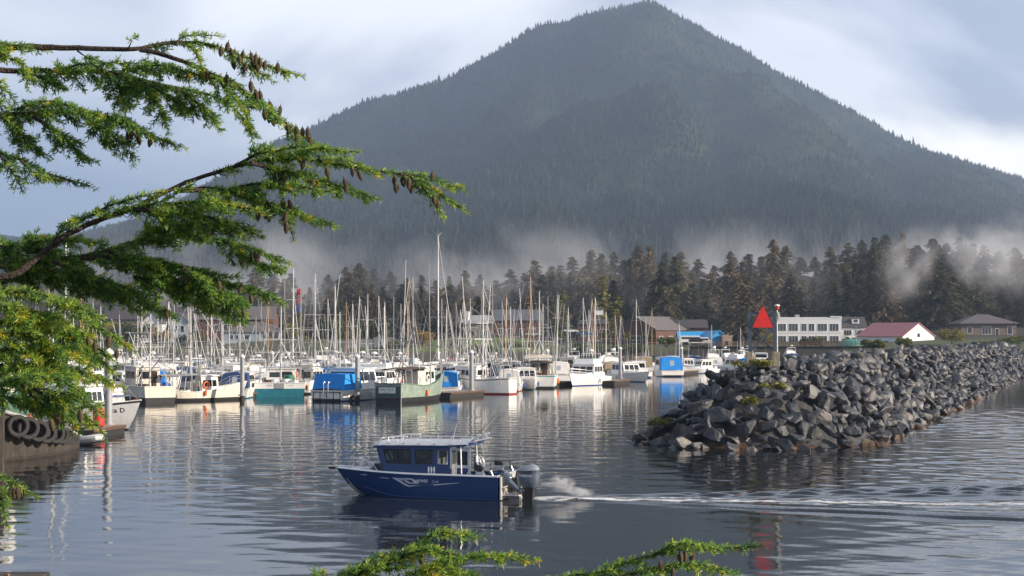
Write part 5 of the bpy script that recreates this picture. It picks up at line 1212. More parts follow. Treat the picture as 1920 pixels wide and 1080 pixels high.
    def tyre(c, d, nrm):
        mb = MB(); rings = []; nrm = nrm.normalized(); up = Vector((0, 0, 1)); sx = nrm.cross(up).normalized(); up = sx.cross(nrm)
        for i in range(20):
            a = 2 * PI * i / 20; ring = []
            for j in range(10):
                q = 2 * PI * j / 10; rr = d / 2 * (.78 + .22 * math.copysign(abs(math.cos(q)) ** .6, math.cos(q))); hh = d * .17 * math.copysign(abs(math.sin(q)) ** .6, math.sin(q))
                ring.append(c + (sx * math.cos(a) + up * math.sin(a)) * rr + nrm * hh)
            rings.append(ring)
        mb.grid(rings + [rings[0]], True); return mb.build("tyre_fender", rub, None, True)
    ty = [(33, 799, 79.6, .95), (64, 806, 80.6, .97), (80, 809, 81.3, .95), (93, 811, 82, .92), (103, 813, 82.8, .88), (112, 815, 83.6, .84), (119, 817, 84.6, .78), (125, 819, 85.6, .72), (131, 821, 86.6, .66), (136, 823, 87.6, .62)]
    ty[1] = (52, 803, 80.1, .97); ty[2] = (71, 808, 80.9, .95); ty[3] = (86, 811, 81.6, .94)
    for k, (a, b_, D, d) in enumerate(ty):
        o = tyre(P(a, b_, D), d * 1.2, Vector((.55 + .05 * k, -.8, .05)))
        tag(o, ("%s tyre fender from the left hung on the dark tug's side" % ordinal(k + 1)), "tyre", "tyre fenders on the tug")
    # dark timber post at the left edge, red tank on the finger float, timber at the very front
    t = thing("timber_post", "dark weathered mooring post at the left edge of the picture", "post", at_px(1, 893)); mb = MB(); mb.tube([(0, 0, -1), (0, 0, 2.9)], [.17, .16], 8); mb.build("shaft", hull_m, t, True); mb = MB(); mb.lathe([(.18, 2.9), (.17, 2.98), (.02, 3.02)], (0, 0, 0), 8); mb.build("cap", M_grey(), t)
    p = P(20, 1080, 9.5); t = thing("timber_beam", "weathered timber beam end crossing the bottom left corner", "beam", p); mb = MB(); mb.box((-.9, 0, -.10), (2.2, .22, .22)); mb.build("beam", hull_m, t, bevel=.01); mb = MB(); mb.tube([(.0, -.05, 0.008), (.0, -.05, .02)], .012, 6); mb.build("bolt", M_rust(), t)
extras()

# ---- pilings
def pilings():
    st = mat("piling_steel", (.30, .32, .34), .55, .25, var=.2, scale=1.5, streak=.35, dirt=(.20, .15, .10)); cap = M_white(); weed = mat("piling_weed", (.035, .03, .02), .9, var=.4, scale=5)
    proto = None
    lst = [(203, 652, 812, .50), (250, 664, 752, .42), (454, 664, 752, .42), (670, 664, 752, .42), (884, 656, 742, .46), (1026, 654, 725, .42), (1163, 650, 717, .42), (1278, 650, 706, .42), (1340, 648, 692, .42),
           (349, 666, 722, .36), (390, 660, 716, .36), (530, 662, 716, .36), (541, 662, 706, .36), (620, 664, 712, .36), (658, 664, 714, .36), (822, 658, 722, .40), (857, 660, 712, .38), (895, 664, 710, .36), (991, 652, 700, .42), (1152, 652, 700, .40), (510, 658, 726, .45), (930, 660, 706, .38)]
    lst.sort(key=lambda q: q[0])
    for k, (px, top, wl, d) in enumerate(lst):
        x, y, _ = at_px(px, wl); zt = ztop(top, y)
        t = thing("piling", "round grey steel piling with pointed white cap, %s from the left in the harbour" % ordinal(k + 1), "piling", (x, y, 0), 0, "capped steel pilings")
        mb = MB(); mb.lathe([(d / 2, -1.0), (d / 2, zt - d * .7)], (0, 0, 0), 14); mb.build("shaft", st, t, True)
        mb = MB(); mb.lathe([(d / 2 + .04, zt - d * .75), (d / 2 + .04, zt - d * .45), (.02, zt)], (0, 0, 0), 14); mb.build("cap", cap, t, True)
        mb = MB(); mb.lathe([(d / 2 + .012, -.9), (d / 2 + .015, .35), (d / 2 + .006, .45)], (0, 0, 0), 14); mb.build("weed_band", weed, t, True)
        mb = MB(); mb.lathe([(d / 2 + .16, .5), (d / 2 + .16, .62), (d / 2 + .05, .62), (d / 2 + .05, .5)], (0, 0, 0), 14); mb.build("hoop", M_galv(), t, True)
pilings()
# ---- floats
def floats():
    pl = mat("dock_planks", (.27, .22, .17), .85, var=.3, scale=3, bump=.3); fl = mat("float_black", (.022, .02, .02), .7, var=.3)
    def dock(a, b, wd, label):
        a, b = Vector(a), Vector(b); c = (a + b) / 2; L = (b - a).length; ang = math.atan2(b.y - a.y, b.x - a.x)
        t = thing("floating_dock", label, "dock", (c.x, c.y, 0), ang, "floating docks of the marina")
        n = max(2, int(L / 1.2)); mb = MB()
        for k in range(n): mb.box((-L / 2 + (k + .5) * L / n, 0, .50), (L / n - .03, wd, .07))
        mb.build("planking", pl, t); mb = MB(); mb.box((0, 0, .12), (L, wd * .94, .64)); mb.build("float", fl, t)
        for s in (-1, 1): mb = MB(); mb.box((0, s * (wd / 2 + .03), .44), (L, .07, .20)); mb.build("bull_rail", M_brown(), t)
        return t
    dock(at_px(150, 822), at_px(212, 812), 1.6, "short float by the nearest piling with a red tank on it")
    dock(at_px(432, 746), at_px(476, 744), 2.2, "dark float end between the double-ender and the teal boat")
    dock(at_px(640, 752), at_px(712, 744), 2.0, "dark float end between the blue canvas boat and the green boat")
    dock(at_px(826, 746), at_px(890, 741), 2.2, "float with clutter between the green boat and the red waterline boat")
    dock(at_px(968, 729), at_px(1062, 722), 2.0, "float end between the cockpit boat and the flybridge cruiser")
    dock(at_px(1138, 722), at_px(1168, 719), 2.0, "short float between the two white cruisers")
    dock(at_px(1270, 703), at_px(1395, 690), 2.4, "long sunlit wooden dock running right toward the breakwater")
    dock(at_px(120, 716), at_px(1240, 700), 3.0, "main wooden walkway float behind the front row of boats")
    dock(at_px(120, 692), at_px(1330, 684), 3.0, "rear wooden walkway float nearest the shore")
    x, y, _ = at_px(185, 816); t = thing("red_tank", "red upright tank on the short float beside the near piling", "tank", (x, y, .54)); mb = MB(); mb.lathe([(.34, 0), (.36, .05), (.36, .95), (.30, 1.1), (.12, 1.15)], (0, 0, 0), 16); mb.build("shell", mat("red_paint", (.5, .03, .03), .5), t, True); mb = MB(); mb.lathe([(.06, 1.14), (.06, 1.22)], (0, 0, 0), 8); mb.build("valve", M_black(), t)
    for px, wl, m, lab in ((163, 818, mat("yellow_float", (.75, .36, .03), .5), "yellow-orange buoy on the short float left of the red tank"), (1285, 695, mat("yellow_float", (.75, .36, .03), .5), "round orange float standing on the long dock")):
        x, y, _ = at_px(px, wl); t = thing("mooring_buoy", lab, "buoy", (x, y, .54)); mb = MB(); k_ = .55 if px < 200 else 1.0; mb.lathe([(.08 * k_, 0), (.38 * k_, .12 * k_), (.52 * k_, .45 * k_), (.40 * k_, .8 * k_), (.1 * k_, .98 * k_)], (0, 0, 0), 14); mb.build("ball", m, t, True); mb = MB(); mb.tube([(0, 0, .95 * k_), (0, 0, 1.1 * k_)], .07, 6); mb.build("eye", M_black(), t)
floats()

# ---- the crowd of masts behind
def crowd():
    r = random.Random(4); covers = [M_navycanv(), M_canv(), M_whcanv(), mat("green_canvas", (.02, .12, .08), .8, var=.2), mat("maroon_canvas", (.16, .02, .03), .8, var=.2)]
    cn = ["navy", "bright blue", "white", "green", "maroon"]
    hulls = [M_clean(), M_white(), mat("hull_navy", (.02, .035, .09), .3, var=.1, coat=.3), M_cream()]; hn = ["white", "off-white", "navy", "cream"]
    S = [(36, 560, 205), (62, 548, 235), (85, 540, 200), (105, 549, 228), (118, 410, 190), (131, 545, 255), (149, 541, 195), (171, 560, 240), (187, 575, 212),
         (303, 577, 240), (385, 572, 250), (395, 566, 205), (417, 556, 228), (450, 590, 262), (550, 504, 232), (627, 536, 190), (645, 566, 262), (675, 556, 235), (690, 552, 204), (708, 555, 252), (720, 566, 225),
         (770, 522, 238), (815, 439, 200), (852, 568, 260), (950, 556, 250), (965, 580, 228), (993, 518, 262), (1047, 553, 248), (1090, 559, 232), (1112, 562, 262), (1117, 558, 244), (1152, 590, 282), (1165, 592, 300), (1193, 561, 258), (1225, 580, 290), (1388, 614, 330), (1272, 606, 318)]
    S += [(222, 590, 215), (255, 575, 228), (318, 566, 208), (352, 572, 218), (505, 560, 240), (612, 560, 255), (660, 570, 212), (738, 556, 248), (762, 566, 258), (838, 575, 270), (872, 560, 215), (905, 572, 236), (938, 566, 220), (1020, 570, 240), (1064, 576, 260), (1102, 582, 270), (1136, 585, 255), (1210, 596, 300), (1335, 610, 330)]; S.sort(); seen = {}
    for k, (px, top, D) in enumerate(S):
        ci, hi = r.randrange(5), r.choice((0, 0, 0, 1, 2, 3)); tall = px in (815, 118)
        key = (cn[ci], hn[hi]); seen[key] = seen.get(key, 0) + 1
        lab = {815: "tall sailboat whose white mast is the highest in the harbour", 118: "tall sailboat whose mast rises behind the thick hemlock bough"}.get(px, "%s sailboat with %s sail cover, mast %s from left" % (hn[hi], cn[ci], ordinal(k + 1)))
        sailboat(px, D, top, R(r.choice((80, 95, -85, -100, 70, 105)) + r.uniform(-8, 8)), lab, hullm=hulls[hi], cover=covers[ci], L=12.5 if tall else None, wood=r.random() < .1 and not tall)
    T = [(268, 562, 196, 100), (330, 552, 190, 80), (368, 562, 225, -80), (480, 594, 215, 95), (535, 513, 205, 85), (565, 541, 176, 100), (590, 513, 216, -95), (755, 570, 215, 80), (925, 530, 215, 90), (880, 560, 250, 100), (1012, 566, 232, -90), (1028, 556, 250, 85), (420, 590, 168, 75), (448, 600, 186, -95), (642, 585, 180, 80), (722, 575, 186, 95), (830, 560, 180, 80), (862, 580, 192, -85), (958, 575, 196, 85), (1064, 590, 236, 90), (300, 585, 176, 85), (60, 590, 175, 80), (130, 600, 170, 95), (430, 600, 240, -88), (655, 600, 215, 75)]
    wl_ = [M_white(), M_cream(), mat("wall_bluegrey", (.35, .42, .50), .6, var=.1, streak=.3), M_white()]; wn = ["white", "cream", "blue-grey", "white"]
    hs = [(M_white(), "white"), (M_cream(), "cream"), (M_green(), "green"), (mat("hull_navy", (.02, .035, .09), .3), "navy"), (mat("hull_bluegrey", (.20, .30, .38), .5, var=.1, streak=.4), "blue-grey")]
    for k, (px, top, D, yw) in enumerate(T):
        wi, (hm, hnm) = k % 4, hs[(k * 3) % 5]; zt = ztop(top, D); L = r.uniform(9.5, 12.5)
        t, h = troller(0, 0, R(yw + r.uniform(-10, 10)), L, L * .34, "%s hulled troller with %s wheelhouse, %s from left behind the front row" % (hnm, wn[wi], ordinal(sorted(q[0] for q in T).index(px) + 1)), hull_m=hm, wallm=wl_[wi], fb=(2.3, 1.35, 1.4), house=(.0, .24, 1.9), mast=(zt, .05), loc=at_D(px, D), gear=3,
                poles=((zt * r.uniform(.75, 1.02), r.uniform(.4, 2.4), r.uniform(-1.4, 1.0)), (zt * r.uniform(.75, 1.02), r.uniform(.4, 2.4), r.uniform(-1.4, 1.0))) if k not in (5,) else None)
        if px == 565:
            for i, (m, z0) in enumerate(((mat("flag_red", (.60, .04, .05), .8), .93), (mat("flag_pink", (.65, .18, .22), .8), .85), (mat("flag_blue", (.08, .14, .45), .8), .77))):
                mb = MB(); zz = zt * z0; x_ = -.55; mb.grid([[(x_, -.1, zz), (x_, .22, zz + .1), (x_, .5, zz - .1)], [(x_, -.1, zz + .8), (x_, .22, zz + .75), (x_, .45, zz + .6)]]); mb.build("flag", m, t)
        if px == 268:   # lattice rig with ladder
            for s in (-1, 1):
                mb = MB(); mb.tube([(-1.8, s * 1.9, 1.2), (-1.6, s * 1.2, zt * .62)], .07, 6); mb.tube([(-1.8, s * 1.9, 1.2), (-1.6, -s * .3, zt * .62)], .05, 5); mb.tube([(2.0, s * 1.6, 2.5), (-1.4, s * .8, zt * .62)], .06, 5); mb.build("rig_strut", M_galv(), t)
            mb = MB(); mb.box((-1.6, 0, zt * .62), (.9, 3.4, .12)); mb.build("crosstree_platform", M_galv(), t)
            mb = MB(); a, b = Vector((-2.6, .5, 1.2)), Vector((-1.9, .1, zt * .6)); o_ = Vector((0, .45, 0)); mb.tube([a, b], .04, 5); mb.tube([a + o_, b + o_], .04, 5)
            for i in range(14): mb.tube([a.lerp(b, i / 14), a.lerp(b, i / 14) + o_], .03, 4)
            mb.build("ladder", M_spar(), t)
        if px == 880:
            mb = MB(); mb.lathe([(.40, 0), (.55, 1.3), (.57, 1.35)], (0, .4, zt * .72), 12); mb.build("crow_nest", M_white(), t, True); mb = MB(); mb.box((0, .4, zt * .72 - .2), (1.2, 2.4, .15)); mb.build("platform", M_galv(), t)
    # smaller motor boats filling the slips
    C = [(232, 168, 70), (292, 172, 100), (452, 163, 85), (484, 176, 95), (580, 178, 80), (662, 166, 95), (712, 172, 85), (842, 170, 80), (866, 178, 95), (958, 182, 90), (984, 188, -85), (1146, 226, 95), (400, 166, -80), (545, 186, 85), (750, 190, -90), (70, 190, 90), (110, 176, -90), (165, 205, 80), (230, 214, 95), (300, 205, -80), (345, 188, 100), (400, 182, -95), (440, 205, 85), (575, 225, 95), (610, 238, -90), (640, 192, 80), (735, 205, 95), (775, 240, -85), (800, 175, 110), (835, 212, 85), (880, 208, 95), (915, 240, -95), (945, 205, 80), (1040, 215, 100), (1075, 262, -90), (1205, 268, 80), (1190, 240, 100), (1260, 290, -95), (1300, 296, 85), (1335, 282, 95), (1365, 300, -80), (1400, 312, 95), (1425, 335, 80), (1375, 268, 140), (1480, 345, 90)]
    st = [(M_blue(), "blue"), (M_red(), "red"), (M_teal(), "teal"), (M_dark(), "black")]
    cv = [None, M_canv(), M_navycanv(), M_whcanv(), None, mat("tan_canvas", (.36, .28, .18), .85, var=.2)]; cvn = ["no canvas", "blue canvas", "navy canvas", "white canvas", "no canvas", "tan canvas"]
    for k, (px, D, yw) in enumerate(C):
        q = k % 6; s_, sn = st[k % 4]; L = r.uniform(7, 10.5)
        cruiser(0, 0, R(yw + r.uniform(-8, 8)), L, L * .36, "motor boat with %s stripe and %s, %s from left in rear slips" % (sn, cvn[q], ordinal(sorted(c[0] for c in C).index(px) + 1)), fly=r.random() < .45, canvas=cv[q], stripe=s_, bottom=s_ if sn != "blue" else None, loc=at_D(px, D))
crowd()
# ------------------------------------------------------------------ shore: houses, trees, promenade
def bpart(name, pts_rings, m, parent, closed=True, cap=True):
    mb = MB(); mb.grid(pts_rings, closed, 0, cap); return mb.build(name, m, parent)
def house(name, label, px0, px1, base, eave, ridge, D, depth, wallm, roofm, kind="gable_x", rz=0.0, front=(), side=(), over=.45, cat="house", door=None, trim=None, chimney=False, low=1.5):
    """front face at distance D spanning px0..px1; heights from picture rows at that distance"""
    p0, p1 = P(px0, base, D), P(px1, base, D); wd = (p1.x - p0.x) / max(.5, (math.cos(rz) + (depth / max(1, (p1.x - p0.x))) * abs(math.sin(rz)) if rz else 1))
    z0 = ztop(base, D); he = ztop(eave, D) - z0; hr = ztop(ridge, D) - z0
    t = thing(name, label, cat, ((p0.x + p1.x) / 2, D + depth / 2, z0), rz)
    a, d = wd / 2, depth / 2; trim = trim or M_white()
    b = [(-a, -d, -low), (a, -d, -low), (a, d, -low), (-a, d, -low)]; e = [(x, y, he) for x, y, _ in b]
    mb = MB(); mb.grid([b, e], True, 0, False)
    if kind == "gable_x": mb.poly([e[1], e[2], (a, 0, hr)]); mb.poly([e[3], e[0], (-a, 0, hr)])
    if kind == "gable_y": mb.poly([e[0], e[1], (0, -d, hr)]); mb.poly([e[2], e[3], (0, d, hr)])
    if kind == "flat": mb.poly(e)
    w_ = mb.build("wall", wallm, t)
    o = over; th = .22
    def slab(q): return bpart("roof", [[(x, y, z + .02) for x, y, z in q], [(x, y, z + th) for x, y, z in q]], roofm, t)
    k = (hr - he) / (d if kind == "gable_x" else a)
    if kind == "gable_x":
        r = slab([(-a - o, -d - o, he - k * o), (a + o, -d - o, he - k * o), (a + o, 0, hr), (-a - o, 0, hr)]); slab([(a + o, d + o, he - k * o), (-a - o, d + o, he - k * o), (-a - o, 0, hr), (a + o, 0, hr)])
    elif kind == "gable_y":
        r = slab([(-a - o, d + o, he - k * o), (-a - o, -d - o, he - k * o), (0, -d - o, hr), (0, d + o, hr)]); slab([(a + o, -d - o, he - k * o), (a + o, d + o, he - k * o), (0, d + o, hr), (0, -d - o, hr)])
    elif kind == "hip":
        rl = max(.5, a - d); mb = MB(); q = [(-a - o, -d - o, he - .1), (a + o, -d - o, he - .1), (a + o, d + o, he - .1), (-a - o, d + o, he - .1)]
        mb.poly([q[0], q[1], (rl, 0, hr), (-rl, 0, hr)]); mb.poly([q[2], q[3], (-rl, 0, hr), (rl, 0, hr)]); mb.poly([q[1], q[2], (rl, 0, hr)]); mb.poly([q[3], q[0], (-rl, 0, hr)]); mb.poly(q[::-1]); r = mb.build("roof", roofm, t)
    else:
        mb = MB()
        for s in (-1, 1): mb.box((0, s * (d - .1), he + .25), (2 * a + .3, .3, .5)); mb.box((s * (a - .0), 0, he + .25), (.3, 2 * d - .5, .5))
        r = mb.build("parapet", trim, t)
    if chimney: mb = MB(); mb.box((a * .3, .3, hr + .3), (.7, .7, 1.6)); mb.build("chimney", M_brown(), r)
    F_ = (b[0], b[1], e[1], e[0]); F_ = ((-a, -d, 0), (a, -d, 0), (a, -d, he), (-a, -d, he)); SR = ((a, -d, 0), (a, d, 0), (a, d, he), (a, -d, he)); SL = ((-a, d, 0), (-a, -d, 0), (-a, -d, he), (-a, d, he))
    for (u0, u1, v0, v1, *m) in front: panel(w_, F_, u0, u1, v0, v1, M_glass(), "window", .02, .05, trim, .09, m[0] if m else 0)
    for (u0, u1, v0, v1, *m) in side:
        panel(w_, SR, u0, u1, v0, v1, M_glass(), "window", .02, .05, trim, .09, m[0] if m else 0); panel(w_, SL, u0, u1, v0, v1, M_glass(), "window", .02, .05, trim, .09, 0)
    if door: panel(w_, F_, door, door + .07, -.02, .42, M_brown(), "door", .02, .05, trim, .08)
    return t, a, d, he, hr
def buildings():
    shing = mat("grey_shingle", (.13, .12, .12), .9, var=.25, scale=2, bump=.3); dshing = mat("dark_shingle", (.06, .055, .06), .9, var=.25, scale=2, bump=.3); bshing = mat("brown_shingle", (.16, .10, .08), .9, var=.25, scale=2, bump=.3)
    bw = mat("brown_siding", (.12, .055, .04), .85, var=.25, scale=1.5, streak=.3, dirt=(.05, .03, .02)); gb = mat("greyblue_siding", (.34, .40, .45), .8, var=.1, scale=2); wh = mat("white_siding", (.72, .73, .74), .75, var=.06, scale=2)
    blu = mat("bright_blue_metal", (.02, .30, .62), .5, var=.1, scale=1); tealw = mat("teal_siding", (.14, .28, .29), .8, var=.1); tan = mat("tan_wall", (.38, .27, .20), .85, var=.15, scale=1.5); pink = mat("pink_metal_roof", (.40, .16, .17), .6, var=.12, scale=1.2); greyw = mat("grey_brown_siding", (.20, .17, .15), .85, var=.15); cream = mat("cream_trim", (.66, .62, .55), .7, var=.08)
    t, a, d, he, hr = house("house", "grey-blue two-storey house with grey hip roof and white balcony", 420, 528, 656, 622, 603, 428, 10, gb, shing, "hip", front=[(.10, .16, .60, .82), (.19, .25, .60, .82), (.10, .16, .12, .36), (.19, .25, .12, .36), (.36, .44, .58, .82)])
    mb = MB(); mb.box((a * .62, -d - .9, he * .48), (a * .72, 1.8, .18)); mb.build("balcony", wh, t)
    for k in range(4): mb = MB(); mb.tube([(a * (.28 + k * .225), -d - 1.7, -.5), (a * (.28 + k * .225), -d - 1.7, he)], .10, 4); mb.build("porch_post", wh, t)
    mb = MB(); mb.tube([(a * .27, -d - 1.75, he * .62), (a * .97, -d - 1.75, he * .62)], .05, 4)
    for k in range(24): x = a * (.27 + .7 * k / 23); mb.tube([(x, -d - 1.75, he * .5), (x, -d - 1.75, he * .62)], .03, 3)
    mb.build("railing", wh, t); mb = MB(); mb.box((a * .62, -d - .02, he * .74), (a * .5, .06, he * .3)); mb.build("glazed_door", M_glass(), t); mb = MB(); mb.box((a * .62, -d - .02, he * .2), (a * .5, .06, he * .34)); mb.build("garage_opening", M_glass(), t)
    house("house", "large dark red house with brown-grey roof above the grey-blue house", 372, 512, 650, 598, 575, 480, 11, bw, shing, "gable_x", front=[(.22, .28, .58, .80), (.34, .44, .58, .80, 1), (.70, .80, .58, .80, 1)])
    house("house", "dark wide house under a dark purple-grey roof left of the red house", 196, 372, 650, 598, 576, 492, 12, greyw, dshing, "gable_x", front=[(.1, .16, .5, .75), (.3, .38, .5, .75), (.64, .7, .5, .78), (.84, .9, .5, .78)], chimney=True)
    house("house", "small white house front with steep gable beside the dark wide house", 266, 302, 645, 604, 586, 470, 6, wh, dshing, "gable_y", front=[(.3, .42, .5, .75), (.6, .72, .5, .75)])
    house("house", "white gabled house deep behind the left masts with two square windows", 318, 352, 650, 604, 588, 476, 8, gb, dshing, "gable_y", front=[(.2, .4, .6, .85), (.6, .8, .6, .85)])
    house("building", "long dark brown hall with slate roof behind the grass bank", 926, 1014, 640, 600, 581, 480, 12, bw, mat("slate_roof", (.10, .11, .13), .8, var=.2, scale=2), "gable_x", front=[(.1, .2, .3, .6, 1), (.30, .40, .3, .6, 1), (.55, .62, .1, .6), (.75, .88, .3, .6, 1)], cat="building")
    house("building", "low building with pale grey roof left of the long brown hall", 872, 924, 640, 606, 592, 500, 10, greyw, mat("pale_roof", (.30, .32, .34), .7, var=.15), "gable_x", front=[(.2, .35, .3, .6), (.6, .8, .3, .6)], cat="building")
    t, a, d, he, hr = house("building", "brown building with a little white cupola on its hipped roof", 1084, 1144, 642, 607, 588, 492, 10, bw, dshing, "hip", front=[(.1, .3, .35, .65, 2), (.4, .6, .35, .65, 2), (.68, .94, .3, .7, 2)], cat="building")
    mb = MB(); mb.box((a * .35, 0, hr + .5), (2.6, 2.2, 1.7)); c = mb.build("cupola", wh, t); mb = MB(); mb.box((a * .35, 0, hr + 1.6), (3.2, 2.8, .5), 0, 0, .25); mb.build("cupola_roof", dshing, c)
    house("building", "big reddish-brown barn with long grey roof near the blue shed", 1166, 1290, 650, 618, 594, 452, 17, bw, shing, "gable_y", R(-38), front=[(.38, .62, .2, .62), (.12, .2, .5, .75)], side=[(.1, .2, .3, .6), (.4, .5, .3, .6), (.7, .8, .3, .6)], cat="barn")
    house("house", "brown house high in the trees with long strip of windows", 1272, 1330, 606, 588, 582, 540, 8, bw, bshing, "gable_x", front=[(.04, .40, .30, .85, 3), (.62, .86, .35, .80, 1)], over=1.0)
    house("building", "dark brown annex with slate roof below the strip window house", 1264, 1326, 640, 614, 600, 500, 9, bw, dshing, "gable_x", front=[(.7, .8, .4, .7)], cat="building")
    house("shed", "low shed with bright blue metal roof behind the dock", 1274, 1334, 650, 634, 623, 436, 7, M_cream(), blu, "gable_x", front=[(.1, .3, .2, .7), (.4, .6, .2, .7)], cat="shed")
    house("shed", "bright blue gable fronted shed joined by tan wall", 1322, 1362, 650, 632, 621, 431, 8, blu, blu, "gable_y", R(14), front=[], cat="shed"); house("shed", "small tan flat roofed shed right of bright blue gable", 1355, 1373, 651, 632, 630, 427, 4, tan, tan, "flat", front=[(.3, .6, .2, .6)], trim=tan, cat="shed")
    U = [(.030, .165, 2), (.210, .345, 2), (.400, .475, 1), (.510, .590, 1), (.645, .780, 2), (.825, .955, 2)]
    fr = [(u0, u1, .56, .82, m) for u0, u1, m in U] + [(u0, u1, .10, .37, m) for u0, u1, m in U]
    t, a, d, he, hr = house("building", "long white two-storey flat roofed building with large dark windows", 1453, 1578, 649, 598, 597, 462, 14, wh, wh, "flat", front=fr, side=[(.1, .3, .56, .82, 1), (.4, .6, .56, .82, 1), (.7, .9, .56, .82, 1)], cat="building", trim=wh)
    mb = MB(); mb.box((a * .86, -d - .08, he * .5), (a * .27, .12, he * 1.0)); 
    mb = MB(); mb.box((a * .83, -d - .0, he + .62), (a * .34, .42, .35)); mb.build("raised_parapet", wh, t); mb = MB(); mb.box((-a * .2, 0, he + .7), (1.2, 1.2, 1.2)); mb.build("roof_vent", M_galv(), t)
    mb = MB(); mb.box((0, -d - .05, he * .49), (2 * a, .08, .12)); mb.build("string_course", cream, t); mb = MB(); mb.box((-a * .40, -d - .5, .4), (2.8, 1.0, 1.5)); mb.build("blue_hoarding", blu, t)
    t, a, d, he, hr = house("house", "white house with dark roof and small dormer beside the long white building", 1578, 1624, 644, 613, 595, 476, 9, wh, dshing, "gable_x", front=[(.1, .4, .5, .8, 2), (.55, .9, .5, .8, 2), (.15, .3, .1, .4)])
    mb = MB(); mb.box((.8, -d * .55, he + (hr - he) * .62), (2.0, 2.0, 1.4)); dm = mb.build("dormer", wh, t); mb = MB(); mb.box((.8, -d * .55 - 1.02, he + (hr - he) * .62), (1.2, .06, .8)); mb.build("window", M_glass(), dm); mb = MB(); mb.box((.8, -d * .55, he + (hr - he) * .62 + .85), (2.5, 2.4, .3), 0, 0, .4); mb.build("dormer_roof", dshing, dm)
    mb = MB(); mb.grid([[(-1.2, -d - .3, 2.4), (-1.2, -d - 1.3, 2.4)], [(1.2, -d - .3, 3.8), (1.2, -d - 1.3, 3.8)]]); mb.tube([(-1.4, -d - 1.35, 1.2), (1.3, -d - 1.35, 4.2)], .09, 4); mb.build("outside_stair", wh, t)
    house("warehouse", "white gable warehouse with faded pink roof behind the breakwater", 1628, 1756, 652, 631, 606, 440, 15, wh, pink, "gable_y", R(40), front=[(.46, .54, .95, 1.28), (.76, .81, .15, .5)], side=[(.2, .3, .3, .7), (.5, .7, .1, .6)], cat="warehouse", over=.3)
    t, a, d, he, hr = house("house", "teal house with grey roof and a white-trimmed dormer", 1737, 1780, 640, 607, 589, 520, 9, tealw, shing, "gable_x", front=[(.08, .22, .35, .72, 1), (.45, .58, .35, .72, 1), (.72, .90, .35, .72, 1)])
    mb = MB(); z = he + .2; mb.grid([[(-3.2, -d - .1, z), (.4, -d - .1, z), (-1.4, -d - .1, z + 2.4)], [(-3.2, 0, z), (.4, 0, z), (-1.4, 0, z + 2.4)]], True, 0, True); g = mb.build("dormer", tealw, t); mb = MB(); mb.box((-1.4, -d - .14, z + .9), (1.5, .08, .8)); mb.build("window", M_glass(), g); mb = MB(); mb.tube([(-3.4, -d - .2, z), (-1.4, -d - .2, z + 2.6), (.6, -d - .2, z)], .14, 4); mb.build("trim", wh, g)
    house("house", "wide brown house under a low dark hip roof at far right", 1802, 1906, 640, 606, 589, 476, 13, mat("olive_siding", (.17, .135, .11), .85, var=.15), mat("roof_violet", (.10, .09, .10), .9, var=.2, scale=2), "hip", front=[(.12, .2, .45, .78), (.38, .54, .40, .80, 2), (.62, .68, .1, .7), (.84, .92, .4, .82)], over=1.0)
    # promenade wall, railing, fence
    t = thing("seawall", "dark concrete seawall below the brown promenade railing", "wall", (0, 385.5, 0)); x0, x1 = P(1296, 650, 385).x, P(1660, 650, 385).x; mb = MB(); mb.box(((x0 + x1) / 2, 1.0, .9), (x1 - x0, 1.6, 5.2)); mb.build("wall_face", mat("wall_dark", (.055, .05, .045), .9, var=.35, scale=.8, bump=.3, streak=.4, dirt=(.03, .035, .02)), t); mb = MB(); mb.box(((x0 + x1) / 2, .9, 3.58), (x1 - x0 + .2, 2.0, .14)); mb.build("coping", M_brown(), t)
    t = thing("railing", "long brown timber railing along the promenade behind the beacon", "railing", (0, 385.2, 3.66)); rm = mat("railing_brown", (.13, .07, .05), .8, var=.3); n = int((x1 - x0) / 1.1)
    for k in range(min(60, n)): mb = MB(); x = x0 + (x1 - x0) * k / (min(60, n) - 1); mb.box((x, 0, .55), (.14, .14, 1.1)); mb.build("post", rm, t)
    for z in (.35, .7, 1.08): mb = MB(); mb.box(((x0 + x1) / 2, -.09, z), (x1 - x0, .05, .14)); mb.build("rail", rm, t)
    t = thing("chain_link_fence", "grey fence on the bank behind the blue canvas boats", "fence", (0, 404, 3.3)); xa, xb = P(650, 650, 404).x, P(742, 650, 404).x; mb = MB(); mb.box(((xa + xb) / 2, 0, 1.0), (xb - xa, .05, 2.0)); mb.build("panel", mat("fence_grey", (.22, .23, .24), .8, var=.2), t)
    for k in range(8): mb = MB(); mb.tube([(lerp(xa, xb, k / 7), -.08, -.4), (lerp(xa, xb, k / 7), -.08, 2.15)], .06, 5); mb.build("post", M_galv(), t)
    t = thing("upturned_boat", "green upturned boat cover shaped like a dome near the white house", "boat", P(1596, 648, 425)); mb = MB(); mb.lathe([(4.0, -1.0), (3.7, .3), (2.6, 1.2), (1.2, 1.6), (.1, 1.7)], (0, 0, 0), 18); mb.build("cover", mat("aqua_cover", (.03, .25, .22), .6, var=.15), t, True); mb = MB(); mb.tube([(-3.2, 0, .9), (0, 0, 1.75), (3.2, 0, .9)], .06, 5); mb.build("ridge_strap", M_white(), t)
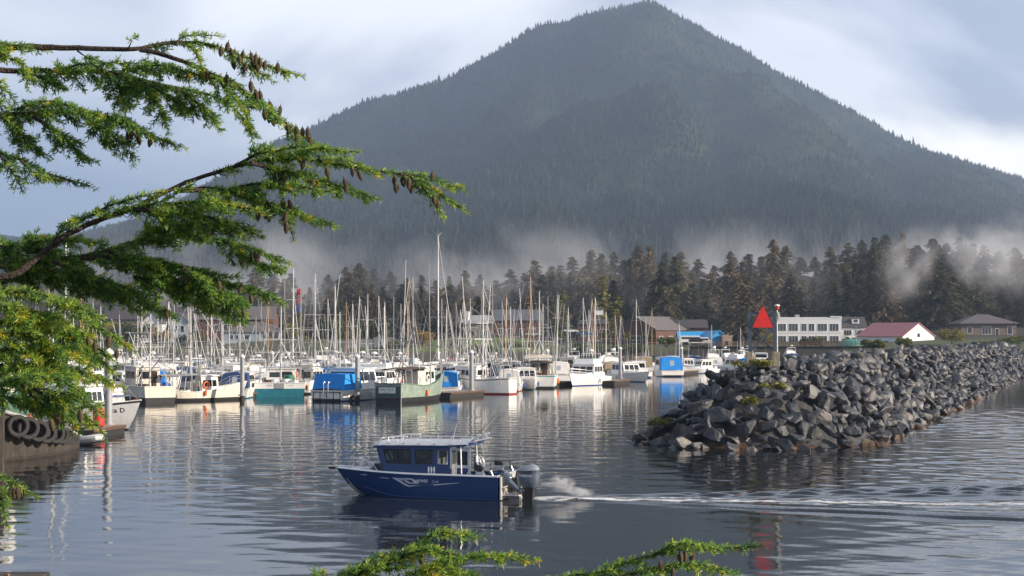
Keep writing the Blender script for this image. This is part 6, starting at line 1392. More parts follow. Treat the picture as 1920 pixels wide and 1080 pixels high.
    # parked cars and vans
    for px, py, D, m, lab, h_ in ((1070, 623, 455, M_clean(), "white car parked on the lot left of the cupola building", 1.5), (1296, 645, 424, M_clean(), "white camper van parked before the blue roofed shed", 2.6), (1312, 646, 424, M_white(), "second white van parked closer to the bright blue gable", 2.3), (1095, 628, 450, mat("car_blue", (.04, .08, .2), .3, coat=.5), "dark blue car parked before the cupola building", 1.5), (1000, 629, 440, mat("car_silver", (.5, .5, .52), .3, .5, coat=.5), "silver car parked before the long brown hall", 1.5)):
        p = P(px, py, D); z = gz(p.x, p.y); t = thing("parked_car" if h_ < 2 else "parked_van", lab, "car" if h_ < 2 else "van", (p.x, p.y, max(z, p.z - .3)), 0, "vehicles parked on the shore"); L = 4.4 if h_ < 2 else 6.0
        mb = MB(); pr = [(-.5, .3), (-.5, .62), (-.42, .66), (.22, .66), (.47, .58), (.5, .3)] if h_ < 2 else [(-.5, .3), (-.5, .95), (.34, .95), (.42, .62), (.5, .55), (.5, .3)]
        mb.grid([[(x * L, -.85, z_ * h_) for x, z_ in pr], [(x * L, .85, z_ * h_) for x, z_ in pr]], True, 0, True); b = mb.build("body", m, t, bevel=.04)
        mb = MB(); pr = [(-.40, .66), (-.28, 1.0), (.06, 1.0), (.22, .66)] if h_ < 2 else [(-.44, .6), (-.44, .82), (.34, .82), (.38, .6)]; mb.grid([[(x * L, -.86 if h_ > 2 else -.76, z_ * h_) for x, z_ in pr], [(x * L, .86 if h_ > 2 else .76, z_ * h_) for x, z_ in pr]], True, 0, True); mb.build("window_band", M_glass(), t)
        for sx in (-.32, .32):
            for sy in (-1, 1): mb = MB(); mb.lathe([(.3, -.1), (.33, 0), (.3, .1)], (sx * L, sy * .82, .33), 12, axis='y'); mb.build("wheel", M_black(), t)
    for px, top, D, lab in ((490, 566, 440, "grey utility pole by the grey-blue house"), (598, 590, 430, "weathered utility pole with short crossarm behind the flagged mast"), (1605, 612, 420, "dark lamp post beside the dome shaped green cover"), (1898, 612, 400, "thin pole at the far right shore")):
        p = P(px, 640, D); z = gz(p.x, D); t = thing("utility_pole", lab, "pole", (p.x, D, z)); mb = MB(); mb.tube([(0, 0, -.5), (0, 0, ztop(top, D) - z)], [.15, .11], 7); mb.build("shaft", M_galv(), t); mb = MB(); mb.box((0, 0, ztop(top, D) - z - .5), (2.0, .12, .14)); mb.build("crossarm", M_brown(), t)
buildings()

# ---- conifers
bark = mat("conifer_bark", (.07, .05, .04), .95, var=.3, scale=2)
CF = [leafmat("spruce_dark", (.052, .056, .030), .3, .25), leafmat("spruce_olive", (.12, .105, .048), .3, .25)]
CB = [leafmat("spruce_brown", (.15, .11, .06), .25, .2), leafmat("spruce_olive", (.095, .09, .042), .3, .25)]
CYEL = [leafmat("larch_yellow", (.20, .18, .03), .35, .1), leafmat("larch_green", (.12, .13, .03), .35, .1)]
def conifer_mesh(seed, h, rad, mats, levels=30, bare=.12, ragged=.35):
    r = np.random.RandomState(seed); V = []; 
    gap = [(r.uniform(.2, .85), r.uniform(0, 6.28), r.uniform(.5, 1.1)) for k in range(5)]
    for i in range(levels):
        u = (i + r.uniform(-.4, .4)) / levels; u = min(.985, max(0, u)); z = h * (bare + (1 - bare) * u)
        Rz = rad * ((1 - u) ** .74) * (0.86 + .14 * math.sin(u * 31 + seed)) + .18
        nb = int(7 + 5 * (1 - u))
        for k in range(nb):
            a = r.uniform(0, 2 * PI)
            if any(abs(u - g[0]) < .07 and abs((a - g[1] + PI) % (2 * PI) - PI) < g[2] for g in gap): continue
            ln = Rz * r.uniform(1 - ragged, 1 + ragged * .6); m = max(3, int(ln * 2.6))
            s = (np.arange(m) + r.uniform(0, 1, m)) / m
            px_ = math.cos(a) * ln * s; py_ = math.sin(a) * ln * s; pz_ = z + ln * (.12 * s - .42 * s ** 2)
            for q in range(2):
                c = np.stack([px_, py_, pz_], -1) + r.normal(0, .22, (m, 3)) * [1, 1, .6]
                sz = (.34 + .30 * (1 - s))[:, None] * r.uniform(.7, 1.4, (m, 1)) * (h / 26)
                d = np.stack([np.full(m, math.cos(a)), np.full(m, math.sin(a)), np.full(m, -.55)], -1) + r.normal(0, .35, (m, 3)); d /= np.linalg.norm(d, axis=1)[:, None]
                sd_ = np.cross(d, r.normal(0, 1, (m, 3)) + [0, 0, 1.2]); sd_ /= np.linalg.norm(sd_, axis=1)[:, None]
                V.append(np.stack([c - d * sz, c + sd_ * sz * .55, c + d * sz * 1.5, c - sd_ * sz * .55], 1))
    V = np.concatenate(V); k = len(V)
    o = npmesh("crown", V.reshape(-1, 3), np.arange(4 * k).reshape(-1, 4), mats, mi=(r.uniform(0, 1, k) < .35).astype(np.int32)); me = o.data; bpy.data.objects.remove(o)
    mb = MB(); mb.tube([(0, 0, -1.5), (0, 0, h * .5), (0, 0, h * .97)], [h * .017, h * .010, .03], 7); t = mb.build("trunk", bark); tm = t.data; bpy.data.objects.remove(t)
    return me, tm, h
def forest():
    dark = [conifer_mesh(10 + k, 26, 8.8 + 1.0 * (k % 3), CF, 38, (.08, .16, .22, .1, .3)[k], (.35, .45, .3, .4, .55)[k]) for k in range(5)]
    brown = [conifer_mesh(30 + k, 26, 9.2 + .8 * k, CB, 36, (.12, .25, .1)[k], .45) for k in range(3)]
    yel = [conifer_mesh(50 + k, 14, 3.4, CYEL, 22, .1, .35) for k in range(2)]
    r = random.Random(12)
    sky = [(-40, 520), (0, 515), (45, 520), (90, 512), (140, 525), (190, 530), (235, 535), (280, 540), (325, 540), (365, 548), (400, 545), (440, 530), (480, 494), (512, 512), (545, 512), (580, 540), (615, 512), (648, 500), (674, 496), (700, 503), (732, 512), (762, 520), (790, 516), (818, 526), (842, 520), (872, 506), (900, 516), (930, 522), (958, 507), (984, 512), (1003, 490), (1034, 500), (1052, 498), (1073, 478), (1108, 470), (1128, 475), (1150, 472), (1170, 485), (1196, 462), (1218, 457), (1248, 470), (1276, 474), (1308, 488), (1340, 500), (1370, 470), (1404, 474), (1428, 478), (1450, 448), (1474, 464), (1502, 480), (1528, 480), (1558, 463), (1590, 455), (1618, 450), (1640, 446), (1662, 440), (1694, 436), (1722, 456), (1750, 448), (1776, 455), (1800, 447), (1824, 457), (1846, 458), (1874, 470), (1904, 464), (1935, 470), (1975, 468), (2020, 475)]
    trees = []
    for px, top in sky: trees.append((px, top + r.uniform(-3, 3), r.uniform(585, 625), "dark" if r.random() < .62 or px > 1350 and r.random() < .5 else "brown", 0))
    px = -50
    while px < 2000:
        ty = float(np.interp(px, [s[0] for s in sky], [s[1] for s in sky])); 
        if not (560 < px < 600): trees.append((px, ty + r.uniform(8, 44), r.uniform(540, 575), "dark" if r.random() < .45 else "brown", 1))
        px += r.uniform(15, 23)
    px = 430
    while px < 2000:
        ty = float(np.interp(px, [s[0] for s in sky], [s[1] for s in sky]))
        if r.random() < .85: trees.append((px, ty + r.uniform(40, 85), r.uniform(505, 530), r.choice(("dark", "dark", "brown")), 2))
        px += r.uniform(19, 30)
    trees += [(1055, 540, 498, "yellow", 3), (1158, 553, 470, "yellow", 3), (1385, 515, 470, "brown", 3), (1400, 540, 460, "brown", 3), (1130, 512, 510, "yellow", 3), (560, 572, 470, "yellow", 3), (545, 590, 455, "yellow", 3), (1265, 480, 520, "dark", 3), (1240, 492, 512, "dark", 3), (1660, 500, 505, "brown", 3)]
    trees.sort(); cnt = {}
    for i, (px, top, D, kd, row) in enumerate(trees):
        x = P(px, 600, D).x; zg = gz(x, D); ht = max(6, ztop(top, D) - zg); me, tm, h0 = r.choice({"dark": dark, "brown": brown, "yellow": yel}[kd])
        cnt[kd] = cnt.get(kd, 0) + 1
        lab = {"dark": "dark green conifer in the shore wood, %s dark one from the left", "brown": "brownish olive conifer in the shore wood, %s brownish one from the left", "yellow": "young yellow-green conifer near the houses, %s yellowish one from the left"}[kd] % ordinal(cnt[kd])
        t = thing("conifer_tree", lab, "tree", (x, D, zg), r.uniform(0, 6.28), "conifers of the shoreline wood"); s = ht / h0; wx_ = s * (r.uniform(1.0, 1.5) if s < 1 else r.uniform(.85, 1.15))
        t.scale = (wx_, wx_, s)
        for nm, m in (("trunk", tm), ("crown", me)): o = bpy.data.objects.new(nm, m); COL.objects.link(o); o.parent = t
forest()
def shrubs():
    gr = [leafmat("shrub_green", (.085, .11, .025), .35), leafmat("shrub_olive", (.14, .14, .035), .35)]; ye = [leafmat("shrub_yellow", (.26, .22, .04), .35), leafmat("shrub_olive", (.14, .14, .035), .35)]; og = [leafmat("shrub_orange", (.34, .17, .03), .35), leafmat("shrub_yellow", (.26, .22, .04), .35)]; dk = [leafmat("shrub_dark", (.05, .065, .02), .3), leafmat("shrub_green", (.085, .11, .025), .35)]
    B = [(1782, 648, 612, 60, 400, ye, "large golden-green bush on the shore right of the pink roof"), (1636, 655, 634, 50, 300, gr, "green bush at the breakwater root left of the pink roofed warehouse"), (1692, 652, 632, 40, 330, gr, "bush in front of the pink roofed warehouse gable"), (1532, 652, 630, 34, 420, gr, "bush before the middle of the long white building"), (1508, 650, 632, 22, 424, dk, "dark rounded shrub left of the bush before the white building"), (1440, 652, 622, 36, 405, ye, "yellow-green bush seen through the beacon frame"),
         (1132, 640, 622, 16, 410, ye, "small round yellow-green tree below the cupola building"), (1176, 640, 622, 15, 410, ye, "small round tree before the left end of the barn"), (1215, 642, 624, 18, 412, gr, "small round green tree before the middle of the barn"), (1250, 648, 630, 46, 405, gr, "long low hedge before the right end of the barn"), (1310, 660, 645, 36, 395, dk, "dark bush below the white vans"), (1050, 640, 618, 22, 415, gr, "green bush right of the grass bank"), (1100, 660, 642, 70, 396, dk, "broad dark hedge behind the flybridge cruiser"), (1180, 662, 645, 80, 394, dk, "broad dark hedge behind the two cruisers"),
         (790, 655, 612, 44, 408, og, "orange autumn bush behind the green boat"), (745, 660, 635, 60, 400, gr, "green bank shrub right of the grey fence"), (850, 658, 634, 44, 400, gr, "green shrub at the left end of the grass bank"), (905, 664, 645, 60, 396, dk, "dark shrub at the foot of the grass bank"), (545, 650, 600, 40, 430, ye, "tall yellow-green shrub right of the grey-blue house"), (625, 650, 596, 60, 432, dk, "dark tall thicket behind the flagged mast"), (300, 650, 612, 44, 430, og, "rusty orange bush left of the red house"), (250, 655, 600, 80, 440, dk, "wide dark thicket behind the lattice rigged troller"),
         (355, 655, 622, 60, 425, dk, "dark shrub below the red house"), (190, 650, 598, 70, 440, ye, "pale olive thicket at the far left shore"), (120, 650, 590, 90, 445, dk, "dark thicket half hidden by the hemlock"), (40, 650, 592, 90, 445, gr, "green thicket at the left edge behind the hemlock"), (1860, 652, 634, 100, 345, dk, "low dark hedge below the wide brown house"), (1905, 650, 630, 60, 350, gr, "green shrub at the far right shore"), (665, 650, 605, 60, 436, gr, "green thicket left of the orange bush"), (700, 650, 590, 70, 450, dk, "tall dark thicket above the grey fence"), (1010, 655, 636, 40, 402, gr, "shrub right of the long brown hall"), (960, 655, 640, 40, 400, gr, "shrub low on the grass bank")]
    for k, (px, base, top, wpx, D, m, lab) in enumerate(B):
        p = P(px, base, D); h = ztop(top, D) - p.z; a = wpx / 2 / F * D; rr = random.Random(k)
        t = thing("bush" if h < 6 else "thicket", lab, "bush", (p.x, p.y, p.z))
        bl = [((rr.uniform(-.65, .65) * a, rr.uniform(-.5, .5) * a, h * rr.uniform(.35, .72)), (a * rr.uniform(.3, .5), a * rr.uniform(.3, .5), h * rr.uniform(.2, .34))) for q in range(9)]
        leafy(t, "foliage", bl, 1500, .26 if h < 6 else .36, m, 300 + k)
        mb = MB()
        for q in range(4): mb.tube([(rr.uniform(-.2, .2) * a, 0, -.8), (rr.uniform(-.6, .6) * a, rr.uniform(-.3, .3) * a, h * .6)], [.10, .03], 5)
        mb.build("stem", bark, t)
shrubs()
# ------------------------------------------------------------------ hemlock boughs close to the viewer
def needle_mat():
    m = bpy.data.materials.new("hemlock_needles"); m.use_nodes = True; t = m.node_tree; L = t.links; b = t.nodes['Principled BSDF']
    at = N(t, 'ShaderNodeAttribute', attribute_name='tint'); rp = N(t, 'ShaderNodeValToRGB'); L.new(at.outputs['Fac'], rp.inputs[0])
    e = rp.color_ramp.elements; e[0].position = 0; e[0].color = (.045, .11, .045, 1); e[1].position = 1; e[1].color = (.46, .38, .04, 1)
    for ps, c in ((.30, (.085, .19, .045, 1)), (.60, (.22, .33, .05, 1)), (.85, (.34, .36, .04, 1))): q = e.new(ps); q.color = c
    L.new(rp.outputs[0], b.inputs['Base Color']); b.inputs['Roughness'].default_value = .42; b.inputs['Specular IOR Level'].default_value = .4
    tr = N(t, 'ShaderNodeBsdfTranslucent'); hs = N(t, 'ShaderNodeHueSaturation'); hs.inputs['Value'].default_value = 2.1; hs.inputs['Hue'].default_value = .485; L.new(rp.outputs[0], hs.inputs['Color']); L.new(hs.outputs[0], tr.inputs[0])
    ms = N(t, 'ShaderNodeMixShader'); ms.inputs[0].default_value = .45; L.new(b.outputs[0], ms.inputs[1]); L.new(tr.outputs[0], ms.inputs[2]); L.new(ms.outputs[0], t.nodes['Material Output'].inputs[0])
    return m
NEEDLE = needle_mat(); TWIG = mat("hemlock_bark", (.034, .024, .019), .9, var=.4, scale=40, bump=.5, bscale=90)
CONE = mat("hemlock_cone", (.060, .042, .022), .75, var=.5, scale=60)
def spline(pts, step):
    """Catmull-Rom through points, resampled"""
    p = [np.array(q, float) for q in pts]; p = [2 * p[0] - p[1]] + p + [2 * p[-1] - p[-2]]; out = []
    for i in range(1, len(p) - 2):
        for s in np.linspace(0, 1, 14, endpoint=False):
            a, b, c, d = p[i - 1], p[i], p[i + 1], p[i + 2]
            out.append(.5 * ((2 * b) + (-a + c) * s + (2 * a - 5 * b + 4 * c - d) * s ** 2 + (-a + 3 * b - 3 * c + d) * s ** 3))
    out.append(p[-2]); out = np.array(out); L = np.concatenate([[0], np.cumsum(np.linalg.norm(np.diff(out, axis=0), axis=1))]); n = max(3, int(L[-1] / step))
    s = np.linspace(0, L[-1], n); return np.stack([np.interp(s, L, out[:, k]) for k in range(3)], -1), L[-1]
def conemesh(seed):
    r = random.Random(seed); rings = []; n = 10
    for i in range(17):
        u = i / 16; rr = .0072 * (math.sin(PI * (.10 + .88 * u)) ** .75) * (1.0 + .20 * (i % 2)); rings.append([(rr * math.cos(2 * PI * (k + .5 * (i % 2)) / n) * (1 + .10 * (k % 2)), rr * math.sin(2 * PI * (k + .5 * (i % 2)) / n) * (1 + .10 * (k % 2)), -.036 * u) for k in range(n)])
    mb = MB(); mb.grid(rings, True, 0, True); mb.tube([(0, 0, .008), (0, 0, -.002)], .0014, 5); o = mb.build("cone", CONE); me = o.data; bpy.data.objects.remove(o); return me
CONES = [conemesh(k) for k in range(3)]
CN = [0]
def bough(tree, D0, stems, cones, seed, dens=1.0, yellow=0.0):
    """stems: (points in picture rows/cols, base radius mm, leafy-from fraction, branchlet length m, depth tilt m)"""
    r = np.random.RandomState(seed); B = MB(); tw = []                     # tw: (base, dir, length, parent tint)
    for st in stems:
        pts, rad, leaf0, bl, tilt = st[:5]; droop = st[5] if len(st) > 5 else .35
        n = len(pts); P3 = [P(x, y, D0 + tilt * (k / (n - 1) - .3) + .02 * math.sin(k * 2.1 + seed)) for k, (x, y) in enumerate(pts)]
        c, L = spline(P3, .012); m = len(c)
        rr = [max(.0012, rad * .001 * (1 - .85 * i / (m - 1))) for i in range(m)]
        c = c + r.normal(0, .0007, c.shape); B.tube([tuple(q) for q in c[::2]], rr[::2], 6)
        tan = np.gradient(c, axis=0); tan /= np.linalg.norm(tan, axis=1)[:, None]
        s = leaf0 * L; side = 1
        while s < L:
            i = min(m - 1, int(s / L * (m - 1))); u = s / L
            t_ = tan[i]; out = np.cross(t_, [0, 0, 1.0]); out /= max(1e-6, np.linalg.norm(out))
            ln = bl * (1.0 - .62 * max(0, (u - .35) / .65)) * r.uniform(.55, 1.2) * min(1, .45 + (u - leaf0) * 4 + .3)
            ang = r.uniform(-.75, .75); up = np.array([0, 0, 1.0]); sidev = out * side * math.cos(ang) + up * math.sin(ang) * .8
            d = t_ * r.uniform(.55, .95) + sidev * r.uniform(.5, 1.0) + np.array([0, 0, -droop * r.uniform(.2, 1.0)]); d /= np.linalg.norm(d)
            tw.append((c[i], d, max(.018, ln), 0)); side = -side; s += r.uniform(.0075, .0145) / dens
        tw.append((c[-1], tan[-1], .03, 0))
        k0 = int(leaf0 * (m - 1))
        for i in range(k0, m - 2, 3): tw.append((c[i], tan[i], .036, 2))
    # twiglets, then needles
    segs = []
    for b, d, ln, kind in tw:
        if kind == 2: segs.append((b, b + d * ln, 1)); continue
        k = max(2, int(ln / .02)); pts = [np.array(b)]; dd = np.array(d)
        for i in range(k): dd = dd + np.array([0, 0, -.07]) + r.normal(0, .06, 3); dd /= np.linalg.norm(dd); pts.append(pts[-1] + dd * ln / k)
        B.tube([tuple(q) for q in pts], [.0016, *[.0011] * (k - 1), .0007], 4)
        for i in range(k): segs.append((pts[i], pts[i + 1], 0))
        if ln > .045:
            for i in range(1, k):
                for sg in (-1, 1):
                    if r.uniform() < .8:
                        ax = (pts[i + 1] - pts[i]); ax /= np.linalg.norm(ax); o = np.cross(ax, r.normal(0, .5, 3) + [0, 0, 1]); o /= np.linalg.norm(o)
                        e = ax * .75 + o * sg * .75 + np.array([0, 0, r.uniform(-.35, .25)]); e /= np.linalg.norm(e); l2 = ln * r.uniform(.22, .5) * (1 - .4 * i / k)
                        q = pts[i] + e * l2; B.tube([tuple(pts[i]), tuple(q)], [.001, .0006], 3); segs.append((pts[i], q, 0))
    wood = B.build("bough", TWIG, tree, True)
    A = np.array([s[0] for s in segs]); E = np.array([s[1] for s in segs]); sl = np.linalg.norm(E - A, axis=1)
    cnt = np.maximum(3, (sl / .00125).astype(int)); idx = np.repeat(np.arange(len(segs)), cnt); n = len(idx)
    f = r.uniform(0, 1.04, n)[:, None]; ax = (E - A)[idx]; ax /= np.linalg.norm(ax, axis=1)[:, None]; base = A[idx] + (E - A)[idx] * f
    rv = r.normal(0, 1, (n, 3)); perp = rv - ax * np.sum(rv * ax, 1)[:, None]; perp /= np.linalg.norm(perp, axis=1)[:, None]
    d = ax * r.uniform(.35, .9, n)[:, None] + perp * r.uniform(.5, .9, n)[:, None] + np.array([0, 0, .12]); d /= np.linalg.norm(d, axis=1)[:, None]
    ln = r.uniform(.0110, .0185, n)[:, None]; wv = np.cross(d, r.normal(0, 1, (n, 3))); wv /= np.linalg.norm(wv, axis=1)[:, None]; wd = .00135
    V = np.stack([base - wv * wd * .5, base + wv * wd * .5, base + d * ln * .6 + wv * wd, base + d * ln, base + d * ln * .6 - wv * wd], 1).reshape(-1, 3)
    o5 = np.arange(n)[:, None] * 5; fc = np.concatenate([o5 + [0, 1, 2], o5 + [0, 2, 4], o5 + [4, 2, 3]], 0)
    o = npmesh("needles", V, fc, NEEDLE, wood)
    segt = np.clip(.30 + r.normal(0, .16, len(segs)) + yellow * .25 + (r.uniform(0, 1, len(segs)) < .03 + .05 * yellow) * .45, 0, 1)
    tint = np.clip(segt[idx] + .20 * (f[:, 0] > .75) * r.uniform(0, 1, n) + r.normal(0, .05, n), 0, 1)
    a = o.data.attributes.new("tint", 'FLOAT', 'POINT'); a.data.foreach_set("value", np.repeat(tint, 5).astype(np.float32))
    rr = random.Random(seed)
    for (x, y) in cones:
        q = P(x, y - 13, D0 + rr.uniform(-.05, .03)); c = bpy.data.objects.new("cone", CONES[CN[0] % 3]); CN[0] += 1; COL.objects.link(c); c.parent = wood; c.location = q; c.rotation_euler = (rr.gauss(0, .14), rr.gauss(0, .14), rr.uniform(0, 6)); s = rr.uniform(.66, .9); c.scale = (s, s, s)
def hemlocks():
    t = thing("hemlock_tree", "mountain hemlock whose cone-hung green boughs reach in from the left", "tree"); 
    tb = P(-560, 540, 4.4); mb = MB(); mb.tube([(tb.x, tb.y, -1.0), (tb.x + .02, tb.y, 4), (tb.x, tb.y + .03, 9.5)], [.24, .17, .09], 12); mb.build("trunk", TWIG, t, True)
    T = t
    bough(T, 4.3, [([(-560, 170), (-300, 110), (-60, 92), (65, 88), (130, 90), (250, 92), (300, 83), (375, 80), (440, 100), (500, 122), (552, 140)], 15, .73, .07, .2, .5), ([(262, 93), (300, 100), (350, 118), (400, 140), (450, 165), (500, 205), (540, 235), (575, 258), (592, 272)], 7, .22, .055, .1, .5),
                   ([(340, 82), (365, 95), (380, 130), (395, 150)], 3, .1, .035, .05), ([(400, 140), (430, 175), (455, 200), (470, 245)], 4, .1, .055, -.1), ([(145, 95), (160, 105), (175, 112)], 3, .5, .03, 0), ([(240, 93), (246, 78), (250, 73)], 2, .9, .01, 0), ([(430, 100), (470, 130), (500, 145)], 4, 0, .05, .1), ([(330, 84), (345, 68), (400, 66)], 3, .3, .03, .1), ([(470, 180), (500, 200), (520, 225)], 3, 0, .05, -.1), ([(540, 232), (560, 262), (575, 275)], 3, 0, .04, .1)],
          [(415, 100), (432, 103), (440, 106), (456, 108), (470, 111), (480, 114), (487, 121), (497, 128), (521, 131), (437, 124), (462, 130), (482, 131), (428, 92), (388, 146), (425, 153), (470, 165), (478, 180), (487, 183), (505, 203), (526, 212), (465, 215), (495, 219), (504, 227), (511, 230), (538, 245), (555, 249), (567, 252), (577, 253), (556, 263), (582, 269), (448, 116), (475, 122)], 1, 1.0, .3)
    bough(T, 4.4, [([(-560, 230), (-250, 160), (-40, 130), (15, 133), (110, 132), (200, 135), (260, 148), (330, 165), (400, 180), (440, 205), (474, 245)], 14, .55, .09, .3, .55), ([(200, 135), (250, 150), (290, 185), (312, 235)], 5, .1, .08, .2), ([(230, 132), (300, 122), (370, 140), (420, 150)], 5, .0, .07, -.2), ([(110, 132), (150, 120), (190, 118), (240, 118)], 4, .0, .06, -.1), ([(40, 132), (90, 150), (120, 165)], 4, 0, .05, .2), ([(330, 165), (380, 200), (405, 235)], 4, .0, .07, .1), ([(200, 135), (225, 170), (235, 205)], 3, .0, .06, .3), ([(260, 148), (330, 190), (345, 215)], 3, 0, .06, .25)],
          [(241, 175), (380, 205), (238, 160)], 2, 1.15)
    bough(T, 4.35, [([(-560, 300), (-250, 245), (-40, 230), (0, 215), (70, 213), (120, 210), (180, 215), (240, 235), (290, 255), (332, 272)], 11, .55, .085, .2, .5), ([(60, 218), (110, 250), (140, 280), (168, 300)], 5, .1, .07, .2), ([(150, 213), (200, 245), (230, 270), (248, 294)], 5, .0, .07, .15), ([(0, 218), (40, 250), (60, 275), (80, 290)], 4, .0, .06, .2), ([(30, 205), (80, 190), (120, 195), (180, 215)], 4, 0, .06, -.2), ([(180, 215), (230, 225), (270, 250)], 4, 0, .07, -.1)],
          [(241, 257), (249, 257), (259, 266), (283, 269), (55, 266)], 3, 1.1)
    bough(T, 4.3, [([(-560, 330), (-240, 300), (-40, 285), (0, 288), (40, 300), (90, 325), (160, 345)], 9, .72, .055, .15, .5), ([(0, 292), (20, 318), (38, 350)], 4, .1, .05, .1), ([(40, 300), (70, 330), (100, 335)], 3, .1, .05, .1)], [], 4, 1.0)
    bough(T, 4.25, [([(-300, 60), (-120, 70), (-20, 80), (30, 85), (78, 92)], 6, .55, .06, .1, .5), ([(-60, 110), (0, 105), (40, 120), (50, 150)], 5, .2, .07, .1), ([(-40, 150), (0, 160), (20, 180)], 4, 0, .05, .1), ([(-60, 170), (-10, 185), (12, 205)], 4, 0, .05, .1)], [], 5, 1.0, .5)
    # the long middle bough
    bough(T, 4.2, [([(-560, 620), (-250, 570), (-40, 525), (30, 513), (80, 475), (125, 440), (185, 413), (250, 390), (300, 365), (350, 342), (400, 325), (470, 305), (530, 297), (600, 302), (660, 312), (700, 320), (750, 326), (800, 345), (835, 372), (862, 388)], 13, .66, .055, .15, .3), ([(330, 357), (420, 357), (500, 380), (560, 400), (622, 420)], 8, .15, .075, .25), ([(250, 392), (330, 398), (400, 410), (440, 420), (482, 440)], 7, .1, .08, .2, .3), ([(470, 305), (560, 330), (640, 350), (698, 370)], 6, .1, .07, .25), ([(510, 300), (560, 285), (600, 278), (655, 285)], 6, .0, .06, -.1, .2), ([(750, 326), (800, 330), (830, 342), (862, 352)], 4, .1, .035, .1),
                   ([(440, 312), (480, 290), (520, 282), (560, 275)], 5, .2, .055, -.1, .1), ([(140, 432), (148, 415), (175, 402), (215, 382), (290, 362)], 5, .1, .045, -.1, .1), ([(200, 405), (240, 395), (300, 378), (350, 352)], 4, 0, .05, -.15, .1), ([(420, 357), (480, 345), (560, 350), (620, 362)], 5, .0, .07, -.1), ([(500, 380), (530, 405), (545, 432)], 4, 0, .05, .1), ([(600, 302), (650, 300), (700, 325)], 4, 0, .04, .1), ([(770, 332), (805, 365), (825, 395)], 4, 0, .035, .1), ([(300, 385), (360, 380), (430, 385), (490, 395)], 5, 0, .08, -.1, .2), ([(95, 460), (120, 425), (135, 415)], 4, .2, .03, -.1, 0)],
          [(598, 306), (612, 327), (570, 312), (515, 342), (525, 346), (660, 327), (673, 335), (588, 349), (645, 347), (650, 358), (740, 342), (742, 354), (755, 342), (757, 345), (767, 347), (770, 354), (780, 347), (813, 381), (820, 387), (811, 336), (485, 407), (495, 407), (502, 410), (512, 404), (536, 412), (537, 430), (530, 384), (541, 388), (515, 330), (530, 338)], 6, 1.05, .25)
    # dense lower mass
    bough(T, 4.35, [([(-560, 640), (-250, 560), (-20, 500), (100, 487), (160, 480), (250, 455), (330, 440), (420, 450), (470, 465), (531, 490)], 13, .5, .10, .25, .35), ([(150, 482), (240, 485), (340, 500), (420, 530), (480, 545), (521, 562)], 8, .05, .10, .3), ([(200, 470), (280, 500), (350, 540), (405, 585)], 6, .05, .09, .35), ([(100, 490), (180, 520), (250, 545), (320, 590)], 6, .05, .09, .4), ([(340, 500), (400, 540), (430, 570), (455, 600)], 5, .05, .08, .3), ([(-20, 500), (60, 505), (140, 520), (200, 545), (255, 580)], 6, .1, .09, .3), ([(0, 480), (60, 455), (110, 450), (170, 455)], 6, .0, .08, -.2, .1), ([(250, 455), (320, 425), (400, 425), (450, 440)], 6, .0, .09, -.1, .2), ([(250, 520), (330, 530), (400, 545), (450, 560)], 5, 0, .09, .1), ([(-20, 540), (40, 520), (110, 520)], 5, 0, .07, .1), ([(420, 450), (460, 480), (500, 500), (528, 505)], 4, 0, .06, .2), ([(0, 460), (40, 462), (90, 470), (140, 490)], 5, 0, .08, .1)],
          [(455, 491), (470, 488), (478, 485), (486, 489), (345, 549), (350, 527), (395, 531), (410, 540), (470, 566), (452, 546), (455, 592), (310, 592)], 7, 1.2)
    bough(T, 4.0, [([(-560, 640), (-250, 590), (-40, 560), (30, 545), (100, 560), (150, 590), (200, 622), (238, 648)], 10, .62, .075, .2, .35), ([(-40, 575), (40, 580), (110, 600), (160, 640), (205, 668)], 7, .1, .09, .25), ([(-40, 640), (40, 625), (100, 648), (160, 660), (205, 690)], 7, .1, .09, .25), ([(-40, 690), (40, 685), (110, 690), (180, 705), (215, 722)], 7, .1, .08, .25), ([(-40, 610), (30, 600), (90, 615), (140, 650)], 6, 0, .09, .1), ([(-40, 665), (30, 655), (80, 670), (130, 690)], 6, 0, .09, .1), ([(100, 560), (140, 570), (190, 600)], 4, 0, .06, -.1)],
          [(165, 643), (178, 653), (220, 669), (205, 643), (30, 697)], 8, 1.25, .45)
    bough(T, 3.9, [([(-560, 760), (-250, 730), (-40, 722), (40, 722), (100, 735), (140, 765), (190, 805)], 9, .66, .07, .2, .35), ([(-40, 740), (20, 745), (60, 755)], 5, .1, .07, .1), ([(60, 728), (110, 752), (130, 785), (150, 800)], 5, .1, .07, .2), ([(100, 735), (150, 745), (185, 772)], 4, 0, .05, .1), ([(0, 722), (50, 705), (110, 712), (150, 735)], 5, 0, .07, -.1, .2), ([(40, 722), (80, 760), (100, 780)], 4, 0, .05, .2)],
          [(132, 731), (110, 788), (95, 799), (150, 781)], 9, 1.15, .2)
    bough(T, 3.9, [([(-400, 870), (-200, 880), (-40, 888), (10, 898), (52, 922)], 6, .78, .045, .1, .3), ([(-60, 910), (-10, 920), (5, 945), (10, 965)], 4, .2, .04, .1)], [(33, 926), (27, 928)], 10, 1.1, .3)
    t2 = thing("young_hemlock", "small hemlock below the viewpoint whose tips rise at the bottom", "tree"); b = P(880, 1500, 4.2); 
    mb = MB(); mb.tube([(b.x, b.y, -.2), (b.x, b.y, P(0, 1360, 4.2).z), (b.x + .05, b.y, P(0, 1120, 4.2).z)], [.09, .05, .01], 9); mb.build("trunk", TWIG, t2, True)
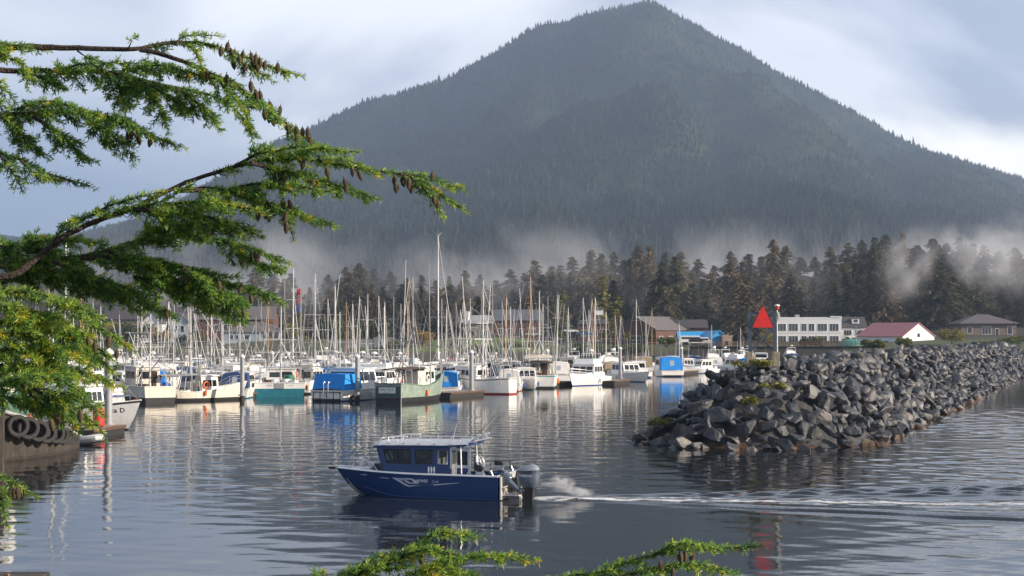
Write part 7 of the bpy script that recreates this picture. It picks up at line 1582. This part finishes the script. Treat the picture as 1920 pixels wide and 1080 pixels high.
    bough(t2, 3.8, [([(880, 1360), (760, 1180), (660, 1095), (700, 1065), (760, 1042), (800, 1008), (830, 998), (886, 1006)], 8, .45, .07, .1, .1), ([(700, 1120), (780, 1075), (850, 1050), (920, 1042), (992, 1048)], 6, .1, .065, .15, .15), ([(560, 1120), (630, 1085), (700, 1070), (760, 1062)], 6, .1, .07, .1, .05), ([(760, 1100), (820, 1080), (880, 1075), (905, 1095)], 5, 0, .07, .1), ([(740, 1050), (800, 1030), (850, 1040)], 4, 0, .05, -.1, .1), ([(620, 1100), (690, 1050), (730, 1042)], 4, .1, .045, .05, 0)], [(790, 1052)], 11, 1.2, .35)
    bough(t2, 3.8, [([(880, 1360), (990, 1180), (1090, 1095), (1150, 1062), (1210, 1045), (1265, 1030), (1310, 1026), (1360, 1027), (1410, 1025)], 7, .5, .05, .1, .1), ([(1150, 1085), (1230, 1065), (1300, 1058), (1372, 1072)], 5, .1, .055, .1), ([(1000, 1100), (1060, 1080), (1110, 1078), (1160, 1078)], 4, .1, .04, .1, .05), ([(1225, 1042), (1260, 1025), (1290, 1020), (1330, 1028)], 4, .1, .035, -.1, .0)], [(1237, 1065), (1275, 1048), (1285, 1048), (1300, 1047), (1262, 1078)], 12, 1.2, .3)
hemlocks()
# ------------------------------------------------------------------ drifting mist and engine spray
def mist_mat(name, dens, scale, thr, zlo, zhi, col=(.93, .94, .97), step=.3, seed=0.0, ell=False):
    m = bpy.data.materials.new(name); m.use_nodes = True; t = m.node_tree; t.nodes.clear(); L = t.links
    tc = N(t, 'ShaderNodeTexCoord'); mp = N(t, 'ShaderNodeMapping'); mp.inputs['Scale'].default_value = scale; mp.inputs['Location'].default_value = (seed, seed * .7, 0); mp.inputs['Rotation'].default_value = (0, R(-22), 0); L.new(tc.outputs['Object'], mp.inputs[0])
    ns = N(t, 'ShaderNodeTexNoise'); ns.inputs['Scale'].default_value = 1; ns.inputs['Detail'].default_value = 5; ns.inputs['Roughness'].default_value = .58; ns.inputs['Distortion'].default_value = .5; L.new(mp.outputs[0], ns.inputs[0])
    mr = N(t, 'ShaderNodeMapRange'); mr.inputs[1].default_value = thr; mr.inputs[2].default_value = thr + .22; mr.inputs[4].default_value = dens; L.new(ns.outputs[0], mr.inputs[0])
    last = mr.outputs[0]
    if ell:
        ge = N(t, 'ShaderNodeVectorMath', operation='LENGTH'); L.new(tc.outputs['Object'], ge.inputs[0]); k = N(t, 'ShaderNodeMapRange', interpolation_type='SMOOTHSTEP'); k.inputs[1].default_value = 1.0; k.inputs[2].default_value = .25; L.new(ge.outputs[1], k.inputs[0])
    else:
        sp = N(t, 'ShaderNodeSeparateXYZ'); L.new(tc.outputs['Object'], sp.inputs[0]); k = N(t, 'ShaderNodeMapRange', interpolation_type='SMOOTHSTEP'); k.inputs[1].default_value = zhi; k.inputs[2].default_value = zlo; L.new(sp.outputs[2], k.inputs[0])
    mu = N(t, 'ShaderNodeMath', operation='MULTIPLY'); L.new(last, mu.inputs[0]); L.new(k.outputs[0], mu.inputs[1])
    v = N(t, 'ShaderNodeVolumePrincipled'); v.inputs['Color'].default_value = list(col) + [1]; v.inputs['Anisotropy'].default_value = .3; v.inputs['Density Attribute'].default_value = ""; L.new(mu.outputs[0], v.inputs['Density'])
    o = N(t, 'ShaderNodeOutputMaterial'); L.new(v.outputs[0], o.inputs['Volume']); m.cycles.volume_step_rate = step; return m
def mist():
    mb = MB(); mb.box((0, 0, 0), (620, 50, 46)); o = stuff(mb.build("mist_bank", mist_mat("mist_bank", .085, (.026, .024, .019), .50, -15, 22, step=.10))); o.location = (130, 680, 37)
    mb = MB(); mb.box((0, 0, 0), (520, 120, 34)); o = stuff(mb.build('mist_veil', mist_mat('mist_veil', .0085, (.030, .026, .03), .47, -6, 16, step=.14, seed=40.0))); o.location = (90, 575, 27)
    def puff(name, px, py, D, rx, ry, rz, dens, sc_, seed, tilt=0.0):
        bm = bmesh.new(); bmesh.ops.create_icosphere(bm, subdivisions=3, radius=1); me = bpy.data.meshes.new(name); bm.to_mesh(me); bm.free(); me.materials.append(mist_mat(name, dens, sc_, .40, 0, 0, step=.6, seed=seed, ell=True))
        o = bpy.data.objects.new(name, me); COL.objects.link(o); o.location = P(px, py, D); o.scale = (rx, ry, rz); o.rotation_euler = (0, tilt, 0); stuff(o); return o
    puff("mist_wisp", 1700, 500, 500, 11, 6, 15, .16, (1.6, 1.6, 1.6), 3.0, R(25)); puff("mist_wisp", 1830, 480, 515, 16, 8, 12, .14, (1.7, 1.6, 1.7), 5.0, R(35))
    puff("mist_wisp", 1895, 470, 480, 14, 6, 16, .15, (1.5, 1.6, 1.6), 8.0, R(20)); puff("mist_wisp", 590, 545, 520, 9, 6, 9, .06, (1.5, 1.5, 1.5), 11.0, R(-20)); puff("mist_wisp", 925, 545, 520, 14, 7, 7, .035, (1.5, 1.5, 1.5), 14.0)
    s = puff("engine_spray", 1054, 907, W(1000, 934).y - .25, .62, .4, .40, 6.0, (2.4, 2.4, 2.4), 2.0, R(6)); s["kind"] = "stuff"; puff("engine_spray", 1032, 909, W(1000, 934).y - .2, .5, .2, .12, 14.0, (1.6, 2, 3.0), 4.0, R(4)); puff("engine_spray", 1085, 922, W(1000, 934).y - .3, .7, .4, .20, 8.0, (1.8, 2, 2.0), 6.0, R(6))
mist()
